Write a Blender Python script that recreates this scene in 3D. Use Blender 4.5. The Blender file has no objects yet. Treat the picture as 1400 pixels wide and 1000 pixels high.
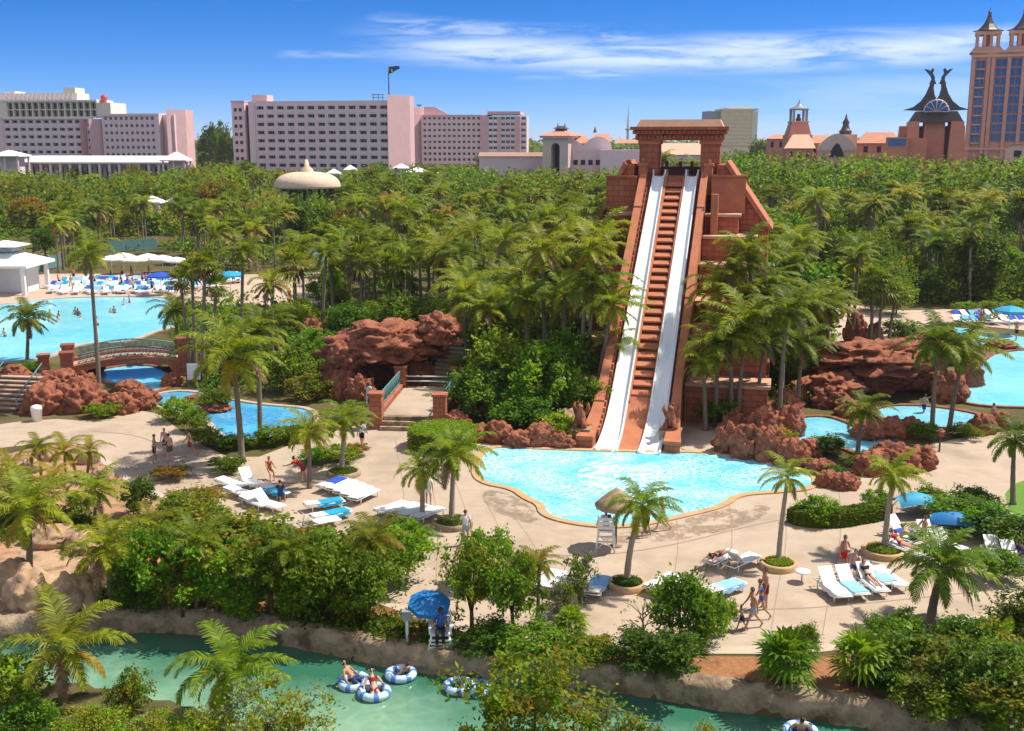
import bpy, bmesh, math, random
import numpy as np
from mathutils import Vector, Matrix, noise
from mathutils.geometry import tessellate_polygon

R = math.radians
sc = bpy.context.scene
col = sc.collection
rnd = random.Random(11)
TILT = R(11.5); FPX = 1500.0; HC = 18.0
ST, CT = math.sin(TILT), math.cos(TILT)

# ---------------------------------------------------------------- surveying: photo pixel -> point of the place
def ray(px, py):
    u = (px - 700) / FPX; v = (py - 500) / FPX
    return Vector((u, CT - v * ST, -ST - v * CT))
def G(px, py, z=0.0):
    d = ray(px, py); s = (z - HC) / d.z
    return Vector((0, 0, HC)) + d * s
def AY(px, py, Y):
    d = ray(px, py)
    return Vector((0, 0, HC)) + d * (Y / d.y)
def pix(p):
    y = p[1] * CT - (p[2] - HC) * ST; v = -(p[1] * ST + (p[2] - HC) * CT)
    return 700 + FPX * p[0] / y, 500 + FPX * v / y

# ---------------------------------------------------------------- mesh building
class MB:
    def __init__(s):
        s.v = []; s.f = []; s.m = []; s.smooth = []
    def add(s, vs, fs, mi=0, smooth=False):
        o = len(s.v); s.v.extend([tuple(p) for p in vs])
        for f in fs:
            s.f.append([i + o for i in f]); s.m.append(mi); s.smooth.append(smooth)
    def box(s, x0, x1, y0, y1, z0, z1, mi=0):
        s.hexa([(x0, y0), (x1, y0), (x1, y1), (x0, y1)], z0, z1, mi)
    def hexa(s, q, z0, z1, mi=0, q2=None):
        q2 = q2 or q; n = len(q)
        vs = [(p[0], p[1], z0) for p in q] + [(p[0], p[1], z1) for p in q2]
        fs = [list(range(n))[::-1], list(range(n, 2 * n))] + [[i, (i + 1) % n, (i + 1) % n + n, i + n] for i in range(n)]
        s.add(vs, fs, mi)
    def tube(s, pts, rads, n=8, mi=0, cap=True, smooth=True):
        pts = [Vector(p) for p in pts]; vs = []; fs = []
        if not isinstance(rads, (list, tuple)): rads = [rads] * len(pts)
        prev = None
        for i, p in enumerate(pts):
            t = (pts[min(i + 1, len(pts) - 1)] - pts[max(i - 1, 0)]).normalized()
            if prev is None:
                a = Vector((1, 0, 0)) if abs(t.x) < .8 else Vector((0, 1, 0))
                u = t.cross(a).normalized()
            else:
                u = (prev - t * prev.dot(t)).normalized()
            prev = u; w = t.cross(u)
            for k in range(n):
                an = 2 * math.pi * k / n
                vs.append(p + (u * math.cos(an) + w * math.sin(an)) * rads[i])
        for i in range(len(pts) - 1):
            for k in range(n):
                fs.append([i * n + k, i * n + (k + 1) % n, (i + 1) * n + (k + 1) % n, (i + 1) * n + k])
        if cap:
            fs.append(list(range(n))[::-1]); fs.append([(len(pts) - 1) * n + k for k in range(n)])
        s.add(vs, fs, mi, smooth)
    def lathe(s, prof, n=24, mi=0, c=(0, 0, 0), smooth=True, a0=0, a1=2 * math.pi, wob=0):
        full = abs(a1 - a0 - 2 * math.pi) < 1e-6; m = n if full else n + 1
        vs = []; fs = []
        for (r, z) in prof:
            for k in range(m):
                an = a0 + (a1 - a0) * k / n
                rr = r * (1 + wob * (0.5 if k % 2 else -0.5))
                vs.append((c[0] + rr * math.cos(an), c[1] + rr * math.sin(an), c[2] + z))
        for i in range(len(prof) - 1):
            for k in range(n):
                k2 = (k + 1) % m
                fs.append([i * m + k, i * m + k2, (i + 1) * m + k2, (i + 1) * m + k])
        s.add(vs, fs, mi, smooth)
    def prism(s, outline, p0, ax, up, thick, mi=0):
        """outline in (ax, up) from p0, extruded along ax x up."""
        p0 = Vector(p0); ax = Vector(ax); up = Vector(up); nrm = ax.cross(up).normalized() * thick
        a = [p0 + ax * u + up * v for u, v in outline]; b = [p + nrm for p in a]; n = len(a)
        tri = tessellate_polygon([a])
        fs = [list(t) for t in tri] + [[i + n for i in t][::-1] for t in tri]
        fs += [[i, (i + 1) % n, (i + 1) % n + n, i + n] for i in range(n)]
        s.add(a + b, fs, mi)
    def build(s, name, mats, parent=None, fixn=True):
        me = bpy.data.meshes.new(name)
        me.from_pydata(s.v, [], s.f)
        if not isinstance(mats, (list, tuple)): mats = [mats]
        for m in mats: me.materials.append(m)
        me.polygons.foreach_set('material_index', s.m)
        me.polygons.foreach_set('use_smooth', s.smooth)
        if fixn:
            bm = bmesh.new(); bm.from_mesh(me)
            bmesh.ops.recalc_face_normals(bm, faces=bm.faces); bm.to_mesh(me); bm.free()
        me.update()
        return link(name, me, parent)

def quad_mesh(name, P, mats, mi=None):
    """P: (n,4,3) numpy quads -> mesh data"""
    n = len(P); me = bpy.data.meshes.new(name)
    me.vertices.add(n * 4); me.vertices.foreach_set('co', np.ascontiguousarray(P, dtype=np.float32).ravel())
    me.loops.add(n * 4); me.loops.foreach_set('vertex_index', np.arange(n * 4, dtype=np.int32))
    me.polygons.add(n); me.polygons.foreach_set('loop_start', np.arange(0, n * 4, 4, dtype=np.int32))
    for m in mats: me.materials.append(m)
    if mi is not None: me.polygons.foreach_set('material_index', np.asarray(mi, dtype=np.int32))
    me.update(calc_edges=True)
    return me

def link(name, me, parent=None):
    o = bpy.data.objects.new(name, me); col.objects.link(o)
    if parent is not None: o.parent = parent
    return o
def tag(o, label=None, cat=None, group=None, kind=None):
    if label: o['label'] = label
    if cat: o['category'] = cat
    if group: o['group'] = group
    if kind: o['kind'] = kind
    return o
def thing(name, label, cat, loc=(0, 0, 0), rz=0.0, group=None):
    o = bpy.data.objects.new(name, None); col.objects.link(o)
    o.empty_display_size = .2; o.location = loc; o.rotation_euler = (0, 0, rz)
    return tag(o, label, cat, group)
KIDS = {}
def dup(o, loc=None, rz=None, label=None, group=None, parent=None, scale=None):
    c = o.copy(); col.objects.link(c)
    if parent is not None: c.parent = parent
    if loc is not None: c.location = loc
    if rz is not None: c.rotation_euler = (0, 0, rz)
    if scale is not None: c.scale = scale if isinstance(scale, (tuple, list)) else (scale,) * 3
    if label: c['label'] = label
    if group: c['group'] = group
    for ch in list(o.children):
        dup(ch, parent=c)
    return c

# ---------------------------------------------------------------- materials
def nodes(name):
    m = bpy.data.materials.new(name); m.use_nodes = True
    nt = m.node_tree; b = nt.nodes['Principled BSDF']
    return m, nt, b
def mixc(nt, a, b, fac):
    n = nt.nodes.new('ShaderNodeMix'); n.data_type = 'RGBA'
    for i, s in ((6, a), (7, b)):
        if isinstance(s, (tuple, list)): n.inputs[i].default_value = (*s[:3], 1)
        else: nt.links.new(s, n.inputs[i])
    if isinstance(fac, float): n.inputs[0].default_value = fac
    else: nt.links.new(fac, n.inputs[0])
    return n.outputs[2]
def ramp(nt, fac, a, b):
    n = nt.nodes.new('ShaderNodeMapRange'); n.clamp = True
    n.inputs[1].default_value = a; n.inputs[2].default_value = b
    nt.links.new(fac, n.inputs[0]); return n.outputs[0]
def tex(nt, scale, detail=4, rough=.55, kind='Object', stretch=None):
    tc = nt.nodes.new('ShaderNodeTexCoord')
    out = tc.outputs[kind] if kind != 'World' else nt.nodes.new('ShaderNodeNewGeometry').outputs['Position']
    if stretch:
        mp = nt.nodes.new('ShaderNodeMapping'); mp.inputs['Scale'].default_value = stretch
        nt.links.new(out, mp.inputs[0]); out = mp.outputs[0]
    n = nt.nodes.new('ShaderNodeTexNoise'); n.inputs['Scale'].default_value = scale
    n.inputs['Detail'].default_value = detail; n.inputs['Roughness'].default_value = rough
    nt.links.new(out, n.inputs['Vector']); return n.outputs['Fac']
def bump(nt, b, h, strength, dist):
    n = nt.nodes.new('ShaderNodeBump'); n.inputs['Strength'].default_value = strength
    n.inputs['Distance'].default_value = dist
    nt.links.new(h, n.inputs['Height']); nt.links.new(n.outputs[0], b.inputs['Normal'])
def surf(name, c1, c2=None, scale=2.0, rough=.7, bp=0.0, bd=.05, kind='World', spec=.3, lo=.3, hi=.7, c3=None, scale3=.4, stretch=None, metal=0):
    """two or three tone mottled surface"""
    m, nt, b = nodes(name)
    b.inputs['Roughness'].default_value = rough; b.inputs['Specular IOR Level'].default_value = spec
    b.inputs['Metallic'].default_value = metal
    if c2 is None: c2 = tuple(x * .8 for x in c1)
    n = tex(nt, scale, 6, .6, kind, stretch)
    c = mixc(nt, c1, c2, ramp(nt, n, lo, hi))
    if c3 is not None:
        c = mixc(nt, c, c3, ramp(nt, tex(nt, scale3, 4, .6, kind), .5, .68))
    nt.links.new(c, b.inputs['Base Color'])
    if bp: bump(nt, b, n, bp, bd)
    return m
def leafmat(name, dark, light, trans=.46, tc=None, rough=.5):
    light = tuple(min(.9, x * 1.2) for x in light); m, nt, b = nodes(name)
    g = nt.nodes.new('ShaderNodeNewGeometry'); oi = nt.nodes.new('ShaderNodeObjectInfo')
    c = mixc(nt, dark, light, g.outputs['Random Per Island'])
    hs = nt.nodes.new('ShaderNodeHueSaturation')
    mr = nt.nodes.new('ShaderNodeMapRange'); mr.inputs[3].default_value = .465; mr.inputs[4].default_value = .53
    nt.links.new(oi.outputs['Random'], mr.inputs[0]); nt.links.new(mr.outputs[0], hs.inputs['Hue'])
    ml = nt.nodes.new('ShaderNodeMath'); ml.operation = 'MULTIPLY'; ml.inputs[1].default_value = 7.31
    fr = nt.nodes.new('ShaderNodeMath'); fr.operation = 'FRACT'
    nt.links.new(oi.outputs['Random'], ml.inputs[0]); nt.links.new(ml.outputs[0], fr.inputs[0])
    mv = nt.nodes.new('ShaderNodeMapRange'); mv.inputs[3].default_value = .68; mv.inputs[4].default_value = 1.25
    nt.links.new(fr.outputs[0], mv.inputs[0]); nt.links.new(mv.outputs[0], hs.inputs['Value'])
    nt.links.new(c, hs.inputs['Color'])
    nt.links.new(hs.outputs[0], b.inputs['Base Color'])
    b.inputs['Roughness'].default_value = rough; b.inputs['Specular IOR Level'].default_value = .2
    t = nt.nodes.new('ShaderNodeBsdfTranslucent')
    tcx = tc or (min(1, light[0] * 1.5), min(1, light[1] * 1.5), light[2])
    c2 = mixc(nt, hs.outputs[0], tcx, .5); nt.links.new(c2, t.inputs['Color'])
    mx = nt.nodes.new('ShaderNodeMixShader'); mx.inputs[0].default_value = trans
    nt.links.new(b.outputs[0], mx.inputs[1]); nt.links.new(t.outputs[0], mx.inputs[2])
    nt.links.new(mx.outputs[0], nt.nodes['Material Output'].inputs[0])
    return m
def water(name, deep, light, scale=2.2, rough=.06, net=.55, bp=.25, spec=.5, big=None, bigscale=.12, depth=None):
    """rippled pool water: caustic ripple light painted into the colour, over a clear tint"""
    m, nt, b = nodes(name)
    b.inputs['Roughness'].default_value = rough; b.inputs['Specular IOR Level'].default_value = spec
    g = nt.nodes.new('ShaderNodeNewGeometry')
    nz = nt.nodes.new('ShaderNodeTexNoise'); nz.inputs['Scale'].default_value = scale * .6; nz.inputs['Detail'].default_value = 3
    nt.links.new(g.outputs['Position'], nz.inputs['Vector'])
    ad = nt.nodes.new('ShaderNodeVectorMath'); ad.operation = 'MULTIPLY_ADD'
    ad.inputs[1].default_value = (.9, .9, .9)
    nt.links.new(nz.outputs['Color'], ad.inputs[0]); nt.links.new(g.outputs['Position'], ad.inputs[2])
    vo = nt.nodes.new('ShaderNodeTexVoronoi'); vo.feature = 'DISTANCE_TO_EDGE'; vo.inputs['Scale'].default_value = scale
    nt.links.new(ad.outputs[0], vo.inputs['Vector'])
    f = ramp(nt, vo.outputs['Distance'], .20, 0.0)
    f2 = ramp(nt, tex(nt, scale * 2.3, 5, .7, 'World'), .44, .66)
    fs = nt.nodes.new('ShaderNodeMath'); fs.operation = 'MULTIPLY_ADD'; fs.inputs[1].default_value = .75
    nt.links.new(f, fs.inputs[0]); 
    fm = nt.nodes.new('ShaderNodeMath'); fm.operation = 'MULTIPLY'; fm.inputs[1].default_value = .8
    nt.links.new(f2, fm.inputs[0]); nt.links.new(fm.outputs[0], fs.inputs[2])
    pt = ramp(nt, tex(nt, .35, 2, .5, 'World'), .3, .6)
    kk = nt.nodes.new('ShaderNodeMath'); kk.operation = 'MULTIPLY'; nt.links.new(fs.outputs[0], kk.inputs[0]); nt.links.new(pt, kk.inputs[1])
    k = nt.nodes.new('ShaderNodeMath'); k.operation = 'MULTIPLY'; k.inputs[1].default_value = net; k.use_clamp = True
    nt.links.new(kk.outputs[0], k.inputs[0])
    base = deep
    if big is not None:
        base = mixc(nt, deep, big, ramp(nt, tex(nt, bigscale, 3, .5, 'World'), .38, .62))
    if depth is not None:                                    # bank shade and reflection painted dark by the wall; shallows pale
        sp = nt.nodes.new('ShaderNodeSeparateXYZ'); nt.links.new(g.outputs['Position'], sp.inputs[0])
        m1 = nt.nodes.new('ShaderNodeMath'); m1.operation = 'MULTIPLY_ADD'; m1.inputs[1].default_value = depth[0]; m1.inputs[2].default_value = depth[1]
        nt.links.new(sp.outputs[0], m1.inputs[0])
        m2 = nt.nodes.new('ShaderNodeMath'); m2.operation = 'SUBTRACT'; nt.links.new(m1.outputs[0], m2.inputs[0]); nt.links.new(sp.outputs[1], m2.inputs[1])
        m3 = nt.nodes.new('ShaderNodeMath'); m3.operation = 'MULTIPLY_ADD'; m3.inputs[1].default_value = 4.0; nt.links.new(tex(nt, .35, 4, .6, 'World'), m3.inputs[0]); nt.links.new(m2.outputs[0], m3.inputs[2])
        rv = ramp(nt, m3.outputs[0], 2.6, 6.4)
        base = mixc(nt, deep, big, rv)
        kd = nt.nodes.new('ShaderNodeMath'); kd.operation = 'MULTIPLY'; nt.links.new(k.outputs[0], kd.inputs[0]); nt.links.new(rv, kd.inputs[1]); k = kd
    c = mixc(nt, base, light, k.outputs[0])  # bright caustic net painted into the base colour
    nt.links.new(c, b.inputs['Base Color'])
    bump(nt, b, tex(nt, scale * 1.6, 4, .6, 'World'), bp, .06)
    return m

M = {}
M['concrete'] = surf('pale_concrete', (.475, .375, .285), (.40, .31, .23), .9, .8, .15, .02, c3=(.33, .255, .185), scale3=.2)
M['coping'] = surf('sandstone_coping', (.56, .37, .19), (.42, .26, .13), 1.6, .75, .3, .03)
M['far_deck'] = surf('sandy_deck', (.56, .42, .33), (.42, .31, .245), .3, .8)
M['mulch'] = surf('orange_mulch', (.38, .17, .075), (.24, .105, .05), 5, .95, .8, .06, c3=(.12, .07, .03), scale3=.8)
M['sand'] = surf('planting_sand', (.46, .27, .165), (.34, .19, .11), 2, .95, .6, .05, c3=(.13, .10, .03), scale3=.6)
M['ground'] = surf('undergrowth_soil', (.055, .058, .014), (.12, .095, .03), .5, .95, .6, .2, c3=(.15, .11, .06), scale3=.08)
M['grass'] = surf('lawn_grass', (.09, .20, .02), (.13, .25, .03), 3, .9, .8, .05)
M['redrock'] = surf('red_rock', (.38, .14, .075), (.22, .07, .04), 1.6, .92, 1.0, .22, c3=(.12, .045, .028), scale3=1.3)
M['tanrock'] = surf('tan_rock', (.52, .35, .22), (.36, .22, .13), 1.2, .9, .8, .12, c3=(.17, .115, .075), scale3=.8)
M['bank'] = surf('river_bank_stone', (.44, .33, .22), (.22, .155, .10), 2.2, .92, 1.0, .12, c3=(.12, .085, .055), scale3=1.4)
M['temple'] = None
M['pinklit'] = surf('sunlit_pink_stucco', (0.72, 0.46, 0.46), (0.66, 0.41, 0.41), .4, .85)  # hotel stucco tinted for its sunlit ends; sunlight put into the colour
M['pinkwall'] = surf('shaded_pink_stucco', (.80, .60, .62), (.74, .54, .56), .4, .85)  # same stucco for shaded fronts, colour lifted to offset the shade
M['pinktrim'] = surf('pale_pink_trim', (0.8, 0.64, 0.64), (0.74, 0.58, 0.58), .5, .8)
M['cream'] = surf('cream_stucco', (0.78, 0.7, 0.58), (0.7, 0.62, 0.5), .3, .85)
M['white'] = surf('white_paint', (.80, .80, .78), (.74, .74, .72), 1.5, .55)
M['whiteroof'] = surf('white_roof', (.80, .79, .77), (.68, .67, .66), .5, .6)
M['tangrid'] = surf('tan_precast', (0.8, 0.68, 0.44), (0.72, 0.6, 0.38), .3, .85)
M['glassdark'] = surf('dark_window_glass', (.018, .018, .03), (.03, .03, .045), .3, .3, spec=.25)
M['glassblue'] = surf('blue_window_glass', (.03, .12, .34), (.02, .07, .20), .3, .12, spec=.6)
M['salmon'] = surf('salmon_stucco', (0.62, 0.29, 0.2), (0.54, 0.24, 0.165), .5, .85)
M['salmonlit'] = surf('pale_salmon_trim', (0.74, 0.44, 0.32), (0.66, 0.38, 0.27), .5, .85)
M['terracotta'] = surf('terracotta_roof', (0.58, 0.28, 0.18), (0.47, 0.21, 0.13), .7, .85)
M['bronze'] = surf('dark_bronze', (.06, .045, .045), (.10, .07, .06), 1, .5, spec=.5)
M['metalgrey'] = surf('grey_metal', (.30, .31, .33), (.24, .25, .27), 1, .45, spec=.5)
M['teal'] = surf('teal_railing', (.14, .30, .30), (.10, .23, .25), 2, .5)
M['thatch'] = surf('dry_thatch', (.46, .34, .21), (.28, .19, .11), 5, .95, .8, .05, stretch=(1, 1, .3))
M['palethatch'] = surf('pale_thatch', (.74, .58, .44), (.58, .43, .3), 2.5, .95, .6, .08)
M['blue'] = surf('blue_canvas', (.02, .20, .50), (.015, .15, .40), 2, .6)
M['cyan'] = surf('turquoise_canvas', (.03, .36, .58), (.02, .28, .48), 2, .6)
M['royal'] = surf('royal_blue_towel', (.03, .10, .50), (.02, .07, .38), 3, .9)
M['paletowel'] = surf('pale_blue_towel', (.30, .55, .75), (.22, .45, .68), 3, .9)
M['trunk'] = surf('palm_trunk_bark', (.27, .215, .16), (.15, .115, .08), 7, .9, .6, .03, kind='Object', stretch=(1, 1, 3))
M['trunkpale'] = surf('pale_palm_bark', (.40, .34, .27), (.26, .21, .16), 6, .9, .5, .02, kind='Object', stretch=(1, 1, 3))
M['wood'] = surf('brown_branch_bark', (.14, .10, .065), (.08, .055, .035), 5, .9, .5, .02, kind='Object')
M['coco'] = leafmat('coconut_frond_green', (.055, .105, .006), (.26, .30, .016))
M['cocoyel'] = leafmat('yellowing_frond', (.16, .15, .012), (.36, .29, .03))
M['cocodark'] = leafmat('deep_green_frond', (.034, .080, .008), (.16, .215, .016))
M['fan'] = leafmat('fan_palm_green', (.042, .088, .008), (.20, .24, .016))
M['dead'] = leafmat('dry_brown_frond', (.13, .085, .04), (.26, .18, .09), .1)
M['leaf'] = leafmat('mid_green_leaf', (.036, .09, .006), (.18, .27, .014))
M['leafdark'] = leafmat('dark_green_leaf', (.020, .056, .006), (.11, .185, .012))
M['leafbright'] = leafmat('bright_green_leaf', (.055, .14, .006), (.22, .34, .014))
M['leafolive'] = leafmat('olive_yellow_leaf', (.085, .095, .007), (.29, .275, .018))
M['leafgold'] = leafmat('golden_leaf', (.14, .085, .012), (.34, .21, .025))
M['leafgrey'] = leafmat('silvery_leaf', (.075, .11, .055), (.20, .24, .13))
M['flower'] = leafmat('red_flower', (.55, .05, .035), (.75, .16, .09), .2)
M['orangeflower'] = leafmat('orange_flower', (.65, .20, .03), (.75, .28, .05), .2)
M['skin1'] = surf('tanned_skin', (.50, .27, .17), (.45, .235, .145), 6, .55, kind='Object')
M['skin2'] = surf('fair_skin', (.66, .40, .29), (.60, .35, .25), 6, .55, kind='Object')
M['skin3'] = surf('brown_skin', (.16, .08, .05), (.13, .065, .04), 6, .5, kind='Object')
M['hairdark'] = surf('dark_hair', (.025, .016, .012), (.04, .025, .018), 20, .6, kind='Object')
M['hairbrown'] = surf('brown_hair', (.11, .06, .03), (.08, .042, .02), 20, .6, kind='Object')
for nm, c in dict(red=(.55, .03, .03), darkred=(.25, .03, .05), black=(.02, .02, .022), olive=(.13, .14, .05), navy=(.03, .05, .14), whitecloth=(.78, .78, .76), greycloth=(.36, .42, .45), bluecloth=(.05, .14, .45), orange=(.60, .16, .04), palegreen=(.35, .45, .38)).items():
    M[nm] = surf(nm.replace('cloth', '') + '_cloth', c, None, 8, .9, kind='Object')
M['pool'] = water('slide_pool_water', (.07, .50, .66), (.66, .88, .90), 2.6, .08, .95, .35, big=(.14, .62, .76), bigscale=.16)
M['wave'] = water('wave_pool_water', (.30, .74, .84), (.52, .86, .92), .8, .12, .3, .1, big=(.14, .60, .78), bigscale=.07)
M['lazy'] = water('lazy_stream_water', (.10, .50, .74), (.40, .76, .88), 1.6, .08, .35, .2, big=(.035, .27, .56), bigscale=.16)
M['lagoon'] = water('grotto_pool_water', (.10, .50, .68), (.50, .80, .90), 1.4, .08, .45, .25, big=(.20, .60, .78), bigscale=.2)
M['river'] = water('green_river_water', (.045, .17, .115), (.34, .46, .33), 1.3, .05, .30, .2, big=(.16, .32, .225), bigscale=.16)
M['foam'] = surf('white_foam', (.85, .90, .92), (.60, .84, .90), 4, .6, .5, .05, lo=.42, hi=.62)
_m = M['foam']; _nt = _m.node_tree; _nt.links.new(ramp(_nt, tex(_nt, 1.7, 6, .72, 'World'), .46, .60), _nt.nodes['Principled BSDF'].inputs['Alpha'])
M['slide'] = surf('white_flume', (.84, .85, .86), (.62, .72, .80), 1.6, .2, spec=.5, kind='Object', stretch=(4, .25, .25), lo=.42, hi=.75)

def brick(name, c1, c2, mortar, sx, sy, rough=.9):
    m, nt, b = nodes(name)
    b.inputs['Roughness'].default_value = rough; b.inputs['Specular IOR Level'].default_value = .2
    tc = nt.nodes.new('ShaderNodeTexCoord')
    sp = nt.nodes.new('ShaderNodeSeparateXYZ'); nt.links.new(tc.outputs['Object'], sp.inputs[0])
    ad = nt.nodes.new('ShaderNodeMath'); ad.operation = 'ADD'
    nt.links.new(sp.outputs[0], ad.inputs[0]); nt.links.new(sp.outputs[1], ad.inputs[1])
    cb = nt.nodes.new('ShaderNodeCombineXYZ'); nt.links.new(ad.outputs[0], cb.inputs[0]); nt.links.new(sp.outputs[2], cb.inputs[1])
    br = nt.nodes.new('ShaderNodeTexBrick'); br.inputs['Scale'].default_value = 1
    br.inputs['Brick Width'].default_value = sx; br.inputs['Row Height'].default_value = sy
    br.inputs['Mortar Size'].default_value = .025; br.inputs['Color1'].default_value = (*c1, 1)
    br.inputs['Color2'].default_value = (*c2, 1); br.inputs['Mortar'].default_value = (*mortar, 1)
    nt.links.new(cb.outputs[0], br.inputs['Vector'])
    n = tex(nt, 1.4, 5, .6, 'Object')
    c = mixc(nt, br.outputs['Color'], tuple(x * .55 for x in c1), ramp(nt, n, .52, .75))
    nt.links.new(c, b.inputs['Base Color'])
    bump(nt, b, br.outputs['Fac'], -.5, .02)
    return m
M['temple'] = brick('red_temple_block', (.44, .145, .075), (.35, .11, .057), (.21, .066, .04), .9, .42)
M['templelit'] = surf('sunlit_temple_stone', (.52, .19, .095), (.38, .13, .068), 1.2, .85, .3, .03, kind='Object')  # temple stone in a sunlit tone; light painted into the colour
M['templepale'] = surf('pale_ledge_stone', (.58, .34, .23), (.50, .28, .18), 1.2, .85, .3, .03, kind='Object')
M['redbrick'] = brick('red_sandstone_block', (.44, .165, .09), (.36, .125, .07), (.24, .085, .05), .6, .3)
# ---------------------------------------------------------------- vegetation shapes
NP = np.random.default_rng(5)
def frond_quads(L, az, el, droop, n=26, lw=.055, ll=.75, sag=.5, wind=0.0, segs=2, spread=1.0):
    """one feather frond: leaflet quads along an arching rachis (wind pushes it towards +x)"""
    Q = []
    p = np.zeros(3); e = el; N = n
    pts = []; tans = []
    for i in range(N + 1):
        t = i / N
        e = el - droop * (t ** 1.25)
        d = np.array([math.cos(az) * math.cos(e), math.sin(az) * math.cos(e), math.sin(e)])
        d[0] += wind * t; d /= np.linalg.norm(d)
        pts.append(p.copy()); tans.append(d); p = p + d * (L / N)
    up = np.array([0, 0, 1.])
    for i in range(1, N + 1):
        t = i / N
        T = tans[i]; S = np.cross(T, up); S /= max(1e-6, np.linalg.norm(S)); U = np.cross(S, T)
        w0 = .03 * (1 - t) + .008
        a, b = pts[i - 1], pts[i]
        Q.append([a - S * w0, a + S * w0, b + S * w0, b - S * w0])
        if t < .12: continue
        le = ll * (math.sin(math.pi * min(1, .16 + .80 * t)) ** .7) * L / 3.0
        for sd in (-1, 1):
            k = NP.uniform(.8, 1.15)
            D = S * sd * (.86 * spread) + T * (.42 + .4 * t) + U * NP.uniform(.0, .28)
            D /= np.linalg.norm(D)
            q0 = b; q1 = b + D * le * k * .5
            D2 = D - up * sag * NP.uniform(.6, 1.5); D2 /= np.linalg.norm(D2)
            q2 = q1 + D2 * le * k * .5
            W = T * lw * .5
            Q.append([q0 - W, q0 + W, q1 + W, q1 - W])
            Q.append([q1 - W, q1 + W, q2 + W * .25, q2 - W * .25])
    return Q
def coco_crown(seed, L=3.0, nf=22, wind=.25, dead=2, n=30, mats=('coco', 'cocoyel', 'dead'), yel=.12, lw=.085):
    r = random.Random(seed); P = []; mi = []
    for k in range(nf):
        q = k / (nf - 1)
        az = k * 2.39996 + r.uniform(-.25, .25)
        el = R(80 - 105 * q ** .85) + r.uniform(-.12, .12)
        dr = R(55 + 40 * (1 - q)) * r.uniform(.8, 1.2)
        m = 1 if r.random() < yel and q > .3 else 0
        if k >= nf - dead: m = 2 if r.random() < .5 else 1
        qs = frond_quads(L * r.uniform(.85, 1.08) * (.75 + .3 * math.sin(math.pi * min(1, q + .3))), az, el, dr, n=n, wind=wind * r.uniform(.6, 1.3), lw=lw, sag=.55 + .4 * q)
        P += qs; mi += [m] * len(qs)
    for k in range(7):                                  # coconuts / boot cluster
        a = k * .9; c = np.array([.16 * math.cos(a), .16 * math.sin(a), -.12])
        for ax in range(3):
            u = np.roll([.11, 0, 0], ax); v = np.roll([0, .11, 0], ax)
            P.append([c - u - v, c + u - v, c + u + v, c - u + v]); mi.append(2)
    return quad_mesh('crown', np.array(P), [M[x] for x in mats], mi)
def fan_crown(seed, rad=1.25, nf=26, mats=('fan', 'cocoyel', 'dead'), skirt=6, seg=11):
    r = random.Random(seed); P = []; mi = []
    for k in range(nf + skirt):
        old = k >= nf
        q = min(1, k / nf); az = k * 2.39996 + r.uniform(-.3, .3)
        el = R(80 - 115 * q) + r.uniform(-.15, .15) if not old else R(-62) + r.uniform(-.2, .2)
        d = np.array([math.cos(az) * math.cos(el), math.sin(az) * math.cos(el), math.sin(el)])
        S = np.cross(d, [0, 0, 1.]); S /= np.linalg.norm(S); U = np.cross(S, d)
        pl = rad * r.uniform(.5, .75) * (1 if not old else .5); fl = rad * r.uniform(.7, .95)
        h = d * pl
        m = 2 if old else (1 if r.random() < .07 else 0)
        w = .018
        P.append([-S * w, S * w, h + S * w, h - S * w]); mi.append(m)
        for j in range(seg):
            a = (j / (seg - 1) - .5) * R(230)
            dd = d * math.cos(a) + S * math.sin(a) + U * (.18 * abs(math.sin(a)))
            dd /= np.linalg.norm(dd)
            le = fl * (.78 + .22 * math.cos(a)); mid = h + dd * le * .6
            tip = mid + (dd * .8 - np.array([0, 0, 1.]) * r.uniform(.25, .7)) * le * .45
            sd = np.cross(dd, U); sd /= max(1e-6, np.linalg.norm(sd)); w2 = le * .085
            P.append([h, h + sd * w2 * .2, mid + sd * w2, mid - sd * w2]); mi.append(m)
            P.append([mid - sd * w2, mid + sd * w2, tip + sd * .01, tip - sd * .01]); mi.append(m)
    return quad_mesh('crown', np.array(P), [M[x] for x in mats], mi)

def leaf_cloud(C, size, rng, up=.5, asp=.5, curl=0):
    """C: (n,3) leaf positions -> (n,4,3) leaf quads, diamond-shaped, random facing biased upwards"""
    n = len(C)
    N = rng.normal(size=(n, 3)); N[:, 2] = np.abs(N[:, 2]) + up; N /= np.linalg.norm(N, axis=1)[:, None]
    A = rng.normal(size=(n, 3)); A -= N * (A * N).sum(1)[:, None]; A /= np.linalg.norm(A, axis=1)[:, None]
    B = np.cross(N, A)
    s = (size * rng.uniform(.6, 1.3, n))[:, None]
    return np.stack([C - A * s, C - B * s * asp, C + A * s, C + B * s * asp], 1)
def clumps(rng, rx, ry, rz, k, lo=.55, flat=.3):
    """clump centres through an ellipsoid volume, uneven outline"""
    d = rng.normal(size=(k, 3)); d[:, 2] = d[:, 2] * .9 + .25; d /= np.linalg.norm(d, axis=1)[:, None]
    r = rng.uniform(lo, 1.0, k)[:, None] * (1 + .22 * np.sin(d[:, :1] * 4 + 1) * np.cos(d[:, 1:2] * 5))
    c = d * r * np.array([rx, ry, rz])
    return c
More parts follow.
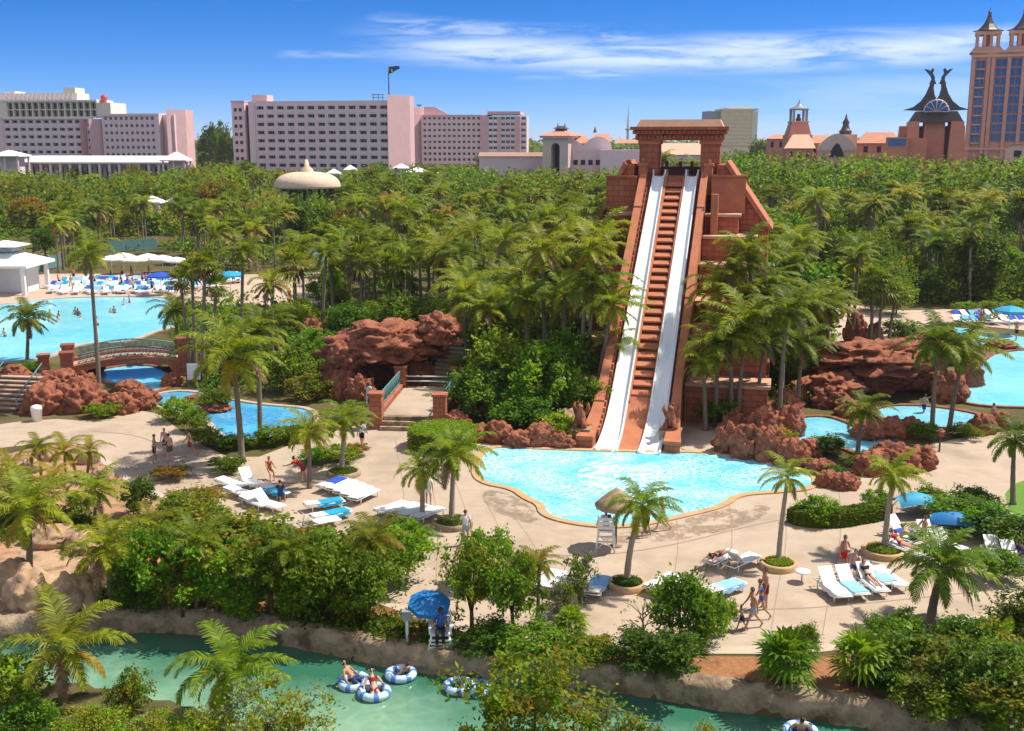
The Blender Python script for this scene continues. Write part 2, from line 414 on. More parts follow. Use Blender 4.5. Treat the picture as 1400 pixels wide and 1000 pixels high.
def crown_mesh(seed, rx=1.0, ry=1.0, rz=.8, k=60, per=70, leaf=.07, mats=('leaf',), extra=None, cr=.22, lo=.45, asp=.5, up=.5, base=.85):
    """crown of leaf clumps; z=0 is the crown's centre. extra = (material, share of leaves)"""
    rng = np.random.default_rng(seed)
    c = clumps(rng, rx, ry, rz, k, lo)
    c[:, 2] = np.maximum(c[:, 2], -base * rz)
    rad = cr * rng.uniform(.6, 1.4, k) * (rx + ry + rz) / 3
    P = np.repeat(c, per, 0) + rng.normal(size=(k * per, 3)) * np.repeat(rad, per)[:, None] * np.array([.62, .62, .48])
    q = leaf_cloud(P, leaf, rng, up, asp)
    mi = np.zeros(len(q), int)
    if len(mats) > 1:
        cm = (rng.random(k) < .35).astype(int); mi = np.repeat(cm, per)
    if extra:
        sel = (rng.random(len(q)) < extra[1]) & (np.repeat(c[:, 2], per) > -.2 * rz); mi[sel] = len(mats)
        mats = tuple(mats) + (extra[0],)
    return quad_mesh('crown', q, [M[x] for x in mats], mi)
def trunk_mesh(pts, r0, r1, m, n=8, rings=0, flare=1.5):
    b = MB(); L = len(pts); rads = []
    for i in range(L):
        t = i / (L - 1); r = r0 + (r1 - r0) * t
        if i == 0: r *= flare
        if rings: r *= 1 + (.06 if i % 2 else -.03)
        rads.append(r)
    b.tube(pts, rads, n)
    o = b.build('trunk', M[m]); return o
def branch_mesh(seed, h, spread, nb=5, r=.08, m='wood', up=1.0):
    """short trunk that forks into limbs"""
    rr = random.Random(seed); b = MB()
    f = h * rr.uniform(.25, .4)
    b.tube([(0, 0, -.05), (rr.uniform(-.05, .05), rr.uniform(-.05, .05), f * .5), (0, 0, f)], [r * 1.3, r, r * .9], 7)
    for k in range(nb):
        a = 2 * math.pi * k / nb + rr.uniform(-.5, .5); s = spread * rr.uniform(.5, 1)
        p1 = Vector((math.cos(a) * s * .4, math.sin(a) * s * .4, f + (h - f) * .45 * up))
        p2 = Vector((math.cos(a) * s, math.sin(a) * s, f + (h - f) * rr.uniform(.7, 1.0) * up))
        b.tube([(0, 0, f * .9), p1, p2], [r * .7, r * .5, r * .18], 6)
        for j in range(2):
            a2 = a + rr.uniform(-1, 1)
            b.tube([p1, p1 + Vector((math.cos(a2), math.sin(a2), .9)) * s * .45], [r * .35, r * .1], 5)
    return b.build('trunk', M[m])

# shared crowns
CO = [coco_crown(1, dead=4), coco_crown(2, nf=24, wind=.35), coco_crown(3, nf=17, wind=.1, yel=.25, dead=5), coco_crown(4, nf=21, wind=.5, yel=.2)]
COD = [coco_crown(5, mats=('cocodark', 'coco', 'dead'), wind=.2), coco_crown(6, mats=('cocodark', 'coco', 'dead'), nf=25, wind=.3)]
COY = [coco_crown(7, mats=('cocoyel', 'coco', 'dead'), nf=12, wind=.2, dead=0, yel=.5)]
FA = [fan_crown(11), fan_crown(12, nf=30, skirt=9), fan_crown(13, nf=22, skirt=4)]
FAR_LO = [coco_crown(24, nf=14, n=12, lw=.24, dead=5, yel=.3), coco_crown(25, nf=24, n=12, lw=.22, mats=('cocoyel', 'coco', 'dead'), dead=1, yel=.7), coco_crown(21, nf=20, n=12, lw=.24), coco_crown(22, nf=19, n=12, lw=.24, wind=.35), coco_crown(23, nf=20, n=12, lw=.24, mats=('cocodark', 'coco', 'dead'))]
def mk(seed, **k): return crown_mesh(seed, **k)
BR = dict(
    mid=[mk(31, mats=('leaf', 'leafbright'), k=70, per=60), mk(32, mats=('leaf', 'leafdark'), rz=.9, k=60, per=70)],
    dark=[mk(33, mats=('leafdark', 'leaf'), k=70, per=65), mk(34, mats=('leafdark',), rz=1.0, k=60, per=70)],
    olive=[mk(35, mats=('leafolive', 'leaf'), k=70, per=60), mk(36, mats=('leafolive', 'leafgold'), rz=.6, k=60, per=60)],
    gold=[mk(37, mats=('leafgold', 'leafolive'), k=60, per=60)],
    bright=[mk(38, mats=('leafbright', 'leaf'), k=60, per=65)],
    grey=[mk(39, mats=('leafgrey', 'leaf'), rz=1.1, k=36, per=60, cr=.2)],
    fine=[mk(40, mats=('leafolive', 'leafbright'), k=120, per=80, leaf=.036, cr=.15, lo=.4, extra=('leafgold', .04)), mk(41, mats=('leafolive', 'leafgrey'), k=110, per=80, leaf=.036, cr=.15, lo=.4, extra=('leafbright', .2)), mk(47, mats=('leafbright', 'leafolive'), k=120, per=80, leaf=.036, cr=.15, lo=.4, extra=('leafgold', .06))],
    hib=[mk(42, mats=('leaf', 'leafbright'), k=90, per=46, leaf=.062, cr=.17, lo=.3, extra=('flower', .012)), mk(43, mats=('leafdark', 'leaf'), k=90, per=48, leaf=.06, cr=.18, lo=.3, rz=1.0), mk(44, mats=('leaf', 'leafolive'), k=80, per=46, leaf=.062, cr=.17, lo=.3), mk(45, mats=('leafbright', 'leafolive'), k=70, per=46, leaf=.06, cr=.16, lo=.3, extra=('orangeflower', .008)), mk(46, mats=('leafdark', 'leafbright'), k=70, per=50, leaf=.07, cr=.2, lo=.3, rz=1.0)],
)
TRUNKS = {}
def unit_trunk(kind, seed):
    """a trunk one metre high; the copies are scaled to their height"""
    k = (kind, seed)
    if k not in TRUNKS:
        rr = random.Random(seed); bx = rr.uniform(-.035, .035); by = rr.uniform(-.03, .03)
        pts = [(bx * math.sin(math.pi * t), by * math.sin(math.pi * t), t) for t in [i / 8 for i in range(9)]]
        pts[0] = (0, 0, -.03)
        o = trunk_mesh(pts, .19, .12, 'trunk', 7); TRUNKS[k] = o.data; bpy.data.objects.remove(o)
    return TRUNKS[k]

def palm(bpx, bpy_, tpx, tpy, span, label, kind='coconut', z=0.0, crown=None, group=None, rot=None, r0=.17, pale=False, name=None, bend=.25):
    """a palm from the pixel of its foot and the pixel of its crown's heart; span = crown width in metres"""
    b = G(bpx, bpy_, z); t = AY(tpx, tpy, b.y) - b
    o = thing(name or ('fan_palm' if kind == 'fan' else 'coconut_palm'), label, 'palm tree', b, 0, group)
    pts = []
    n = 12
    for i in range(n + 1):
        q = i / n
        pts.append((t.x * (q ** (1 + bend)), .12 * math.sin(q * math.pi), -.1 + (t.z + .1) * q))
    tr = trunk_mesh(pts, r0, r0 * .62, 'trunkpale' if pale else 'trunk', 8, rings=1, flare=1.5); tr.parent = o
    me = crown if crown is not None else rnd.choice(FA if kind == 'fan' else CO)
    c = link('crown', me, o); c.location = pts[-1]
    c.scale = (span * .98 / (4.2 if kind == 'fan' else 5.2),) * 3
    c.rotation_euler = (0, 0, rot if rot is not None else rnd.uniform(-.6, .6))
    return o
def bush(bpx, bpy_, w, h, label, pal='mid', z=0.0, name='shrub', group=None, cat='shrub', idx=None, d=None, lift=.52, trunk=True, sx=None):
    """a leafy shrub or small tree standing at the pixel of its foot, w wide and h high in metres"""
    b = G(bpx, bpy_, z)
    o = thing(name, label, cat, b, 0, group)
    if trunk:
        t = branch_mesh(rnd.randint(0, 999), h * .75, w * .3, r=.03 + .012 * h); t.parent = o
    lst = BR[pal]; me = lst[idx % len(lst)] if idx is not None else rnd.choice(lst)
    c = link('crown', me, o); c.location = (0, 0, h * lift)
    c.scale = (w / 2.0, (d or w) / 2.0, h * (1 - lift) / .95); c.rotation_euler = (0, 0, rnd.uniform(0, 6.28))
    return o
# ---------------------------------------------------------------- world, sun, camera
SUN_EL, SUN_AZ = R(56), R(20)                       # azimuth from +x towards +y: behind the scene, from the side
SD = Vector((math.cos(SUN_EL) * math.cos(SUN_AZ), math.cos(SUN_EL) * math.sin(SUN_AZ), math.sin(SUN_EL)))
w = bpy.data.worlds.new('World'); sc.world = w; w.use_nodes = True
nt = w.node_tree; bg = nt.nodes['Background']
sky = nt.nodes.new('ShaderNodeTexSky'); sky.sky_type = 'NISHITA'; sky.sun_disc = False
sky.sun_elevation = SUN_EL; sky.sun_rotation = R(90) - SUN_AZ
sky.air_density = .9; sky.dust_density = .06; sky.ozone_density = 2.5; sky.altitude = 5000
tn = nt.nodes.new('ShaderNodeMix'); tn.data_type = 'RGBA'; tn.blend_type = 'MULTIPLY'; tn.inputs[0].default_value = 1
nt.links.new(sky.outputs[0], tn.inputs[6]); tn.inputs[7].default_value = (.80, .86, 1.08, 1)
hs = nt.nodes.new('ShaderNodeHueSaturation'); hs.inputs['Saturation'].default_value = 1.27; hs.inputs['Value'].default_value = 1.0
nt.links.new(tn.outputs[2], hs.inputs['Color'])
# cirrus: a procedural noise over sky directions (u = x/y, e = z/y)
tc = nt.nodes.new('ShaderNodeTexCoord'); sx = nt.nodes.new('ShaderNodeSeparateXYZ'); nt.links.new(tc.outputs['Generated'], sx.inputs[0])
def mth(op, a, b=None, c=None):
    n = nt.nodes.new('ShaderNodeMath'); n.operation = op
    for i, s in enumerate((a, b, c)):
        if s is None: continue
        if isinstance(s, (int, float)): n.inputs[i].default_value = s
        else: nt.links.new(s, n.inputs[i])
    return n.outputs[0]
def mrange(v, a, b, c=0.0, d=1.0):
    n = nt.nodes.new('ShaderNodeMapRange'); n.interpolation_type = 'SMOOTHSTEP'
    for i, s in enumerate((a, b, c, d)): n.inputs[i + 1].default_value = s
    nt.links.new(v, n.inputs[0]); return n.outputs[0]
ya = mth('MAXIMUM', sx.outputs[1], .05)
U = mth('DIVIDE', sx.outputs[0], ya); E = mth('DIVIDE', sx.outputs[2], ya)
def wisps(us, es, seed, detail=7, tilt=0.0):
    cb = nt.nodes.new('ShaderNodeCombineXYZ')
    nt.links.new(mth('MULTIPLY', U, us), cb.inputs[0])
    nt.links.new(mth('MULTIPLY', mth('ADD', E, mth('MULTIPLY', U, tilt)), es), cb.inputs[1]); cb.inputs[2].default_value = seed
    n = nt.nodes.new('ShaderNodeTexNoise'); n.inputs['Scale'].default_value = 1; n.inputs['Detail'].default_value = detail
    n.inputs['Roughness'].default_value = .62; n.inputs['Distortion'].default_value = .5
    nt.links.new(cb.outputs[0], n.inputs['Vector']); return n.outputs['Fac']
def band(uc, ec, hw, he, curve, slope=0.0):
    du = mth('SUBTRACT', U, uc)
    cen = mth('ADD', mth('ADD', mth('MULTIPLY', mth('MULTIPLY', du, du), curve), mth('MULTIPLY', du, slope)), ec)
    dist = mth('DIVIDE', mth('ABSOLUTE', mth('SUBTRACT', E, cen)), he)
    ends = mth('DIVIDE', mth('ABSOLUTE', du), hw)
    return mth('MULTIPLY', mrange(dist, 1.3, .1), mrange(ends, 1.0, .55))
c1 = mth('MULTIPLY', band(.16, .0745, .33, .016, .13), mrange(wisps(9, 75, 3.1), .30, .62))
c2 = mth('MULTIPLY', band(.30, .083, .20, .015, .0, .03), mrange(wisps(8, 80, 8.7), .34, .66))
c3 = mth('MULTIPLY', band(.06, .060, .11, .007, .0, .0), mrange(wisps(11, 90, 1.2), .40, .68, 0, .7))
c4 = mth('MULTIPLY', band(-.155, .076, .06, .004, .0, .0), mrange(wisps(11, 90, 4.2), .38, .70, 0, .5))
c6 = mth('MULTIPLY', band(-.0, .093, .15, .010, .3, -.05), mrange(wisps(13, 95, 14.2), .42, .70, 0, .7))
c5 = mth('MULTIPLY', mrange(U, -.05, .25), mth('MULTIPLY', mrange(E, .11, .04), mrange(wisps(4, 40, 6.6), .42, .75, 0, .35)))
c7 = mth('MULTIPLY', band(-.20, .128, .12, .010, .0, .0), mrange(wisps(9, 70, 24.2), .42, .72, 0, .35))
cl = c1
for c in (c2, c3, c4, c5, c6, c7): cl = mth('MAXIMUM', cl, c)
cl = mth('MULTIPLY', cl, .72)
mx = nt.nodes.new('ShaderNodeMix'); mx.data_type = 'RGBA'
nt.links.new(cl, mx.inputs[0]); nt.links.new(hs.outputs[0], mx.inputs[6]); mx.inputs[7].default_value = (7.6, 8.4, 9.2, 1)
# unseen cumulus added overhead and behind the viewer to fill the shaded fronts
n2 = nt.nodes.new('ShaderNodeTexNoise'); n2.inputs['Scale'].default_value = 3.2; n2.inputs['Detail'].default_value = 6; n2.inputs['Roughness'].default_value = .6
nt.links.new(tc.outputs['Generated'], n2.inputs['Vector'])
fill_cloud = mth('MULTIPLY', mrange(n2.outputs['Fac'], .44, .60), mth('MULTIPLY', mrange(sx.outputs[2], .06, .22), mrange(sx.outputs[1], .45, .0)))
mx2 = nt.nodes.new('ShaderNodeMix'); mx2.data_type = 'RGBA'
nt.links.new(fill_cloud, mx2.inputs[0]); nt.links.new(mx.outputs[2], mx2.inputs[6]); mx2.inputs[7].default_value = (10.5, 10.2, 9.7, 1)
nt.links.new(mx2.outputs[2], bg.inputs[0]); bg.inputs[1].default_value = .10
sl = bpy.data.lights.new('sun', 'SUN'); sl.energy = 5.0; sl.angle = R(.5); sl.color = (1, .93, .80)
so = bpy.data.objects.new('sun', sl); col.objects.link(so); so.rotation_euler = (-SD).to_track_quat('-Z', 'Y').to_euler()
cam = bpy.data.cameras.new('camera'); co = bpy.data.objects.new('camera', cam); col.objects.link(co)
co.location = (0, 0, HC); co.rotation_euler = (R(90) - TILT, 0, 0)
cam.sensor_width = 36; cam.lens = FPX / 1400 * 36; cam.clip_end = 20000; cam.clip_start = .5
sc.camera = co
sc.view_settings.view_transform = 'Standard'; sc.view_settings.look = 'None'
sc.view_settings.exposure = 0.40; sc.view_settings.gamma = 1
sc.render.engine = 'CYCLES'
sc.cycles.volume_bounces = 0; sc.cycles.max_bounces = 5; sc.cycles.diffuse_bounces = 3; sc.cycles.glossy_bounces = 2; sc.cycles.transmission_bounces = 2
sc.cycles.transparent_max_bounces = 4; sc.cycles.use_denoising = True; sc.cycles.caustics_reflective = False; sc.cycles.caustics_refractive = False

# ---------------------------------------------------------------- the ground
NB = [G(*p, 0.0) for p in [(-500, 838), (-60, 852), (0, 850), (100, 845), (200, 838), (300, 845), (400, 858), (500, 880), (560, 890), (650, 905), (750, 906), (870, 922), (1000, 945), (1150, 960), (1300, 985), (1450, 1015), (2000, 1110)]]
SBK = [G(*p, -.5) for p in [(-500, 930), (-60, 935), (40, 940), (130, 948), (260, 975), (420, 1030), (600, 1110), (900, 1130), (1200, 1150), (1450, 1190), (2000, 1290)]]
nbx = np.array([p.x for p in NB]); nby = np.array([p.y for p in NB]); sbx = np.array([p.x for p in SBK]); sby = np.array([p.y for p in SBK])
def ground_z(x, y):
    n = np.interp(x, nbx, nby); s = np.interp(x, sbx, sby)
    f = np.clip(np.minimum(n + .25 - y, y - s + .3) / .7, 0, 1); f = f * f * (3 - 2 * f)
    return -1.7 * f
xs = np.concatenate([[-8000, -3000, -1200, -500, -250, -120, -70, -50], np.arange(-36, 36.1, .45), [50, 70, 120, 250, 500, 1200, 3000, 8000]])
ys = np.concatenate([[-300, -60, 0, 12], np.arange(18, 46, .4), [48, 55, 70, 100, 160, 300, 600, 1200, 3000, 9000]])
X, Y = np.meshgrid(xs, ys); Z = ground_z(X, Y)
b = MB(); nx, ny = len(xs), len(ys)
b.add(np.stack([X, Y, Z], -1).reshape(-1, 3), [[j * nx + i, j * nx + i + 1, (j + 1) * nx + i + 1, (j + 1) * nx + i] for j in range(ny - 1) for i in range(nx - 1)], 0, True)
tag(b.build('ground', M['ground']), kind='structure')

def chaikin(p, it=2, closed=True):
    for _ in range(it):
        q = []; n = len(p)
        for i in range(n if closed else n - 1):
            a, c = p[i], p[(i + 1) % n]
            q += [a * .75 + c * .25, a * .25 + c * .75]
        if not closed: q = [p[0]] + q + [p[-1]]
        p = q
    return p
def outline(pp, z=0.0, it=2): return chaikin([G(x, y, z) for x, y in pp], it) if it else [G(x, y, z) for x, y in pp]
def sheet(name, pp, m, z, it=2, kind='structure', th=0.0):
    p = outline(pp, 0, it); b = MB()
    if th:
        tri = tessellate_polygon([p]); n = len(p)
        vs = [(q.x, q.y, z) for q in p] + [(q.x, q.y, z - th) for q in p]
        b.add(vs, [list(t) for t in tri] + [[i, (i + 1) % n, (i + 1) % n + n, i + n] for i in range(n)])
    else:
        b.add([(q.x, q.y, z) for q in p], [list(t) for t in tessellate_polygon([p])])
    o = b.build(name, M[m] if isinstance(m, str) else m)
    for f in o.data.polygons: pass
    me = o.data; bm = bmesh.new(); bm.from_mesh(me)
    up = [f for f in bm.faces if abs(f.normal.z) > .9]
    for f in up:
        if f.normal.z < 0: f.normal_flip()
    bm.to_mesh(me); bm.free()
    if kind: o['kind'] = kind
    return o
def ring(name, pp, wid, z0, z1, m, it=2, part=None, closed=True, inward=False):
    """kerb or coping along an outline; part = (a, b) index fractions"""
    p = chaikin([G(x, y) for x, y in pp], it, closed); n = len(p)
    cx = sum(q.x for q in p) / n; cy = sum(q.y for q in p) / n
    idx = list(range(n))
    area = sum(p[i].x * p[(i + 1) % n].y - p[(i + 1) % n].x * p[i].y for i in range(n))
    sg = 1 if area > 0 else -1
    if inward: sg = -sg
    off = []
    for i in range(n):
        t = (p[(i + 1) % n] - p[i - 1]) if closed else (p[min(i + 1, n - 1)] - p[max(i - 1, 0)])
        t.normalize(); off.append(p[i] + Vector((t.y, -t.x, 0)) * wid * sg)
    b = MB()
    vs = [(q.x, q.y, z) for q in p for z in (z0, z1)] + [(q.x, q.y, z) for q in off for z in (z0, z1)]
    fs = []
    for i in range(n if closed else n - 1):
        j = (i + 1) % n
        a0, a1, b0, b1 = 2 * i, 2 * i + 1, 2 * n + 2 * i, 2 * n + 2 * i + 1
        c0, c1, d0, d1 = 2 * j, 2 * j + 1, 2 * n + 2 * j, 2 * n + 2 * j + 1
        fs += [[a1, c1, d1, b1], [a0, a1, c1, c0], [b0, d0, d1, b1]]
    b.add(vs, fs)
    return b.build(name, M[m])

DECK = [(-80, 592), (60, 572), (130, 577), (205, 556), (262, 602), (330, 634), (420, 600), (515, 575), (565, 575), (640, 600), (800, 606), (1000, 612), (1080, 650), (1180, 660), (1290, 596), (1480, 585), (1480, 700), (1480, 840), (1300, 850), (1200, 872), (1130, 893), (1000, 893), (840, 890), (700, 872), (600, 845), (500, 812), (400, 770), (300, 700), (190, 664), (112, 603), (0, 612), (-80, 625)]
sheet('pool_deck', DECK, 'concrete', .012, 1)
FARDECK = [(-120, 376), (120, 374), (330, 376), (470, 372), (470, 410), (430, 425), (330, 416), (240, 430), (120, 420), (-120, 432)]
sheet('wave_pool_deck', FARDECK, 'far_deck', .008, 1)
sheet('grotto_deck', [(1085, 392), (1150, 395), (1175, 425), (1290, 424), (1360, 420), (1500, 416), (1500, 462), (1400, 452), (1290, 440), (1240, 452), (1170, 470), (1100, 480)], 'far_deck', .008, 1)
sheet('planting_bed', [(-60, 655), (60, 612), (115, 606), (190, 668), (300, 704), (400, 774), (500, 816), (560, 838), (640, 866), (700, 877), (840, 895), (1000, 898), (1130, 898), (1200, 877), (1300, 856), (1480, 846), (1480, 1012), (1300, 975), (1150, 950), (1000, 936), (870, 913), (750, 897), (650, 896), (560, 881), (500, 871), (400, 850), (300, 838), (200, 831), (100, 838), (-60, 845)], 'mulch', .006, 0)
sheet('sandy_bed', [(-60, 640), (60, 608), (108, 608), (180, 664), (240, 690), (180, 740), (150, 800), (130, 832), (-60, 838)], 'sand', .009, 1)
sheet('sandy_walk', [(20, 738), (130, 745), (150, 790), (90, 800), (30, 775)], M['tanrock'], .016, 2)
sheet('lawn', [(1372, 668), (1420, 650), (1500, 640), (1500, 760), (1420, 740), (1380, 700)], 'grass', .02, 1)
sheet('far_lawn', [(95, 288), (140, 284), (150, 296), (110, 300)], 'grass', .02, 1)
# pools
SLIDEPOOL = [(652, 640), (668, 612), (720, 615), (800, 618), (900, 620), (970, 620), (1040, 632), (1110, 648), (1110, 668), (1062, 672), (1004, 676), (985, 692), (940, 703), (862, 720), (800, 718), (748, 706), (744, 690), (724, 682), (706, 668), (660, 660)]
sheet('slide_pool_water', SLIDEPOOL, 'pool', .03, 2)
tag(ring('slide_pool_coping', SLIDEPOOL, .42, .0, .085, 'coping', 2), 'sandstone coping edging the turquoise slide pool', 'pool coping')
sheet('pool_foam', [(792, 640), (830, 625), (850, 640), (842, 668), (800, 668), (788, 655)], 'foam', .036, 2)
sheet('pool_foam', [(858, 640), (900, 632), (905, 650), (880, 662), (858, 655)], 'foam', .036, 2)
WAVE = [(-140, 505), (0, 497), (70, 490), (82, 478), (130, 468), (170, 470), (215, 452), (240, 448), (246, 425), (238, 410), (200, 406), (80, 408), (20, 416), (-140, 430)]
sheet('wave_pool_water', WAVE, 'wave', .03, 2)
ring('wave_pool_kerb', WAVE, .5, 0, .12, 'far_deck', 2)['kind'] = 'structure'
LAZY1 = [(112, 520), (140, 506), (180, 500), (216, 502), (240, 518), (226, 533), (192, 541), (170, 530), (140, 520)]
LAZY2 = [(196, 545), (250, 534), (300, 546), (360, 556), (428, 560), (428, 582), (380, 600), (305, 602), (290, 576), (250, 566), (216, 556)]
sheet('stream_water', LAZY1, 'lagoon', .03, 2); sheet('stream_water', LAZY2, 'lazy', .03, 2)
tag(ring('stream_kerb', LAZY2, .4, 0, .12, 'far_deck', 2), 'pale kerb round the blue stream beside the tall coconut palm', 'kerb')
tag(ring('stream_kerb', LAZY1, .4, 0, .12, 'redrock', 2), 'red stone kerb round the small basin beyond the arched bridge', 'kerb')
LAG1 = [(1090, 574), (1120, 570), (1150, 576), (1195, 600), (1232, 605), (1214, 618), (1185, 626), (1150, 612), (1120, 616), (1094, 620)]
LAG2 = [(1190, 566), (1214, 556), (1262, 556), (1320, 564), (1356, 574), (1345, 586), (1290, 588), (1225, 580)]
LAG3 = [(1305, 548), (1330, 520), (1345, 495), (1370, 480), (1500, 478), (1500, 560), (1390, 558), (1340, 556)]
for L_, lb in ((LAG1, 'red stone kerb round the lower grotto pool'), (LAG2, 'red stone kerb round the middle grotto pool'), (LAG3, 'red stone kerb round the broad upper grotto pool')):
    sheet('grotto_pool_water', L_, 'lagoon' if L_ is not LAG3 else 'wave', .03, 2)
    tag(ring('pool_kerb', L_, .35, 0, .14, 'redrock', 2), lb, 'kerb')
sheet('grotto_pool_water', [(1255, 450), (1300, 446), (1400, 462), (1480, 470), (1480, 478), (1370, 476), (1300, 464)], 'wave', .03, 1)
# the river
b = MB(); nn = [p for p in NB]; ss = [p for p in SBK]
RFIT = np.polyfit(nbx[1:-1], nby[1:-1], 1)
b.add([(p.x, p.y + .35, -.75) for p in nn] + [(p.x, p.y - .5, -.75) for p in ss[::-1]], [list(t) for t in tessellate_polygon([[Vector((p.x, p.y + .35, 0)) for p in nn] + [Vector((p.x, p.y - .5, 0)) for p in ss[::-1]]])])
M['river'] = water('green_river_water', (.030, .135, .085), (.36, .48, .33), 1.3, .05, .30, .2, big=(.19, .36, .245), depth=(RFIT[0], RFIT[1]))  # shade along the wall is painted into this colour
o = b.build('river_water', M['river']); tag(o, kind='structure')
bm = bmesh.new(); bm.from_mesh(o.data)
for f in bm.faces:
    if f.normal.z < 0: f.normal_flip()
bm.to_mesh(o.data); bm.free()
# deck joints: shallow dark grooves laid as strips
def strip(name, pp, wid, z, m, it=2):
    p = chaikin([G(x, y) for x, y in pp], it, False); b = MB(); n = len(p); vs = []
    for i in range(n):
        t = (p[min(i + 1, n - 1)] - p[max(i - 1, 0)]).normalized(); s = Vector((t.y, -t.x, 0)) * wid / 2
        vs += [(*(p[i] + s).xy, z), (*(p[i] - s).xy, z)]
    b.add(vs, [[2 * i, 2 * i + 1, 2 * i + 3, 2 * i + 2] for i in range(n - 1)])
    return tag(b.build(name, M[m]), kind='structure')
M['joint'] = surf('deck_joint', (.30, .225, .165), (.26, .19, .14), 2, .9)
M['paleband'] = surf('pale_deck_band', (.53, .43, .34), (.47, .37, .29), 1, .8)
strip('deck_joint', [(640, 735), (760, 765), (900, 752), (1040, 715), (1200, 690)], .10, .017, 'joint')
strip('deck_joint', [(1000, 835), (1120, 832), (1260, 818), (1420, 800)], .08, .017, 'joint')
strip('deck_joint', [(1160, 826), (1190, 850)], .06, .017, 'joint'); strip('deck_joint', [(960, 766), (985, 830)], .06, .017, 'joint')
strip('deck_joint', [(125, 590), (190, 595), (240, 620), (275, 660)], .12, .017, 'joint')
strip('deck_band', [(112, 606), (190, 668), (300, 704), (400, 774), (500, 816), (640, 862)], .5, .019, 'paleband', 1)
strip('deck_band', [(560, 838), (700, 868), (840, 888), (1000, 890), (1130, 889), (1200, 869), (1300, 849), (1480, 838)], .6, .0225, 'paleband', 1)

for k in range(9): strip('deck_joint', [(520 + k * 78, 640 if k > 1 else 620), (560 + k * 74, 730), (560 + k * 72, 800), (556 + k * 71, 870)] if k > 4 else [(540 + k * 40, 600 + k * 26), (556 + k * 44, 690 + k * 14), (540 + k * 56, 790 + k * 10)], .035, .0165, 'joint')
M['wet'] = surf('wet_deck', (.30, .215, .14), (.44, .33, .24), 1.4, .35, spec=.5)
_n = M['wet'].node_tree; _n.links.new(ramp(_n, tex(_n, .9, 6, .7, 'World'), .45, .62), _n.nodes['Principled BSDF'].inputs['Alpha'])
sheet('wet_patch', [(930, 712), (1000, 694), (1060, 690), (1040, 712), (960, 735), (870, 745), (800, 738), (860, 728)], 'wet', .0145, 2)
sheet('wet_patch', [(660, 668), (700, 676), (735, 700), (745, 720), (700, 712), (660, 690)], 'wet', .0145, 2)
# ---------------------------------------------------------------- river banks and rocks
def bank(name, line, prof, m, label, seed, amp=.16):
    p = chaikin(line, 2, False); L = [p[0]]
    for a, c in zip(p, p[1:]):
        k = max(1, int((c - a).length / .22))
        for i in range(1, k + 1): L.append(a + (c - a) * i / k)
    L = [q for q in L if -34 < q.x < 34]; np_ = len(prof); vs = []; fs = []
    for i, q in enumerate(L):
        t = (L[min(i + 1, len(L) - 1)] - L[max(i - 1, 0)]).normalized(); s = Vector((-t.y, t.x, 0))
        for (d, z) in prof:
            v = Vector((q.x, q.y, 0)) + s * d + Vector((0, 0, z))
            w = noise.voronoi(v * Vector((1.1, 1.1, 2.0)).x, distance_metric='DISTANCE')[0]
            k = (w[1] - w[0]) * .9 + noise.fractal(v * 2.1 + Vector((seed, 0, 0)), 1, 2, 4) * .6
            v += (Vector((0, 0, .75)) - s * .8) * (min(.55, k) - .25) * amp * 1.6
            vs.append(v)
    for i in range(len(L) - 1):
        for j in range(np_ - 1):
            fs.append([i * np_ + j, (i + 1) * np_ + j, (i + 1) * np_ + j + 1, i * np_ + j + 1])
    b = MB(); b.add(vs, fs, 0, True)
    return tag(b.build(name, M[m]), label, 'river bank')
bank('river_bank', NB, [(-.12, -1.6), (-.12, -.9), (-.10, -.55), (-.08, -.25), (-.04, -.02), (.12, .12), (.35, .16), (.6, .13), (.78, .03), (.85, -.2)], 'bank', 'rough stone bank wall along the planted side of the green river', 2)
bank('river_bank', [Vector((p.x, p.y, 0)) for p in SBK[::-1]], [(-.12, -1.6), (-.1, -.8), (-.05, -.5), (.1, -.36), (.4, -.3), (.8, -.34), (1.1, -.6)], 'tanrock', 'low tan stone lip on the shrubby side of the green river', 9, .12)

def rock_mesh(seed, strat=0.0, sub=5, rough=1.0):
    bm = bmesh.new(); bmesh.ops.create_icosphere(bm, subdivisions=sub, radius=1)
    o = Vector((seed * 3.7, seed * 1.3, seed * .7))
    for v in bm.verts:
        n = v.co.normalized(); q = n * 1.25 + o
        w = noise.voronoi(q * 1.5)[0]
        k = 1 + rough * (.42 * min(.7, w[1] - w[0]) - .12 + .20 * noise.fractal(q * 2.2, 1, 2, 5) - .10 * abs(noise.noise(q * 5)) - .16 * max(0, .12 - abs(noise.noise(q * 2.6 + Vector((9, 0, 0))))) / .12 + .05 * noise.noise(q * 11))
        v.co = n * k
        if strat:
            f = math.sin(v.co.z * 9 + noise.noise(q * 2) * 2.0)
            v.co.xy *= 1 + strat * f
        if v.co.z < -.5: v.co.z = -.5 + (v.co.z + .5) * .3
    me = bpy.data.meshes.new('rock'); bm.to_mesh(me); bm.free()
    for p in me.polygons: p.use_smooth = True
    return me
ROCKS = [rock_mesh(s, .035 * (s % 3), 5, .78) for s in (1, 2, 3, 4, 5, 6, 9)]; STRATA = [rock_mesh(7, .07), rock_mesh(8, .09)]
for r_ in ROCKS + STRATA: r_.materials.append(M['redrock'])
TAN = []
for s in (11, 12, 13):
    m_ = rock_mesh(s, 0, 4, .7); m_.materials.append(M['tanrock']); TAN.append(m_)
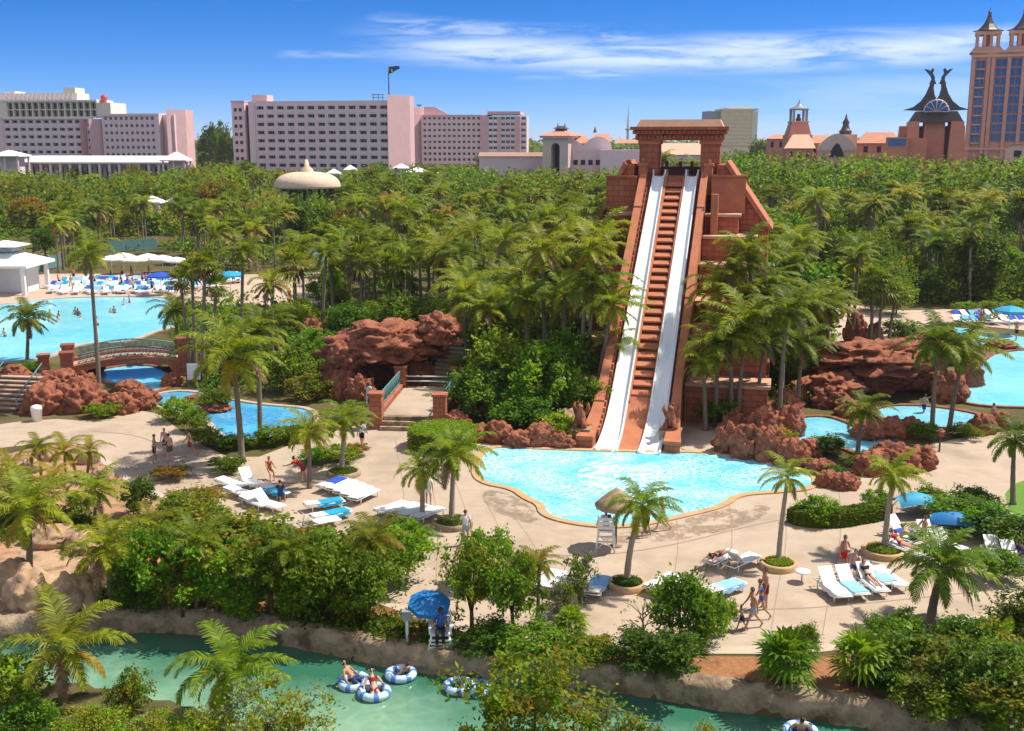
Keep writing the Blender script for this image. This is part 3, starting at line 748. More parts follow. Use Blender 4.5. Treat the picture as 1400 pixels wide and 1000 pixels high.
def boulder(px, py, w, h, label, d=None, lst=None, z=0.0, rz=None, idx=None, group=None, name='red_boulder', sink=.3):
    """a rock by the pixel of its lower middle, w wide, h high (m)"""
    p = G(px, py, z); lst = lst or ROCKS; d = d or w * .8
    me = lst[idx % len(lst)] if idx is not None else rnd.choice(lst)
    o = link(name, me); o.location = (p.x, p.y + d * .4, z + h * sink * .5)
    o.scale = (w / 2.1, d / 2.1, h / 1.55); o.rotation_euler = (0, 0, rz if rz is not None else rnd.uniform(-.5, .5))
    return tag(o, label, 'rock', group)

# ---------------------------------------------------------------- sea air: pale haze that lifts the far buildings
b = MB(); b.box(-9500, 9500, -400, 9500, -3.2, 64)
hz_ = nodes('sea_haze')[0]; nt_ = hz_.node_tree
for n_ in list(nt_.nodes):
    if n_.type == 'BSDF_PRINCIPLED': nt_.nodes.remove(n_)
pv_ = nt_.nodes.new('ShaderNodeVolumePrincipled'); pv_.inputs['Color'].default_value = (.93, .95, 1, 1); pv_.inputs['Density'].default_value = .00011; pv_.inputs['Anisotropy'].default_value = .2
nt_.links.new(pv_.outputs[0], nt_.nodes['Material Output'].inputs['Volume'])
tag(b.build('haze', hz_), 'thin pale sea haze over the whole garden', 'haze', kind='stuff')
# ---------------------------------------------------------------- the slide temple (local y runs up the slide, away from the pool)
TB = Vector((7.08, 63.3, 0)); TRZ = -math.atan2(5.8, 23.9)
TM = Matrix.Translation(TB) @ Matrix.Rotation(TRZ, 4, 'Z')
temple = thing('slide_temple', 'stepped red stone temple with twin white slides dropping into the turquoise pool', 'slide temple', TB, TRZ)
WT, ZT = 24.6, 15.4
def slz(w):
    if w <= 0: return .12 + .05 * w
    if w < 5.0: return .12 + .07 * w + .062 * w * w
    z5 = .12 + .35 + 1.55; s0 = (ZT - z5) / (WT - 5.0)
    return z5 + (w - 5.0) * s0
prof = [(-.9 + i * (WT + .9) / 40) for i in range(41)]
def ramp_solid(x0, x1, dz, below, m, name, w0=-.5, w1=WT, flare=0, parent=temple, n=30, bot=None):
    b = MB(); vs = []; fs = []
    for i in range(n + 1):
        w_ = w0 + (w1 - w0) * i / n; f = flare * max(0, 1 - max(0, w_) / 7) ** 2; z = slz(w_) + dz; zb = bot if bot is not None else z - below
        fl = -f if x0 < 0 else 0; fr = f if x0 > 0 else 0
        vs += [(x0 + fl, w_, z), (x1 + fr, w_, z), (x1 + fr, w_, zb), (x0 + fl, w_, zb)]
    for i in range(n):
        a = 4 * i; c = a + 4
        for k in range(4): fs.append([a + k, a + (k + 1) % 4, c + (k + 1) % 4, c + k])
    fs += [[0, 1, 2, 3], [4 * n, 4 * n + 1, 4 * n + 2, 4 * n + 3]]
    b.add(vs, fs); return b.build(name, M[m], parent)
ramp_solid(-2.3, 2.1, -.30, 1, 'temple', 'slide_ramp', bot=-.3, flare=0, w1=WT + .5)
def flume(cx):
    b = MB(); vs = []; fs = []
    sec = [(-.5, .26), (-.42, .27), (-.38, .03), (-.16, -.03), (.16, -.03), (.38, .03), (.42, .27), (.5, .26), (.5, -.2), (-.5, -.2)]
    for i, w_ in enumerate(prof):
        q = max(0, min(1, w_ / WT)); wd = (1.22 - .30 * q) + .12 * max(0, 1 - w_ / 4); lip = 1 - .5 * max(0, 1 - max(0, w_) / 4)
        for (x, z) in sec: vs.append((cx + x * wd + (0.0) , w_, slz(w_) + z * (lip if z > .1 else 1)))
    k = len(sec)
    for i in range(len(prof) - 1):
        for j in range(k): fs.append([i * k + j, i * k + (j + 1) % k, (i + 1) * k + (j + 1) % k, (i + 1) * k + j])
    fs += [list(range(k)), [(len(prof) - 1) * k + j for j in range(k)]]
    b.add(vs, fs, 0, False); return b.build('slide_flume', M['slide'], temple)
flume(-1.36); flume(1.20)
# stairs between the flumes
b = MB(); ns = 27; w0, w1 = 5.2, WT - .3
for i in range(ns):
    a = w0 + (w1 - w0) * i / ns; c = w0 + (w1 - w0) * (i + 1) / ns
    zb = slz(a) + .04; b.prism([(a - .04, zb - .11), (a - .04, zb), (c - .06, zb + .2), (c - .06, zb + .08)], (-.68, 0, 0), (0, 1, 0), (0, 0, 1), 1.24)
b.build('stairs', M['templelit'], temple)
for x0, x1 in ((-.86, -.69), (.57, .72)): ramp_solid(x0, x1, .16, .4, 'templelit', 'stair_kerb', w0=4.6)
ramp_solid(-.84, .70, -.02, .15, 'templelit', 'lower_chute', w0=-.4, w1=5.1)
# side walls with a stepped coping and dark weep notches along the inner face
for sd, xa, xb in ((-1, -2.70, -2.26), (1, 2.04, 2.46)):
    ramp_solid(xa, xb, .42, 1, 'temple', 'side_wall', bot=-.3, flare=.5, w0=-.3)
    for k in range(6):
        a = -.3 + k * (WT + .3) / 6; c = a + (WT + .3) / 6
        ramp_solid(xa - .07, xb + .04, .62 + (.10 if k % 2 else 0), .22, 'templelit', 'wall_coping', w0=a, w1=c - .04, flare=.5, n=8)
M['recess'] = surf('dark_weep_hole', (.035, .02, .018), (.05, .03, .025), 2, .9)
b = MB()
for k in range(40):
    w_ = 1.2 + k * (WT - 2) / 40; z = slz(w_)
    b.hexa([(-2.255, w_), (-2.10, w_), (-2.10, w_ + .34), (-2.255, w_ + .34)], z - .1, z + .5)
d = b.build('dentil_row', M['templelit'], temple)
# terraces on both flanks
TR = [(12.7, 21.4, 5.0, 4.6), (11.2, 19.6, 6.3, 5.2), (9.4, 16.9, 6.9, 5.0), (7.2, 13.6, 7.3, 4.7), (4.9, 10.2, 7.6, 4.4), (2.7, 7.2, 7.8, 4.2)]
for sd in (1, -1):
    for k, (zt, wf, rr_, ll_) in enumerate(TR):
        ext = rr_ if sd > 0 else ll_; xi = 2.52 if sd > 0 else 2.77
        x0, x1 = sorted((sd * (xi + .003 * k), sd * ext)); b = MB()
        b.box(x0, x1, wf, 31 + .04 * k, -.2, zt - .2)
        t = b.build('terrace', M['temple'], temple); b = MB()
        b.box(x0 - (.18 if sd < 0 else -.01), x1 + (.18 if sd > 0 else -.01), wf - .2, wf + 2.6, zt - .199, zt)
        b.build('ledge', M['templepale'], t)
    # sloping flank buttress
    b = MB(); ex = 7.2 if sd > 0 else 6.0; o_ = [(3.2, 0), (ex, 0), (ex, 11.6), (3.9, 16.3), (3.2, 16.3)]
    b.prism([(sd * x, z) for x, z in o_], (0, 23.6 + .02 * (sd > 0), 0), (1, 0, 0), (0, 0, 1), -6 if True else 6)
    f = b.build('flank_buttress', M['temple'], temple); b = MB()
    dx, dz = 3.3, -4.7; L_ = math.hypot(dx, dz)
    b.prism([(sd * 3.8, 16.3), (sd * (ex + .1), 11.35), (sd * (ex + .35), 11.5), (sd * 3.95, 16.62)], (0, 23.3, 0), (1, 0, 0), (0, 0, 1), -6.5)
    b.build('flank_coping', M['templelit'], f)
# low walls on the terraces
b = MB(); b.box(3.0, 3.5, 20.6, 21.3, 11.2, 14.2); b.build('pier', M['templelit'], temple)
b = MB(); b.box(2.75, 4.4, 9.4, 10.1, 4.9, 6.2); b.build('pier', M['temple'], temple)
# summit: platform, parapets, dark entry wall, gate
b = MB(); b.box(-3.55, 3.6, 24.62, 31.4, -.2, 14.95); b.build('summit_platform', M['temple'], temple)
def column(x0, x1):
    b = MB(); b.box(x0, x1, 25.4, 27.2, 14.9, 18.15); c = b.build('gate_column', M['temple'], temple)
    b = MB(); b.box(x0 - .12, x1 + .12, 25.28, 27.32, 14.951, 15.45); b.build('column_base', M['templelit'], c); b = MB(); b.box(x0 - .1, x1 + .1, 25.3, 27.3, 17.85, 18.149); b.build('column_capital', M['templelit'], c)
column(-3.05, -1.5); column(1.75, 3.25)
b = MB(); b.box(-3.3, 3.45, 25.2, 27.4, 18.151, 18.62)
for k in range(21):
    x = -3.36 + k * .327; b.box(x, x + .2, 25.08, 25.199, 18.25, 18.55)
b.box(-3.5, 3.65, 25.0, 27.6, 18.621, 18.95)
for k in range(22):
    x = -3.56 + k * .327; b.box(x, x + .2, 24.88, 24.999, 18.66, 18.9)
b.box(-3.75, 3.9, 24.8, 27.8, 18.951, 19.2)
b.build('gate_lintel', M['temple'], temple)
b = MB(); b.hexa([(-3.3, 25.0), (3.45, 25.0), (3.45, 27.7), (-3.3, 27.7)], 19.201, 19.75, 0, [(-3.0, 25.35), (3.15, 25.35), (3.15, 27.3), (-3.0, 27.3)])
b.build('gate_roof', M['templepale'], temple)
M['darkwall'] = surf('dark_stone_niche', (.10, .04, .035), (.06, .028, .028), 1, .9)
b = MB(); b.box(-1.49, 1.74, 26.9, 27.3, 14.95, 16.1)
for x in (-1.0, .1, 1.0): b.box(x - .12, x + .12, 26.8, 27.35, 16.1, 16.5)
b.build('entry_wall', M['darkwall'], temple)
for x in (-1.36, 1.2):
    b = MB(); b.box(x - .42, x + .42, 24.7, 26.6, 14.951, 15.35); b.box(x - .52, x - .42, 24.7, 26.6, 14.951, 15.9); b.box(x + .42, x + .52, 24.7, 26.6, 14.951, 15.9)
    b.build('start_tub', M['slide'], temple)
for x0, x1 in ((-2.9, -2.3), (2.2, 2.8)):
    b = MB(); b.box(x0, x1, 23.9, 24.9, 14.0, 16.2); b.box(x0 - .08, x1 + .08, 23.82, 24.98, 16.201, 16.42); b.tube([((x0 + x1) / 2, 24.4, 16.42), ((x0 + x1) / 2, 24.4, 16.75)], [.2, .12], 8)
    b.build('gate_pedestal', M['templelit'], temple)
b = MB(); b.box(2.83, 5.4, 23.2, 24.2, 12.6, 15.4); b.box(2.83, 5.5, 23.1, 24.3, 15.4, 15.55); b.build('parapet', M['templelit'], temple)
b = MB(); b.box(-5.3, -2.93, 23.2, 24.2, 12.6, 15.3); b.box(-5.4, -2.93, 23.1, 24.3, 15.3, 15.45); b.build('parapet', M['temple'], temple)
# plinths that carry the statues, at the foot
def statue(px, py, label):
    p = G(px, py); o = thing('guardian_statue', label, 'statue', p, TRZ)
    b = MB(); b.box(-.62, .62, -.5, .5, 0, .8); b.box(-.68, .68, -.56, .56, .80, .93); b.build('pedestal', M['bank'], o)
    bm = bmesh.new(); seg = [((0, .15, 1.0), .34), ((0, .05, 1.4), .36), ((0, -.05, 1.8), .30), ((0, -.1, 2.05), .17), ((0, -.16, 2.28), .20), ((0, -.40, 2.26), .10)]
    bb = MB(); bb.tube([s[0] for s in seg], [s[1] for s in seg], 10)
    for sx_ in (-1, 1):
        bb.tube([(sx_ * .2, -.2, 1.55), (sx_ * .22, -.36, 1.2), (sx_ * .2, -.42, .93)], [.13, .10, .09], 8)
        bb.tube([(sx_ * .26, .15, 1.15), (sx_ * .34, -.22, 1.12), (sx_ * .32, -.34, .94)], [.2, .15, .1], 8)
        bb.tube([(sx_ * .1, -.1, 2.42), (sx_ * .13, -.06, 2.6)], [.07, .02], 6)
        bb.tube([(sx_ * .25, .15, 1.7), (sx_ * .45, .32, 2.1), (sx_ * .42, .4, 2.4)], [.16, .14, .03], 6)
    bb.tube([(0, .3, 1.0), (.3, .5, .97), (.5, .3, 1.0)], [.1, .08, .03], 6)
    bb.build('figure', M['redrock'], o); return o
statue(793, 604, 'brown winged guardian figure on grey pedestal on the jungle side of the slide')
statue(916, 607, 'brown winged guardian figure on grey pedestal between slide foot and sand slope')
p = [G(*q) for q in [(932, 605), (940, 560), (985, 552), (1010, 590), (985, 618), (950, 620)]]
sheet('sand_slope', [(926, 612), (934, 560), (985, 552), (1012, 590), (990, 622), (950, 622)], 'concrete', .05, 1)

# ---------------------------------------------------------------- bridges and steps
def pier_part(x, y, z, h, s, parent, m='redbrick'):
    b = MB(); b.box(x - s / 2, x + s / 2, y - s / 2, y + s / 2, z, z + h); b.box(x - s / 2 - .08, x + s / 2 + .08, y - s / 2 - .08, y + s / 2 + .08, z + h, z + h + .16)
    return b.build('pier', M[m], parent)
def railing(a, c, parent, h=.9, arc=0, n=10):
    """panelled railing from a to c"""
    a = Vector(a); c = Vector(c); b = MB(); pts = [a + (c - a) * (i / n) + Vector((0, 0, arc * math.sin(math.pi * i / n))) for i in range(n + 1)]
    up = Vector((0, 0, 1))
    b.tube([p + up * h for p in pts], .05, 6); b.tube([p + up * .12 for p in pts], .04, 6)
    for i, p in enumerate(pts):
        b.tube([p, p + up * h], .03, 5)
        if i < n:
            for k in range(1, 5):
                q = p + (pts[i + 1] - p) * k / 5; b.tube([q + up * .12, q + up * h], .018, 4)
            b.tube([p + up * .12, pts[i + 1] + up * h], .018, 4); b.tube([p + up * h, pts[i + 1] + up * .12], .018, 4)
    return b.build('railing', M['teal'], parent)
# arched stream bridge: spans west-east in front of the wave pool
p0, p1 = G(88, 524), G(262, 512)
ax = (p1 - p0); L_ = ax.length; br = thing('arched_bridge', 'arched red stone footbridge with teal railing between the wave pool and the stream', 'bridge', p0, math.atan2(ax.y, ax.x))
for y0, y1 in ((-.2, .25), (3.2, 3.65)):
    b = MB(); n = 16; out = [(L_ * i / n, 1.0 + .6 * math.sin(math.pi * i / n)) for i in range(n + 1)] + [(L_ * (1 - i / n), (.55 + .68 * math.sin(math.pi * (1 - i / n))) if 2 < i < 14 else -.1) for i in range(n + 1)]
    b.prism(out, (0, y1, 0), (1, 0, 0), (0, 0, 1), y1 - y0); b.build('arch_wall', M['redbrick'], br)
    b = MB()
    for i in range(n):
        a, c = out[i], out[i + 1]; b.prism([(a[0], a[1]), (c[0], c[1]), (c[0], c[1] + .16), (a[0], a[1] + .16)], (0, y1 + .07, .003), (1, 0, 0), (0, 0, 1), y1 - y0 + .14)
    b.build('coping', M['templelit'], br)
    railing((1.1, (y0 + y1) / 2, 1.25), (L_ - 1.1, (y0 + y1) / 2, 1.25), br, .8, .5, 14)
b = MB(); n = 16
for i in range(n):
    a, c = [(L_ * q / n, .8 + .6 * math.sin(math.pi * q / n)) for q in (i, i + 1)]
    b.prism([(a[0], a[1]), (c[0], c[1]), (c[0], c[1] + .12), (a[0], a[1] + .12)], (0, 3.2, 0), (1, 0, 0), (0, 0, 1), 2.95)
b.build('walkway', M['far_deck'], br)
for x in (.3, L_ - .3):
    for y in (0, 3.45): pier_part(x, y, -.1, 2.35, .9, br)
pier_part(-1.3, -.1, -.1, 2.3, .8, br)
# straight bridge by the grotto: climbs away from the deck
a = G(556, 590); c = G(590, 540); ax = c - a; br = thing('plank_bridge', 'short footbridge with teal panels and four red piers by the grotto rock', 'bridge', a, math.atan2(ax.y, ax.x) - math.pi / 2)
Lb = ax.length * .92
b = MB(); b.hexa([(-1.75, 1.0), (1.75, 1.0), (1.75, Lb), (-1.75, Lb)], .55, .8, 0); b.build('walkway', M['concrete'], br)
b = MB()
for k in range(3): b.box(-1.75, 1.75, .0 + .35 * k, 1.0 + .001 * k, -.05, .26 * (k + 1))
b.build('steps', M['bank'], br)
for sx_ in (-1, 1):
    b = MB(); b.box(sx_ * 2.05 - .22, sx_ * 2.05 + .22, .9, Lb, -.1, 1.05); b.build('parapet', M['redbrick'], br)
    railing((sx_ * 2.05, 1.3, 1.05), (sx_ * 2.05, Lb - .5, 1.05), br, .95, 0, 6)
    for y in (.7, Lb): pier_part(sx_ * 2.05, y, -.1, 2.3, .8, br, 'redbrick')
b = MB(); b.tube([(-1.7, Lb - .3, 1.6), (1.7, Lb - .3, 1.6)], .05, 6); b.tube([(-1.7, Lb - .3, 1.25), (1.7, Lb - .3, 1.25)], .05, 6); b.build('barrier', M['white'], br)
def stairway(px, py, wd, n, rise, run, rz, label, m='bank', z0=0, cat='steps'):
    o = thing('stairway', label, cat, G(px, py), rz); b = MB()
    for k in range(n): b.box(-wd / 2, wd / 2, k * run, n * run + .5 + .01 * k, z0 - .1, z0 + (k + 1) * rise - .08)
    b.build('step_block', M[m], o); b = MB()
    for k in range(n): b.box(-wd / 2 - .03, wd / 2 + .03, k * run - .05, k * run + run, z0 + (k + 1) * rise - .079, z0 + (k + 1) * rise)
    b.build('tread', M['concrete'], o)
    for s_ in (-1, 1):
        b = MB(); b.tube([(s_ * wd / 2, .1, z0 + 1.0), (s_ * wd / 2, n * run, z0 + n * rise + .95)], .04, 6)
        for k in range(0, n, 3): b.tube([(s_ * wd / 2, k * run + .1, z0 + k * rise), (s_ * wd / 2, k * run + .1, z0 + k * rise + 1.05)], .03, 5)
        b.build('handrail', M['teal'], o)
    return o
stairway(600, 536, 2.1, 13, .24, .36, R(-16), 'grey stair flight climbing past the grotto rock to the palms')
stairway(-5, 562, 3.0, 8, .22, .42, R(-10), 'broad steps with dark risers beside the red rocks near the deck entrance', 'redrock')
# ---------------------------------------------------------------- far buildings
def at_depth(px, s, py=None):
    """point of the place under pixel column px, s metres in front of the camera (along its axis), z from py"""
    if py is None: py = 500
    d = ray(px, py); return Vector((0, 0, HC)) + d * s
def far(px, D, z=0.0):
    """ground position under pixel column px at distance y = D near the horizon"""
    d = ray(px, 195); return Vector((d.x / d.y * D, D, z))
def zrow(py, D):
    d = ray(700, py); return HC + d.z / d.y * D
def mwin(name, w, h, m='glassdark', rec=.35, frame='pinktrim', bars=1):
    """one window: pane set back, frame and mullion in front of it"""
    b = MB(); b.box(-w / 2, w / 2, .0, .06, 0, h, 0)
    t = .09
    b.box(-w / 2 - t, -w / 2, -.12, .06, -t, h + t, 1); b.box(w / 2, w / 2 + t, -.12, .06, -t, h + t, 1)
    b.box(-w / 2, w / 2, -.12, .06, -t, 0, 1); b.box(-w / 2, w / 2, -.12, .06, h, h + t, 1)
    for k in range(bars):
        x = -w / 2 + w * (k + 1) / (bars + 1); b.box(x - .04, x + .04, -.07, -.001, 0, h, 1)
    return b.build(name, [M[m], M[frame]])
def mbalc(w, h, m='pinktrim'):
    b = MB(); b.box(-w / 2, w / 2, -.1, .0, 0, h); b.box(-w / 2 - .06, w / 2 + .06, -.14, .04, h, h + .1)
    return b.build('balcony_front', M[m])
def bay_grid(parent, x0, z0, ncol, nrow, cw, fh, y=0.0, wallm='pinkwall', slabm='pinktrim', depth=1.3, fin=.45, slab=.3, balc=True, wm='glassdark', frac=.62, stagger=False, cap=100, wallname='facade'):
    """a grid of balcony bays: deep fins and slabs in front of a back wall, in each bay a window and its balcony front"""
    W = ncol * cw; H = nrow * fh
    b = MB()
    for i in range(ncol + 1): b.box(x0 + i * cw - fin / 2, x0 + i * cw + fin / 2, y, y + depth, z0, z0 + H, 0)
    for j in range(nrow + 1): b.box(x0, x0 + W, y + .03, y + depth - .03, z0 + j * fh - slab / 2, z0 + j * fh + slab / 2, 1)
    b.box(x0, x0 + W, y + depth, y + depth + .3, z0, z0 + H, 0)
    b.build(wallname, [M[wallm], M[slabm]], parent)
    win = mwin('window', (cw - fin) * .86, fh * .78, wm, frame=slabm if slabm in M else 'pinktrim')
    bal = mbalc(cw - fin - .02, fh * (1 - frac), slabm) if balc else None
    if bal: bal.parent = win; bal.location = (0, -depth + .17, 0)
    first = True; rest = []
    n = 0
    for j in range(nrow - 1, -1, -1):
        for i in range(ncol):
            loc = (x0 + (i + .5) * cw, y + depth - .08, z0 + j * fh + slab / 2 + .06)
            if first: win.parent = parent; win.location = loc; first = False
            elif n < cap: dup(win, loc, 0, parent=parent)
            else: rest.append(loc)
            n += 1
    if rest:
        b = MB()
        for l in rest:
            w_ = (cw - fin) * .86; b.box(l[0] - w_ / 2, l[0] + w_ / 2, l[1], l[1] + .06, l[2], l[2] + fh * .78, 0)
            if bal: b.box(l[0] - cw / 2 + fin / 2 + .01, l[0] + cw / 2 - fin / 2 - .01, l[1] - depth + .1, l[1] - depth + .2, l[2], l[2] + fh * (1 - frac), 1)
        b.build('lower_windows', [M[wm], M[slabm]], parent)['kind'] = 'stuff'
def block(parent, x0, x1, y0, y1, z0, z1, m, name='wall_block'):
    b = MB(); b.box(x0, x1, y0, y1, z0, z1); return b.build(name, M[m], parent)

# hotel with the flag: slab block turned a little, end block in the sun
D = 430; k = D / 1490.0
o = far(318, D); rz = R(-11)
h2 = thing('pink_hotel', 'long pink hotel slab with dark balconies and a flag mast on its sunny end', 'hotel', o, rz)
W = 222 * k / math.cos(rz) * 1.04; ztop = zrow(139, D); zt = ztop - 1.6
nr = 9; fh = 3.05; z0 = zt - nr * fh
xA = 7.2; xB = W - 5.2
bay_grid(h2, xA + 2.6, z0, 13, nr, (xB - xA - 2.6) / 13, fh, balc=True, fin=1.35, slab=.5)
block(h2, xA + 2.6, xB, 1.6, 14, 0, zt, 'pinkwall', 'body'); block(h2, xA + 2.4, xB + .01, .15, 14.2, zt + .151, ztop, 'pinktrim', 'roof_edge')
block(h2, xA + 2.6, xB, .2, 1.5, 0, z0 - .16, 'pinkwall', 'plinth')
block(h2, xA, xA + 2.36, -.3, 14, 0, ztop - .1, 'pinktrim', 'end_fin')
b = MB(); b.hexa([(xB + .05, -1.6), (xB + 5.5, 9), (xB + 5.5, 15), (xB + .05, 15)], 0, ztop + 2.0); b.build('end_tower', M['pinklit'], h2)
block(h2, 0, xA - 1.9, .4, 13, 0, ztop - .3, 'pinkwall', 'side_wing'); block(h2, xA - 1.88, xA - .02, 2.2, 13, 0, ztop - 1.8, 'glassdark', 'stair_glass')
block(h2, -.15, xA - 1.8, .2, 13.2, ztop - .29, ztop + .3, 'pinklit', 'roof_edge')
wv = mwin('window', 1.2, 1.3, bars=0)
for j in range(9):
    for i in range(2):
        l = (1.6 + i * 2.0, .36, z0 + j * fh + .9)
        if i == j == 0: wv.parent = h2; wv.location = l
        else: dup(wv, l, 0, parent=h2)
block(h2, 7.4, 13.5, 3, 9, ztop + .001, ztop + 2.4, 'pinklit', 'roof_house')
b = MB()
for x in (W - 12, W - 10, W - 8.4): b.tube([(x, 3, ztop), (x, 3, ztop + 2.2)], .12, 5)
b.tube([(W - 12.5, 3, ztop + 2.2), (W - 8, 3, ztop + 2.2)], .15, 5); b.tube([(W - 12.5, 3, ztop + 1.2), (W - 8, 3, ztop + 1.2)], .12, 5)
b.build('roof_rail', M['bronze'], h2)
fl = thing('flag_mast', 'tall dark mast with a small dark blue flag on the long pink hotel', 'flag', o + Matrix.Rotation(rz, 3, 'Z') @ Vector((W - 6.2, 4, ztop)), 0)
mh = zrow(93, D) - ztop
b = MB(); b.tube([(0, 0, 0), (0, 0, mh)], [.28, .14], 7); b.tube([(-.7, 0, 0), (0, 0, 3)], .09, 5); b.tube([(.7, 0, 0), (0, 0, 3)], .09, 5); b.build('mast', M['bronze'], fl)
M['flagcloth'] = surf('flag_navy', (.02, .05, .10), (.015, .035, .08), 1, .8)
b = MB(); n = 10; vs = []
for i in range(n + 1):
    t = i / n; yy = .45 * math.sin(t * 7); hh = 2.7 * (1 - .55 * t)
    vs += [(.15 + 4.0 * t, yy, mh - .1 - .2 * t + .5 * t), (.15 + 4.0 * t, yy, mh - .1 - hh + .5 * t)]
b.add(vs, [[2 * i, 2 * i + 1, 2 * i + 3, 2 * i + 2] for i in range(n)]); b.build('flag_cloth', M['flagcloth'], fl)
b = MB(); b.box(1.0, 1.8, -.05 + .35, .45, mh - 1.9, mh - .9); b.build('flag_badge', M['white'], fl)

# hotel complex at the far west
D = 420; k = D / 1490.0; o = far(-45, D); rz = R(-7)
h1 = thing('terraced_hotel', 'pink hotel with cream penthouse floors and a lower wing beyond the long white roof', 'hotel', o, rz)
def hx(px): return (px + 45) * k / math.cos(rz)
zp = zrow(164, D); fh = 2.75
bay_grid(h1, hx(8), zp - 6 * fh, 10, 6, (hx(117) - hx(8)) / 10, fh, balc=True, cap=60, fin=1.0, slab=.45)
block(h1, -6, hx(7), -.2, 14, 0, zp + .4, 'pinkwall', 'body'); block(h1, hx(8), hx(117), 1.6, 14, 0, zp, 'pinkwall', 'body')
block(h1, -6, hx(131), -.5, 1.2, zp + .15, zp + .9, 'pinktrim', 'cornice')
bay_grid(h1, hx(14), zp + .92, 14, 2, (hx(138) - hx(14)) / 14, 2.7, y=.5, wallm='cream', slabm='cream', balc=False, cap=28)
block(h1, -6, hx(13.5), .4, 13, zp + .92, zp + 6.9, 'cream', 'penthouse'); block(h1, hx(14), hx(139), 2.15, 13, zp + .92, zp + 6.5, 'cream', 'penthouse'); block(h1, hx(139), hx(157), .6, 13, zp + .92, zp + 6.0, 'cream', 'penthouse')
block(h1, -6, hx(139), .2, 13.3, zp + 6.501, zp + 7.1, 'white', 'roof_edge'); block(h1, -6, hx(108), 3, 12, zp + 7.101, zp + 9.6, 'cream', 'attic')
for i in range(16): block(h1, hx(8 + i * 6.2), hx(8 + i * 6.2 + 2), 2.6, 2.999, zp + 7.101, zp + 9.3, 'pinktrim', 'attic_pier')
block(h1, hx(88), hx(104), 4, 11, zp + 9.601, zp + 11.6, 'cream', 'roof_house'); block(h1, hx(4), hx(20), 4, 11, zp + 9.601, zp + 10.4, 'white', 'roof_house')
b = MB(); b.lathe([(0, zp + 9.2), (1.1, zp + 8.6), (1.25, zp + 7.6), (.9, zp + 6.9), (1.0, zp + 6.0)], 10, c=(hx(143), 4, 0)); b.build('roof_urn', surf('red_roof_urn', (.62, .10, .07), None, 1, .7), h1)
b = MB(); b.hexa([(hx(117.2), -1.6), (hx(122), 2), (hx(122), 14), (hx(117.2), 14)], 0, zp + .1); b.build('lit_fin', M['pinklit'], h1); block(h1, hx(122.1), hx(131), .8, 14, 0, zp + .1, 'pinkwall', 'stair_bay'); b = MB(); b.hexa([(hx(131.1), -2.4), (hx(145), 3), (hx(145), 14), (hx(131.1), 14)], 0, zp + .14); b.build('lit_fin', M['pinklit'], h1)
for j in range(6):
    w_ = mwin('window', 1.7, 1.0, bars=1); w_.parent = h1; w_.location = (hx(126.5), .76, zp - 2.4 - j * fh)
zw = zrow(160, D)
bay_grid(h1, hx(145.5), zw - 6 * 2.6, 10, 6, (hx(216) - hx(145.5)) / 10, 2.6, y=.6, balc=True, cap=60, fin=1.0, slab=.45)
block(h1, hx(145.5), hx(216), 2.25, 14, 0, zw, 'pinkwall', 'body'); block(h1, hx(145.5), hx(222), .3, 14.2, zw + .16, zw + 1.0, 'pinktrim', 'roof_edge')
block(h1, hx(216.2), hx(222), .2, 14, 0, zw + .12, 'pinktrim', 'end_pier')
b = MB(); out = []
for i in range(9):
    t = i / 8; out.append((hx(222.1) + (hx(243) - hx(222.1)) * t, 3.5 - 3.5 * math.sin(t * math.pi / 2)))
b.hexa(out + [(hx(243), 14), (hx(222.1), 14)], 0, zw + .6); b.build('curved_end', M['pinkwall'], h1)
b = MB(); b.hexa([(hx(236), -2), (hx(251), 5), (hx(251), 12), (hx(236), 12)], 0, zw + 2.4); b.build('end_tower', M['pinklit'], h1)

# hotel beyond the flag, with blue glazed balconies
D = 500; k = D / 1490.0; o = far(541, D); rz = R(-6)
h3 = thing('glazed_hotel', 'pink hotel with blue glazed corner balconies between the flag hotel and the arched gatehouse', 'hotel', o, rz)
def hx(px): return (px - 541) * k / math.cos(rz)
zt = zrow(160, D); fh = 2.55
bay_grid(h3, hx(577), zt - 8 * fh, 12, 8, (hx(655) - hx(577)) / 12, fh, wallm='pinkwall', balc=True, cap=60, fin=1.0, slab=.45)
block(h3, hx(577), hx(655), 1.65, 15, 0, zt, 'pinkwall', 'body'); block(h3, hx(577), hx(664), -.1, 15.2, zt + .16, zt + .8, 'pinklit', 'roof_edge')
bay_grid(h3, hx(541), zrow(162, D) - 8 * fh, 3, 8, (hx(565) - hx(541)) / 3, fh, y=2.2, wallm='pinkwall', balc=True, cap=24)
block(h3, hx(541), hx(565), 3.9, 15, 0, zrow(162, D), 'pinkwall', 'body'); block(h3, hx(541), hx(565), 2.1, 15, zrow(162, D) + .16, zrow(160, D), 'pinklit', 'roof_edge')
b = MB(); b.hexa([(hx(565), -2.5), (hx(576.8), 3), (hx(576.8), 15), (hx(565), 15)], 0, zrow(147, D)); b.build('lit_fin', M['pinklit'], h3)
b = MB(); b.hexa([(hx(577), 4), (hx(612), 4), (hx(604), 14), (hx(577), 14)], zt + .801, zt + 4.4, 0, [(hx(577), 5), (hx(592), 5), (hx(590), 13), (hx(577), 13)]); b.build('roof_house', M['pinklit'], h3)
b = MB(); b.tube([(hx(571), 4, zrow(147, D)), (hx(571), 4, zrow(143, D))], .2, 6); b.box(hx(568), hx(574), 3.5, 4.5, zrow(144.5, D), zrow(143, D)); b.build('roof_mast', M['bronze'], h3)
bay_grid(h3, hx(665), zt - 8 * fh, 2, 8, hx(677) / 2 - hx(665) / 2, fh, y=-1, balc=True, slabm='white', wm='glassdark', cap=16)
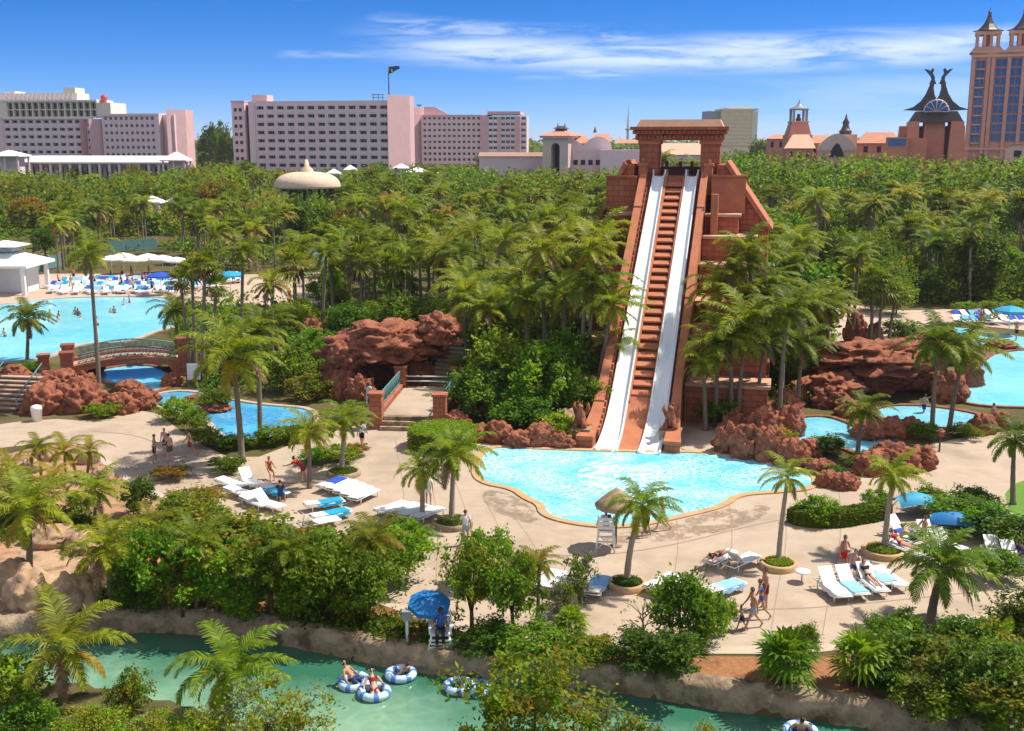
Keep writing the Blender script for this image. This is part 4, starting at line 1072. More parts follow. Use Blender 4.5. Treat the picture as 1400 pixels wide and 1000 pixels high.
bay_grid(h3, hx(681), zt - 8 * fh, 3, 8, (hx(700) - hx(681)) / 3, fh, y=-1, balc=True, slabm='pinktrim', wm='glassblue', cap=24)
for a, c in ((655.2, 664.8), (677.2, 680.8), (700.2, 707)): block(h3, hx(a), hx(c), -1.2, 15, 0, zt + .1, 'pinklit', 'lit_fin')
block(h3, hx(665), hx(700), .7, 15, 0, zt, 'pinkwall', 'body'); block(h3, hx(664), hx(707), -1.3, 15.3, zt + .81, zt + 2.2, 'pinklit', 'roof_edge')
bay_grid(h3, hx(707.2), zt - 8 * fh, 1, 8, hx(714) - hx(707.2), fh, y=1, balc=True, slabm='white', wm='glassblue', cap=8)
block(h3, hx(707.2), hx(714), 2.7, 14, 0, zt + .2, 'pinkwall', 'body')

# tan hotel beyond the temple gate
D = 760; k = D / 1490.0; o = far(968, D)
h4 = thing('tan_tower_hotel', 'distant tan gridded hotel block standing beyond the temple gate', 'hotel', o, R(4))
zt = zrow(152, D); W = 66 * k; fh = 2.5
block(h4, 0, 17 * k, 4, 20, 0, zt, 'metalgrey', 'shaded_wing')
bay_grid(h4, 18 * k, zt - 9 * fh, 11, 9, 40 * k / 11, fh, y=0, wallm='tangrid', slabm='tangrid', depth=.5, fin=.7, slab=.9, balc=False, wm='tangrid', cap=99)
block(h4, 17.5 * k, W, .82, 20, 0, zt, 'tangrid', 'body'); block(h4, 58 * k, W, 0, .8, 0, zt, 'cream', 'end_pier'); block(h4, 17.5 * k, W + .2, -.3, 20.2, zt + .46, zt + 1.6, 'tangrid', 'roof_edge'); block(h4, 25 * k, 60 * k, 4, 14, zt + 1.61, zt + 2.6, 'cream', 'roof_house')

# lattice mast
D = 640; o = far(858, D); zt = zrow(141, D)
ms = thing('radio_mast', 'thin grey lattice mast rising behind the terracotta roofs', 'mast', o)
b = MB(); hh = zt
for (x, y) in ((-.7, -.4), (.7, -.4), (0, .7)): b.tube([(x, y, 0), (x * .6, y * .6, hh * .8)], .22, 5)
for i in range(22):
    z = hh * .8 * i / 22; z2 = hh * .8 * (i + 1) / 22; f = 1 - .4 * i / 22
    b.tube([(-.7 * f, -.4 * f, z), (.7 * f, -.4 * f, z2)], .09, 4)
b.build('lattice', M['metalgrey'], ms); b = MB(); b.tube([(0, 0, hh * .8), (0, 0, hh)], [.22, .08], 5); b.build('antenna', M['metalgrey'], ms)
b = MB(); b.lathe([(.1, 0), (1.5, .1), (1.5, .8), (.1, .9)], 10, c=(0, 0, hh * .62)); b.build('platform_ring', M['metalgrey'], ms)

# long white roofed building and its pavilions
D = 325; k = D / 1490.0; o = far(20, D)
lg = thing('long_hall', 'long low hall with a bright white roof and pink columns before the terraced hotel', 'building', o, R(-3))
ze, zr_ = zrow(222, D), zrow(213.5, D); W = 210 * k
b = MB(); b.hexa([(0, 0), (W, 0), (W, 16), (0, 16)], ze, zr_, 0, [(2, 7), (W - 3, 7), (W - 3, 9), (2, 9)]); b.build('roof', M['whiteroof'], lg)
block(lg, 1, W - 1, 4, 15, 0, ze - .01, 'pinkwall', 'wall'); block(lg, .3, W - .3, .2, 15.8, ze - .5, ze - .005, 'pinktrim', 'eaves')
cpart = None
for i in range(16):
    x = 1 + i * (W - 2) / 15
    if cpart is None:
        cpart = block(lg, -.35, .35, -.35, .35, 0, ze - .51, 'pinktrim', 'column'); cpart.location = (x, .8, 0)
    else: dup(cpart, (x, .8, 0), 0, parent=lg)
for i in range(15): block(lg, 1.6 + i * (W - 2) / 15, 1 + (i + 1) * (W - 2) / 15 - .6, 3.9, 3.999, 1, ze - 1.4, 'glassdark', 'window')
def pavilion(px, D, w, eave, ridge, label, m='whiteroof', wallm='pinktrim', cup=False, rz=0, name='pavilion'):
    o = far(px, D); t = thing(name, label, 'pavilion', o, rz); ze, zr_ = zrow(eave, D), zrow(ridge, D)
    b = MB(); h = w / 2
    b.hexa([(-h, -h), (h, -h), (h, h), (-h, h)], ze, zr_, 0, [(-h * .08, -h * .08), (h * .08, -h * .08), (h * .08, h * .08), (-h * .08, h * .08)]); b.box(-h, h, -h, h, ze - .3, ze - .001); b.build('roof', M[m], t)
    for x in (-1, 0, 1):
        for y in (-1, 1): block(t, x * h * .8 - .22, x * h * .8 + .22, y * h * .8 - .22, y * h * .8 + .22, 0, ze - .31, wallm, 'column')
    block(t, -h * .6, h * .6, -h * .1, h * .7, 0, ze - .32, wallm, 'wall')
    return t
pavilion(12, 318, 9, 213, 205.5, 'small white hipped roof at the west end of the long hall')
pavilion(240, 318, 7.5, 219, 208, 'grey hipped roof pavilion at the east end of the long hall', m='pinktrim')
pavilion(203, 232, 4.6, 276, 268, 'white peaked pavilion standing among olive trees behind the far pool', m='white')
pavilion(236, 236, 4.0, 275.5, 268, 'white peaked pavilion beside pale rocks among olive trees', m='white')
for i, (px, py, D, w) in enumerate([(478, 226, 300, 3.5), (570, 229, 280, 6), (592, 233, 275, 4), (455, 231, 280, 3.5), (548, 224, 330, 5)]):
    pavilion(px, D, w, py + 6, py, ['low white roof over the grove before the long pink hotel slab', 'broad white peaked roof in the grove before the glazed hotel', 'small white peaked roof behind palms near the gatehouse side of the grove', 'little white peaked roof east of the thatched dome', 'flat white roof tucked under the glazed hotel'][i], m='white')

# thatched dome
D = 205; k = D / 1490.; o = far(418, D)
dm = thing('thatched_dome', 'pale thatched dome pavilion with a pointed finial above the grove', 'pavilion', o)
ze, zt = zrow(254, D), zrow(235, D); r_ = 41 * k; prof_ = []
for i in range(11):
    t = i / 10; prof_.append((r_ * math.cos(t * math.pi / 2) ** .75 + .35, ze + (zt - ze) * math.sin(t * math.pi / 2)))
b = MB(); b.lathe([(r_ * .9, ze - .5)] + [(r_ + .4, ze - .4)] + prof_, 36, wob=.03); b.build('thatch_roof', M['palethatch'], dm)
b = MB(); b.lathe([(1.3, zt - .1), (1.1, zt + .5), (.5, zt + 1.0), (.25, zt + 2.2), (0.02, zrow(220, D))], 14); b.build('finial', M['palethatch'], dm)
pc = None
for i in range(10):
    a = i * math.pi / 5; l = (math.cos(a) * r_ * .8, math.sin(a) * r_ * .8, 0)
    if pc is None:
        b = MB(); b.tube([(0, 0, 0), (0, 0, ze - .3)], .25, 8); pc = b.build('post', M['wood'], dm); pc.location = l
    else: dup(pc, l, 0, parent=dm)

# gatehouse with a hip roof and terracotta wing
D = 270; k = D / 1490.; o = far(742, D)
gh = thing('gatehouse', 'pink gatehouse with arched dark doorway and a terracotta hipped roof', 'building', o, R(-16))
def hx(px): return (px - 742) * k * 1.02
ze = zrow(189, D)
W = hx(776)
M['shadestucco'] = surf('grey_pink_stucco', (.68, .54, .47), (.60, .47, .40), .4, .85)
b = MB(); aw = W * .34; cx = W * .5; za = zrow(202, D); zb = 0
b.box(0, cx - aw / 2, 0, 6, 0, ze); b.box(cx + aw / 2, W, 0, 6, 0, ze)
arc = [(cx - aw / 2, ze), (cx - aw / 2, za)] + [(cx + aw / 2 * math.cos(a), za + aw / 2 * math.sin(a)) for a in [math.pi - i * math.pi / 10 for i in range(11)]][1:] + [(cx + aw / 2, ze)]
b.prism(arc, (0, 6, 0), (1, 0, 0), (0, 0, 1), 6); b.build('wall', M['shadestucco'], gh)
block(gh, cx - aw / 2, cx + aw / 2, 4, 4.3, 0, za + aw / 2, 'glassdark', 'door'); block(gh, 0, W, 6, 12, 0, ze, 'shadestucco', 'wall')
block(gh, -.6, W + .6, -.6, 12.6, ze + .002, ze + .5, 'pinktrim', 'eaves')
b = MB(); b.hexa([(-1, -1), (W + 1, -1), (W + 1, 13), (-1, 13)], ze + .501, zrow(179, D), 0, [(W * .28, 4), (W * .72, 4), (W * .72, 8), (W * .28, 8)]); b.build('roof', M['terracotta'], gh)
b = MB(); b.box(W * .32, W * .68, 4.4, 7.6, zrow(179.2, D), zrow(176, D)); b.hexa([(W * .24, 3.6), (W * .76, 3.6), (W * .76, 8.4), (W * .24, 8.4)], zrow(176, D), zrow(172, D), 0, [(W * .42, 5.5), (W * .58, 5.5), (W * .58, 6.5), (W * .42, 6.5)])
for x in (.36, .64): b.tube([(W * x, 6, zrow(173, D)), (W * x, 6, zrow(168, D))], [.2, .05], 6)
b.build('roof_lantern', M['bronze'], gh)
wg = thing('tiled_wing', 'pink wing with wavy gables and terracotta tiles beside the arched gatehouse', 'building', far(778, D + 2), R(-5))
def hx(px): return (px - 778) * k
zg = zrow(195, D)
block(wg, 0, hx(875), 0, 14, 0, zg - 2, 'pinkwall', 'wall')
b = MB(); out = [(0, zg - 2.0), (0, zg - .5)]
for i in range(25):
    t = i / 24; out.append((hx(778 + 56 * t), zg - 1.2 + 1.9 * abs(math.cos(t * math.pi * 1.5)) ** .8 + 1.0 * t))
out += [(hx(836), zg - 2.0)]
b.prism(out, (0, .35, 0), (1, 0, 0), (0, 0, 1), .4); b.build('wavy_gable', M['pinktrim'], wg)
for a, c, e, r0 in ((782, 806, 196, 186), (806, 836, 194, 183), (838, 878, 196, 191)):
    b = MB(); b.hexa([(hx(a), .4), (hx(c), .4), (hx(c), 14), (hx(a), 14)], zrow(e, D), zrow(r0, D), 0, [(hx(a + 6), 6), (hx(c - 6), 6), (hx(c - 6), 8), (hx(a + 6), 8)]); b.build('roof', M['terracotta'], wg)
for i in range(5): block(wg, hx(784 + i * 10), hx(790 + i * 10), -.06, .0, zrow(226, D), zrow(219, D), 'glassdark', 'window')
b = MB(); b.lathe([(.5, zrow(181, D)), (.3, zrow(178, D)), (.02, zrow(172, D))], 8, c=(hx(812), 7, 0)); b.build('finial', M['bronze'], wg)
b = MB(); b.hexa([(hx(820), -6), (hx(870), -6), (hx(870), -1), (hx(820), -1)], 0, zrow(205, D)); b.build('terrace_wall', M['pinktrim'], wg)
# pink wall west of the gatehouse and pink roof seen through the gate
lw = thing('pink_boundary_wall', 'low pink wall with a tiled top running west from the gatehouse', 'wall', far(655, 285), R(0))
block(lw, 0, 16.5, 0, 1, 0, zrow(214, 285), 'pinkwall', 'wall_body'); b = MB(); b.hexa([(-.2, -.4), (17, -.4), (17, 1.4), (-.2, 1.4)], zrow(213.9, 285), zrow(208.5, 285), 0, [(0, .3), (16.8, .3), (16.8, .7), (0, .7)]); b.build('tiled_top', M['salmonlit'], lw)
pr = thing('pink_roof_house', 'low house with a pink tiled roof seen through the temple gate', 'house', far(890, 240), R(4))
block(pr, 0, 14, 0, 8, 0, zrow(212, 240), 'pinkwall', 'wall'); b = MB(); b.hexa([(-.4, -.4), (14.4, -.4), (14.4, 8.4), (-.4, 8.4)], zrow(211.9, 240), zrow(196, 240), 0, [(2, 3.6), (12, 3.6), (12, 4.4), (2, 4.4)]); b.build('roof', M['salmonlit'], pr)

# lantern tower and terracotta roofs
D = 300; k = D / 1490.; o = far(1090, D)
lt = thing('lantern_tower', 'red stepped tower topped by an open white lantern with a grey cap', 'tower', o)
b = MB(); b.hexa([(-3.2, -3.2), (3.2, -3.2), (3.2, 3.2), (-3.2, 3.2)], 0, zrow(185, D)); b.hexa([(-2.9, -2.9), (2.9, -2.9), (2.9, 2.9), (-2.9, 2.9)], zrow(185, D), zrow(168, D), 0, [(-2.1, -2.1), (2.1, -2.1), (2.1, 2.1), (-2.1, 2.1)]); b.build('base', M['salmon'], lt)
block(lt, -2.3, 2.3, -2.3, 2.3, zrow(167.9, D), zrow(166, D), 'salmonlit', 'cornice')
for x in (-1, 1):
    for y in (-1, 1): block(lt, x * 1.7 - .28, x * 1.7 + .28, y * 1.7 - .28, y * 1.7 + .28, zrow(165.9, D), zrow(151, D), 'metalgrey', 'lantern_post')
b = MB(); b.lathe([(.7, zrow(165.9, D)), (.75, zrow(163, D)), (.4, zrow(160, D)), (.5, zrow(157, D)), (.05, zrow(156, D))], 10); b.build('bell', M['bronze'], lt)
b = MB(); b.box(-2.1, 2.1, -2.1, 2.1, zrow(150.9, D), zrow(149, D)); b.lathe([(2.3, zrow(148.9, D)), (1.3, zrow(146, D)), (.6, zrow(144, D)), (.25, zrow(141, D)), (.03, zrow(136, D))], 12); b.build('lantern_cap', M['metalgrey'], lt)
ro = [(1048, 1085, 190, 184, 320, 'low terracotta roof west of the lantern tower'), (1104, 1150, 196, 185, 290, 'broad terracotta roof between the lantern tower and the dark finial'), (1172, 1228, 196, 181, 300, 'terracotta roof with a glassy edge next to the horned dome hall'), (1075, 1110, 203, 184, 282, 'mauve hipped roof in front of the lantern tower')]
for i, (a, c, e, r0, D, lb) in enumerate(ro):
    t = thing('tiled_house', lb, 'house', far(a, D), R(-16)); k = D / 1490.; W = (c - a) * k; ze = zrow(e, D)
    block(t, 0, W, 0, 12, 0, ze, 'salmon', 'wall'); b = MB(); b.hexa([(-.5, -.5), (W + .5, -.5), (W + .5, 12.5), (-.5, 12.5)], ze + .001, zrow(r0, D), 0, [(W * .2, 5), (W * .8, 5), (W * .8, 7), (W * .2, 7)]); b.build('roof', M['terracotta'] if i != 3 else M['salmonlit'], t)
    for j in range(3): block(t, W * (.15 + .3 * j), W * (.25 + .3 * j), -.06, 0, ze - 2.4, ze - .8, 'glassdark', 'window')
D = 270; k = D / 1490.
bv = thing('barrel_hall', 'hall with a rounded mauve barrel roof and an arched front above the grove', 'building', far(1118, D), R(-14))
W = 50 * k; b = MB(); zs = zrow(206, D); zt = zrow(183, D); out = [(W * t, zs + (zt - zs) * math.sin(math.pi * t) ** .7) for t in [i / 16 for i in range(17)]]
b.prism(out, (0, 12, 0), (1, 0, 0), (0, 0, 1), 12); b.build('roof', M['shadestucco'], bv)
block(bv, .2, W - .2, .2, 11.8, 0, zs - .001, 'salmonlit', 'wall')
b = MB(); out2 = [(W * .3 + W * .4 * t, zs - 1.5 + 3.2 * math.sin(math.pi * t)) for t in [i / 10 for i in range(11)]]; b.prism(out2, (0, -.05, 0), (1, 0, 0), (0, 0, 1), .05); b.build('arched_window', M['glassdark'], bv)
sp = thing('dark_finial', 'dark pointed bronze finial on the terracotta roofs', 'finial', far(1155, 280))
b = MB(); D = 280; b.lathe([(1.5, 0), (1.5, zrow(182, D)), (1.7, zrow(180, D)), (1.2, zrow(178, D)), (.7, zrow(171, D)), (.9, zrow(168, D)), (.4, zrow(163, D)), (.03, zrow(155, D))], 12); b.build('spire', M['bronze'], sp)
b = MB(); b.box(-2.4, 2.4, -2, 2, 0, zrow(184, D)); b.build('base', M['salmonlit'], sp)

M['hallstucco'] = surf('hall_stucco', (.72, .28, .18), (.62, .22, .14), .5, .85)
# hall with the two curved horns
D = 255; k = D / 1490.; o = far(1277, D)
dh = thing('horned_hall', 'salmon hall crowned by two curved dark horns with flared tails over a glass fan', 'building', o, R(-18))
def hx(px): return (px - 1277) * k
b = MB()
for (a, c, y0, zt_, zt2) in ((1228, 1322, 6, 172, 0), (1238, 1262, 0, 166, 0), (1292, 1318, 0, 166, 0)):
    b.hexa([(hx(a), y0), (hx(c), y0), (hx(c), 16 - y0 * .1), (hx(a), 16 - y0 * .1)], 0, zrow(zt_, D), 0, [(hx(a + 5), y0 + 1), (hx(c - 5), y0 + 1), (hx(c - 5), 15), (hx(a + 5), 15)])
b.build('wall', M['hallstucco'], dh)
b = MB(); b.hexa([(hx(1262), 2), (hx(1292), 2), (hx(1292), 14), (hx(1262), 14)], 0, zrow(160, D), 0, [(hx(1264), 3), (hx(1290), 3), (hx(1290), 13), (hx(1264), 13)]); b.build('front_bay', M['hallstucco'], dh)
b = MB(); b.hexa([(hx(1222), 3), (hx(1240), 3), (hx(1240), 14), (hx(1222), 14)], 0, zrow(184, D), 0, [(hx(1232), 4), (hx(1240), 4), (hx(1240), 13), (hx(1232), 13)]); b.build('side_ramp', M['terracotta'], dh)
b = MB(); b.hexa([(hx(1244), 1.2), (hx(1312), 1.2), (hx(1312), 14), (hx(1244), 14)], zrow(166.5, D), zrow(152, D), 0, [(hx(1252), 2), (hx(1304), 2), (hx(1304), 13), (hx(1252), 13)]); b.build('roof_base', M['bronze'], dh)
b = MB(); zc = zrow(153, D); rr_ = 15 * k
b.prism([(rr_ * math.cos(a), zc + rr_ * .95 * math.sin(a)) for a in [math.pi * i / 14 for i in range(15)]], (0, .9, 0), (1, 0, 0), (0, 0, 1), .6); b.build('fan_glass', M['glassblue'], dh)
b = MB()
for i in range(13):
    a0, a1 = math.pi * i / 12, math.pi * (i + 1) / 12
    if i < 12: b.tube([(rr_ * math.cos(a0), .6, zc + rr_ * math.sin(a0)), (rr_ * math.cos(a1), .6, zc + rr_ * math.sin(a1))], .28, 6)
    if i % 2 == 0: b.tube([(0, .25, zc), (rr_ * math.cos(a0), .25, zc + rr_ * math.sin(a0))], .08, 5)
b.build('fan_rib', M['pinktrim'], dh)
for sd in (-1, 1):
    pts_o = [(1318, 150), (1306, 146), (1297, 138), (1291, 128), (1287, 116), (1285, 110)]; pts_i = [(1281, 110), (1282, 120), (1280, 130), (1277.6, 134), (1277.6, 152)]
    out = [(sd * hx(x), zrow(y, D)) for x, y in pts_o + pts_i]
    b = MB(); b.prism(out, (0, 2, 0), (1, 0, 0), (0, 0, 1), 3 * (-1)); hn = b.build('roof_horn', M['bronze'], dh)
    tail = [(1284.5, 111), (1286, 104), (1290, 99), (1295, 93), (1290, 94), (1287.5, 96), (1285, 92), (1282.5, 94), (1284, 99), (1281, 105), (1281.5, 111)]
    b = MB(); b.prism([(sd * hx(x), zrow(y, D)) for x, y in tail], (0, 3, 0), (1, 0, 0), (0, 0, 1), -1.2); b.build('tail_finial', M['bronze'], hn)
    b = MB(); b.tube([(sd * hx(1283.2), 3.5, zrow(114, D)), (sd * hx(1283.2), 3.5, zrow(107, D))], [.8, .35], 8); b.build('finial_neck', M['bronze'], hn)
block(dh, hx(1216), hx(1244), -4, -1, 0, zrow(188, D), 'hallstucco', 'forecourt_wall'); block(dh, hx(1219), hx(1241), -4.1, -4.0, zrow(188, D) - 1.9, zrow(188, D) - .3, 'glassblue', 'glass_band')
block(dh, hx(1242), hx(1268), -2, 1, 0, zrow(189, D), 'hallstucco', 'forecourt_wall')

# tower hotel at the edge
D = 300; k = D / 1490.; o = far(1321, D)
tw = thing('tower_hotel', 'tall salmon hotel tower with columns of blue windows and open turrets', 'hotel', o, R(-21))
def hx(px): return (px - 1324) * k * .92
zt = zrow(72, D); W = hx(1450)
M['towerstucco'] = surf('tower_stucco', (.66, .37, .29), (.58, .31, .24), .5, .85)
block(tw, 0, W, 0, 20, 0, zt, 'towerstucco', 'body')
cols = [(1330, 1340), (1356, 1369), (1374.5, 1388), (1394, 1408), (1414, 1428)]
for ci, (a, c) in enumerate(cols):
    win = mwin('window', (c - a) * k, 1.95, 'glassblue', frame='salmon', bars=1)
    for j in range(9):
        l = ((hx(a) + hx(c)) / 2, -.1, zrow(193 - j * 12.6 + (0 if ci else 2), D))
        if j == 0: win.parent = tw; win.location = l
        else: dup(win, l, 0, parent=tw)
for px in (1325.5, 1345, 1351, 1371.8, 1391, 1411): block(tw, hx(px) - .45, hx(px) + .45, -.7, -.001, 0, zrow(79, D), 'towerstucco', 'pilaster')
for py in (73, 79, 205): block(tw, -.5, W + .5, -.85, -.702, zrow(py, D), zrow(py, D) + .55, 'salmonlit', 'cornice')
for j in range(9): block(tw, hx(1330) - .25, hx(1340) + .25, -.55, -.13, zrow(193.6 - j * 12.6 + 2, D) - .25, zrow(193 - j * 12.6 + 2, D) - .10, 'salmonlit', 'balcony_slab')
def turret(px, s=1.0, label=None):
    x = hx(px) - 2.0; zb = zt + .001
    b = MB(); w_ = 3.3 * s
    b.hexa([(x - w_ * 1.35, 2 - .2), (x + w_ * 1.35, 2 - .2), (x + w_ * 1.35, 2 + w_ * 2.4), (x - w_ * 1.35, 2 + w_ * 2.4)], zb, zb + 1.6, 0, [(x - w_, 2), (x + w_, 2), (x + w_, 2 + 2 * w_), (x - w_, 2 + 2 * w_)]); b.build('turret_base', M['towerstucco'], tw)
    z1, z2 = zb + 1.601, zrow(47, D)
    for dx in (-1, -.33, .33, 1):
        for dy in (0, 1): block(tw, x + dx * w_ * .82 - .4 * s, x + dx * w_ * .82 + .4 * s, 2.2 + dy * w_ * 1.7 - .35, 2.2 + dy * w_ * 1.7 + .35, z1, z2, 'towerstucco', 'turret_post')
    block(tw, x - w_ * .3, x + w_ * .3, 2.2 + w_ * .6, 2.2 + w_ * 1.2, z1, z2, 'salmon', 'turret_core')
    block(tw, x - w_ * 1.02, x + w_ * 1.02, 1.8, 2.3 + w_ * 1.9, z2 + .001, z2 + .9, 'salmonlit', 'turret_ring')
    b = MB(); zz = z2 + .901; H = zrow(8, D) - zz
    b.lathe([(w_ * 1.28, .25), (w_ * 1.05, 0), (w_ * .72, .9), (w_ * .42, 2.0), (w_ * .22, 3.4), (w_ * .12, 4.6), (w_ * .16, 5.0), (.12, 5.5), (.03, H)], 8, c=(x, 2.2 + w_ * .85, zz), smooth=False); b.build('turret_spire', M['bronze'], tw)
turret(1353, .95); turret(1399, 1.0)
sh = thing('small_pink_lodge', 'small pink lodge with a curved gable below the tower hotel', 'house', far(1376, 262), R(-22))
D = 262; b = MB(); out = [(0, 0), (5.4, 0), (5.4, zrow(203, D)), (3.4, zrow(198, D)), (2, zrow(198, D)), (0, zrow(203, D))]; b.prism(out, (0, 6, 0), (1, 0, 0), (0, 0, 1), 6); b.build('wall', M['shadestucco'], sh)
b = MB(); b.box(-.3, 5.7, -.3, 6.3, zrow(197.9, D), zrow(196.5, D)); b.build('roof', M['terracotta'], sh); block(sh, 1.8, 3.4, -.08, -.001, zrow(215, D), zrow(206, D), 'glassdark', 'window')
# ---------------------------------------------------------------- palms one can point to
palm(137, 552, 122, 348, 4.6, 'tall slender palm rising in front of the arched bridge and wave pool', crown=CO[2], bend=.1)
palm(37, 494, 38, 436, 5.2, 'young coconut palm on the grassy edge of the wave pool', crown=COD[1])
palm(331, 632, 318, 488, 6.6, 'big drooping coconut palm leaning over the blue stream', crown=CO[0], r0=.2)
palm(356, 606, 352, 452, 5.2, 'straight coconut palm on the kerb of the blue stream behind the drooping one', crown=COD[0])
for i, (a, b_, c, d_, s_, lb) in enumerate([(268, 520, 262, 372, 3.6, 'fan palm with a shaggy skirt, first of the tight cluster east of the arched bridge'), (277, 526, 280, 364, 3.8, 'tallest fan palm of the tight cluster east of the arched bridge'), (287, 522, 296, 392, 3.4, 'shortest fan palm of the tight cluster east of the arched bridge'), (262, 514, 246, 384, 3.4, 'fan palm bent towards the wave pool in the cluster by the arched bridge'), (330, 505, 332, 345, 4.4, 'broad dark palm standing between the fan palm cluster and the grotto'), (372, 520, 372, 390, 4.0, 'thin palm with olive crown uphill of the blue stream')]):
    palm(a, b_, c, d_, s_, lb, 'fan' if i < 4 else 'coconut')
palm(242, 492, 240, 424, 5.0, 'dark young coconut palm with level fronds at the end of the wave pool', crown=COD[0])
palm(577, 712, 578, 644, 3.0, 'small palm with a yellow frond beside the row of white loungers', crown=CO[3], r0=.14, pale=True)
palm(617, 714, 621, 622, 4.2, 'taller wind-blown palm in the dark planting ring by the slide pool', crown=CO[1], r0=.15, pale=True)
palm(467, 646, 471, 574, 3.6, 'yellowish palm in the oval bed facing the plank bridge', crown=CO[3], r0=.15, pale=True)
palm(423, 668, 422, 592, 3.5, 'slim palm with a ragged crown among the towels and loungers', crown=CO[0], r0=.13)
palm(857, 800, 878, 692, 3.3, 'wind-bent palm in the ring planter next to the thatched parasol', crown=CO[3], r0=.15, rot=0, pale=True, bend=.9)
palm(1064, 772, 1077, 655, 2.7, 'sparse thin palm in the ring planter below the slide pool corner', crown=CO[2], r0=.13, pale=True)
palm(1209, 754, 1222, 652, 2.9, 'palm in the ring planter beside the man in red shorts', crown=CO[1], r0=.15, pale=True)
palm(1172, 628, 1181, 562, 3.4, 'dark short palm beside the lower grotto pool', crown=COD[0], r0=.15)
palm(1274, 592, 1283, 470, 5.8, 'coconut palm with drooping crown before the upper grotto pool', crown=COD[1], r0=.17)
palm(1298, 587, 1319, 480, 6.0, 'coconut palm leaning towards the broad upper grotto pool', crown=CO[1], r0=.17)
palm(1385, 690, 1387, 602, 3.6, 'coconut palm standing on the lawn by the curved path', crown=COD[0], r0=.15)
palm(1064, 590, 1076, 428, 5.6, 'tall dense palm on the rocky bank beside the slide temple', crown=COD[0], r0=.17)
palm(988, 535, 990, 412, 5.8, 'thick crowned palm hugging the slide temple wall', crown=CO[0], r0=.18)
palm(1014, 562, 1004, 372, 4.6, 'tall palm whose crown covers the temple terraces', crown=CO[2], r0=.16)
palm(1032, 580, 1046, 470, 4.2, 'lower palm between two taller ones beside the temple foot', crown=COD[1], r0=.15)
palm(972, 548, 958, 440, 4.2, 'palm bending over the edge of the white flume', crown=CO[1], r0=.14)
palm(1272, 854, 1290, 776, 4.6, 'large dark coconut palm beside the deck above the river shrubs', crown=COD[1], r0=.2)
palm(40, 800, 38, 698, 4.4, 'green coconut palm in the sandy bed over the tan boulders', crown=CO[0], r0=.16)
palm(84, 975, 87, 888, 4.4, 'young upright palm on the low tan lip of the river', crown=CO[2], r0=.16, z=-.3)
palm(310, 1005, 315, 915, 4.0, 'short palm with tall arching fronds over the pale river shallows', crown=CO[3], r0=.15, z=-.3)
palm(88, 668, 88, 618, 3.2, 'yellow fronded small palm in the sandy bed by the path edge', crown=COY[0], r0=.1)
palm(56, 655, 52, 612, 2.4, 'little palm behind the yellow one among pale stones', crown=CO[3], r0=.09)
palm(118, 655, 122, 618, 2.6, 'yellow green palm on the sandy bed beside the path corner', crown=COY[0], r0=.09)
palm(30, 720, 28, 668, 3.2, 'olive palm overlapping the coconut palm of the sandy bed', crown=CO[3], r0=.1)
palm(70, 700, 72, 655, 2.8, 'yellow palm in the middle of the sandy bed', crown=COY[0], r0=.09)
palm(128, 720, 130, 672, 3.2, 'feathery palm at the edge of the sandy bed by the dark sapling', crown=CO[1], r0=.1)
palm(10, 690, 12, 640, 3.0, 'golden palm at the edge of the sandy bed', crown=COY[0], r0=.1)
palm(505, 826, 509, 738, 3.0, 'bright feathery palm rising out of the river shrubs near the blue canopy', crown=CO[1], r0=.13)
palm(150, 828, 148, 752, 3.8, 'bushy palm clump between the tan boulders and the red flowered shrub', crown=CO[1], r0=.15)
palm(200, 790, 205, 722, 3.0, 'light green palm behind the red flowered shrub', crown=CO[3], r0=.12)
palm(660, 528, 661, 425, 5.0, 'pale trunked palm standing alone next to the grey stair flight', crown=CO[0], pale=True)
palm(1326, 416, 1327, 318, 4.6, 'slender lone palm behind the grotto deck', crown=CO[2], pale=True)
for a, b_, c, d_, s_, kd, lb in [(1158, 468, 1166, 362, 4.2, 'coconut', 'palm with twin neighbours on the red rocks by the grotto deck'), (1166, 470, 1174, 346, 4.2, 'coconut', 'taller twin palm on the red rocks by the grotto deck'), (1200, 478, 1208, 392, 4.2, 'fan', 'leaning fan palm in the dark clump over the strata rock'), (1190, 478, 1196, 380, 4.0, 'fan', 'upright fan palm in the dark clump over the strata rock'), (1214, 476, 1226, 402, 3.8, 'fan', 'short fan palm in the dark clump over the strata rock')]:
    palm(a, b_, c, d_, s_, lb, kd)
for a, b_, c, d_, s_, lb in [(800, 500, 803, 338, 4.8, 'tall palm nearest the shaded wall of the slide ramp'), (762, 505, 765, 372, 4.6, 'yellow green palm two trunks away from the slide ramp'), (700, 500, 712, 378, 4.4, 'arching palm over the dark jungle mound'), (735, 450, 742, 322, 4.4, 'tall green palm behind the jungle mound'), (634, 470, 640, 372, 4.2, 'palm above the top of the grey stair flight'), (548, 415, 550, 305, 4.4, 'straight palm on the terrace over the grotto rock'), (576, 420, 572, 322, 4.2, 'palm with pale trunk on the terrace over the grotto rock'), (495, 420, 492, 318, 4.2, 'shaggy palm beside the blue parasols over the grotto'), (440, 470, 446, 345, 4.0, 'dark thin palm in front of the blue parasols'), (830, 420, 832, 300, 4.6, 'palm pressed against the upper temple wall'), (1095, 470, 1098, 335, 4.8, 'broad palm west of the grotto deck path'), (1115, 400, 1118, 270, 4.8, 'tall palm over the start of the grotto deck path'), (1060, 420, 1056, 318, 4.8, 'palm touching the east flank of the temple')]:
    palm(a, b_, c, d_, s_, lb, 'fan' if 'shaggy' in lb or 'terrace over' in lb else 'coconut')

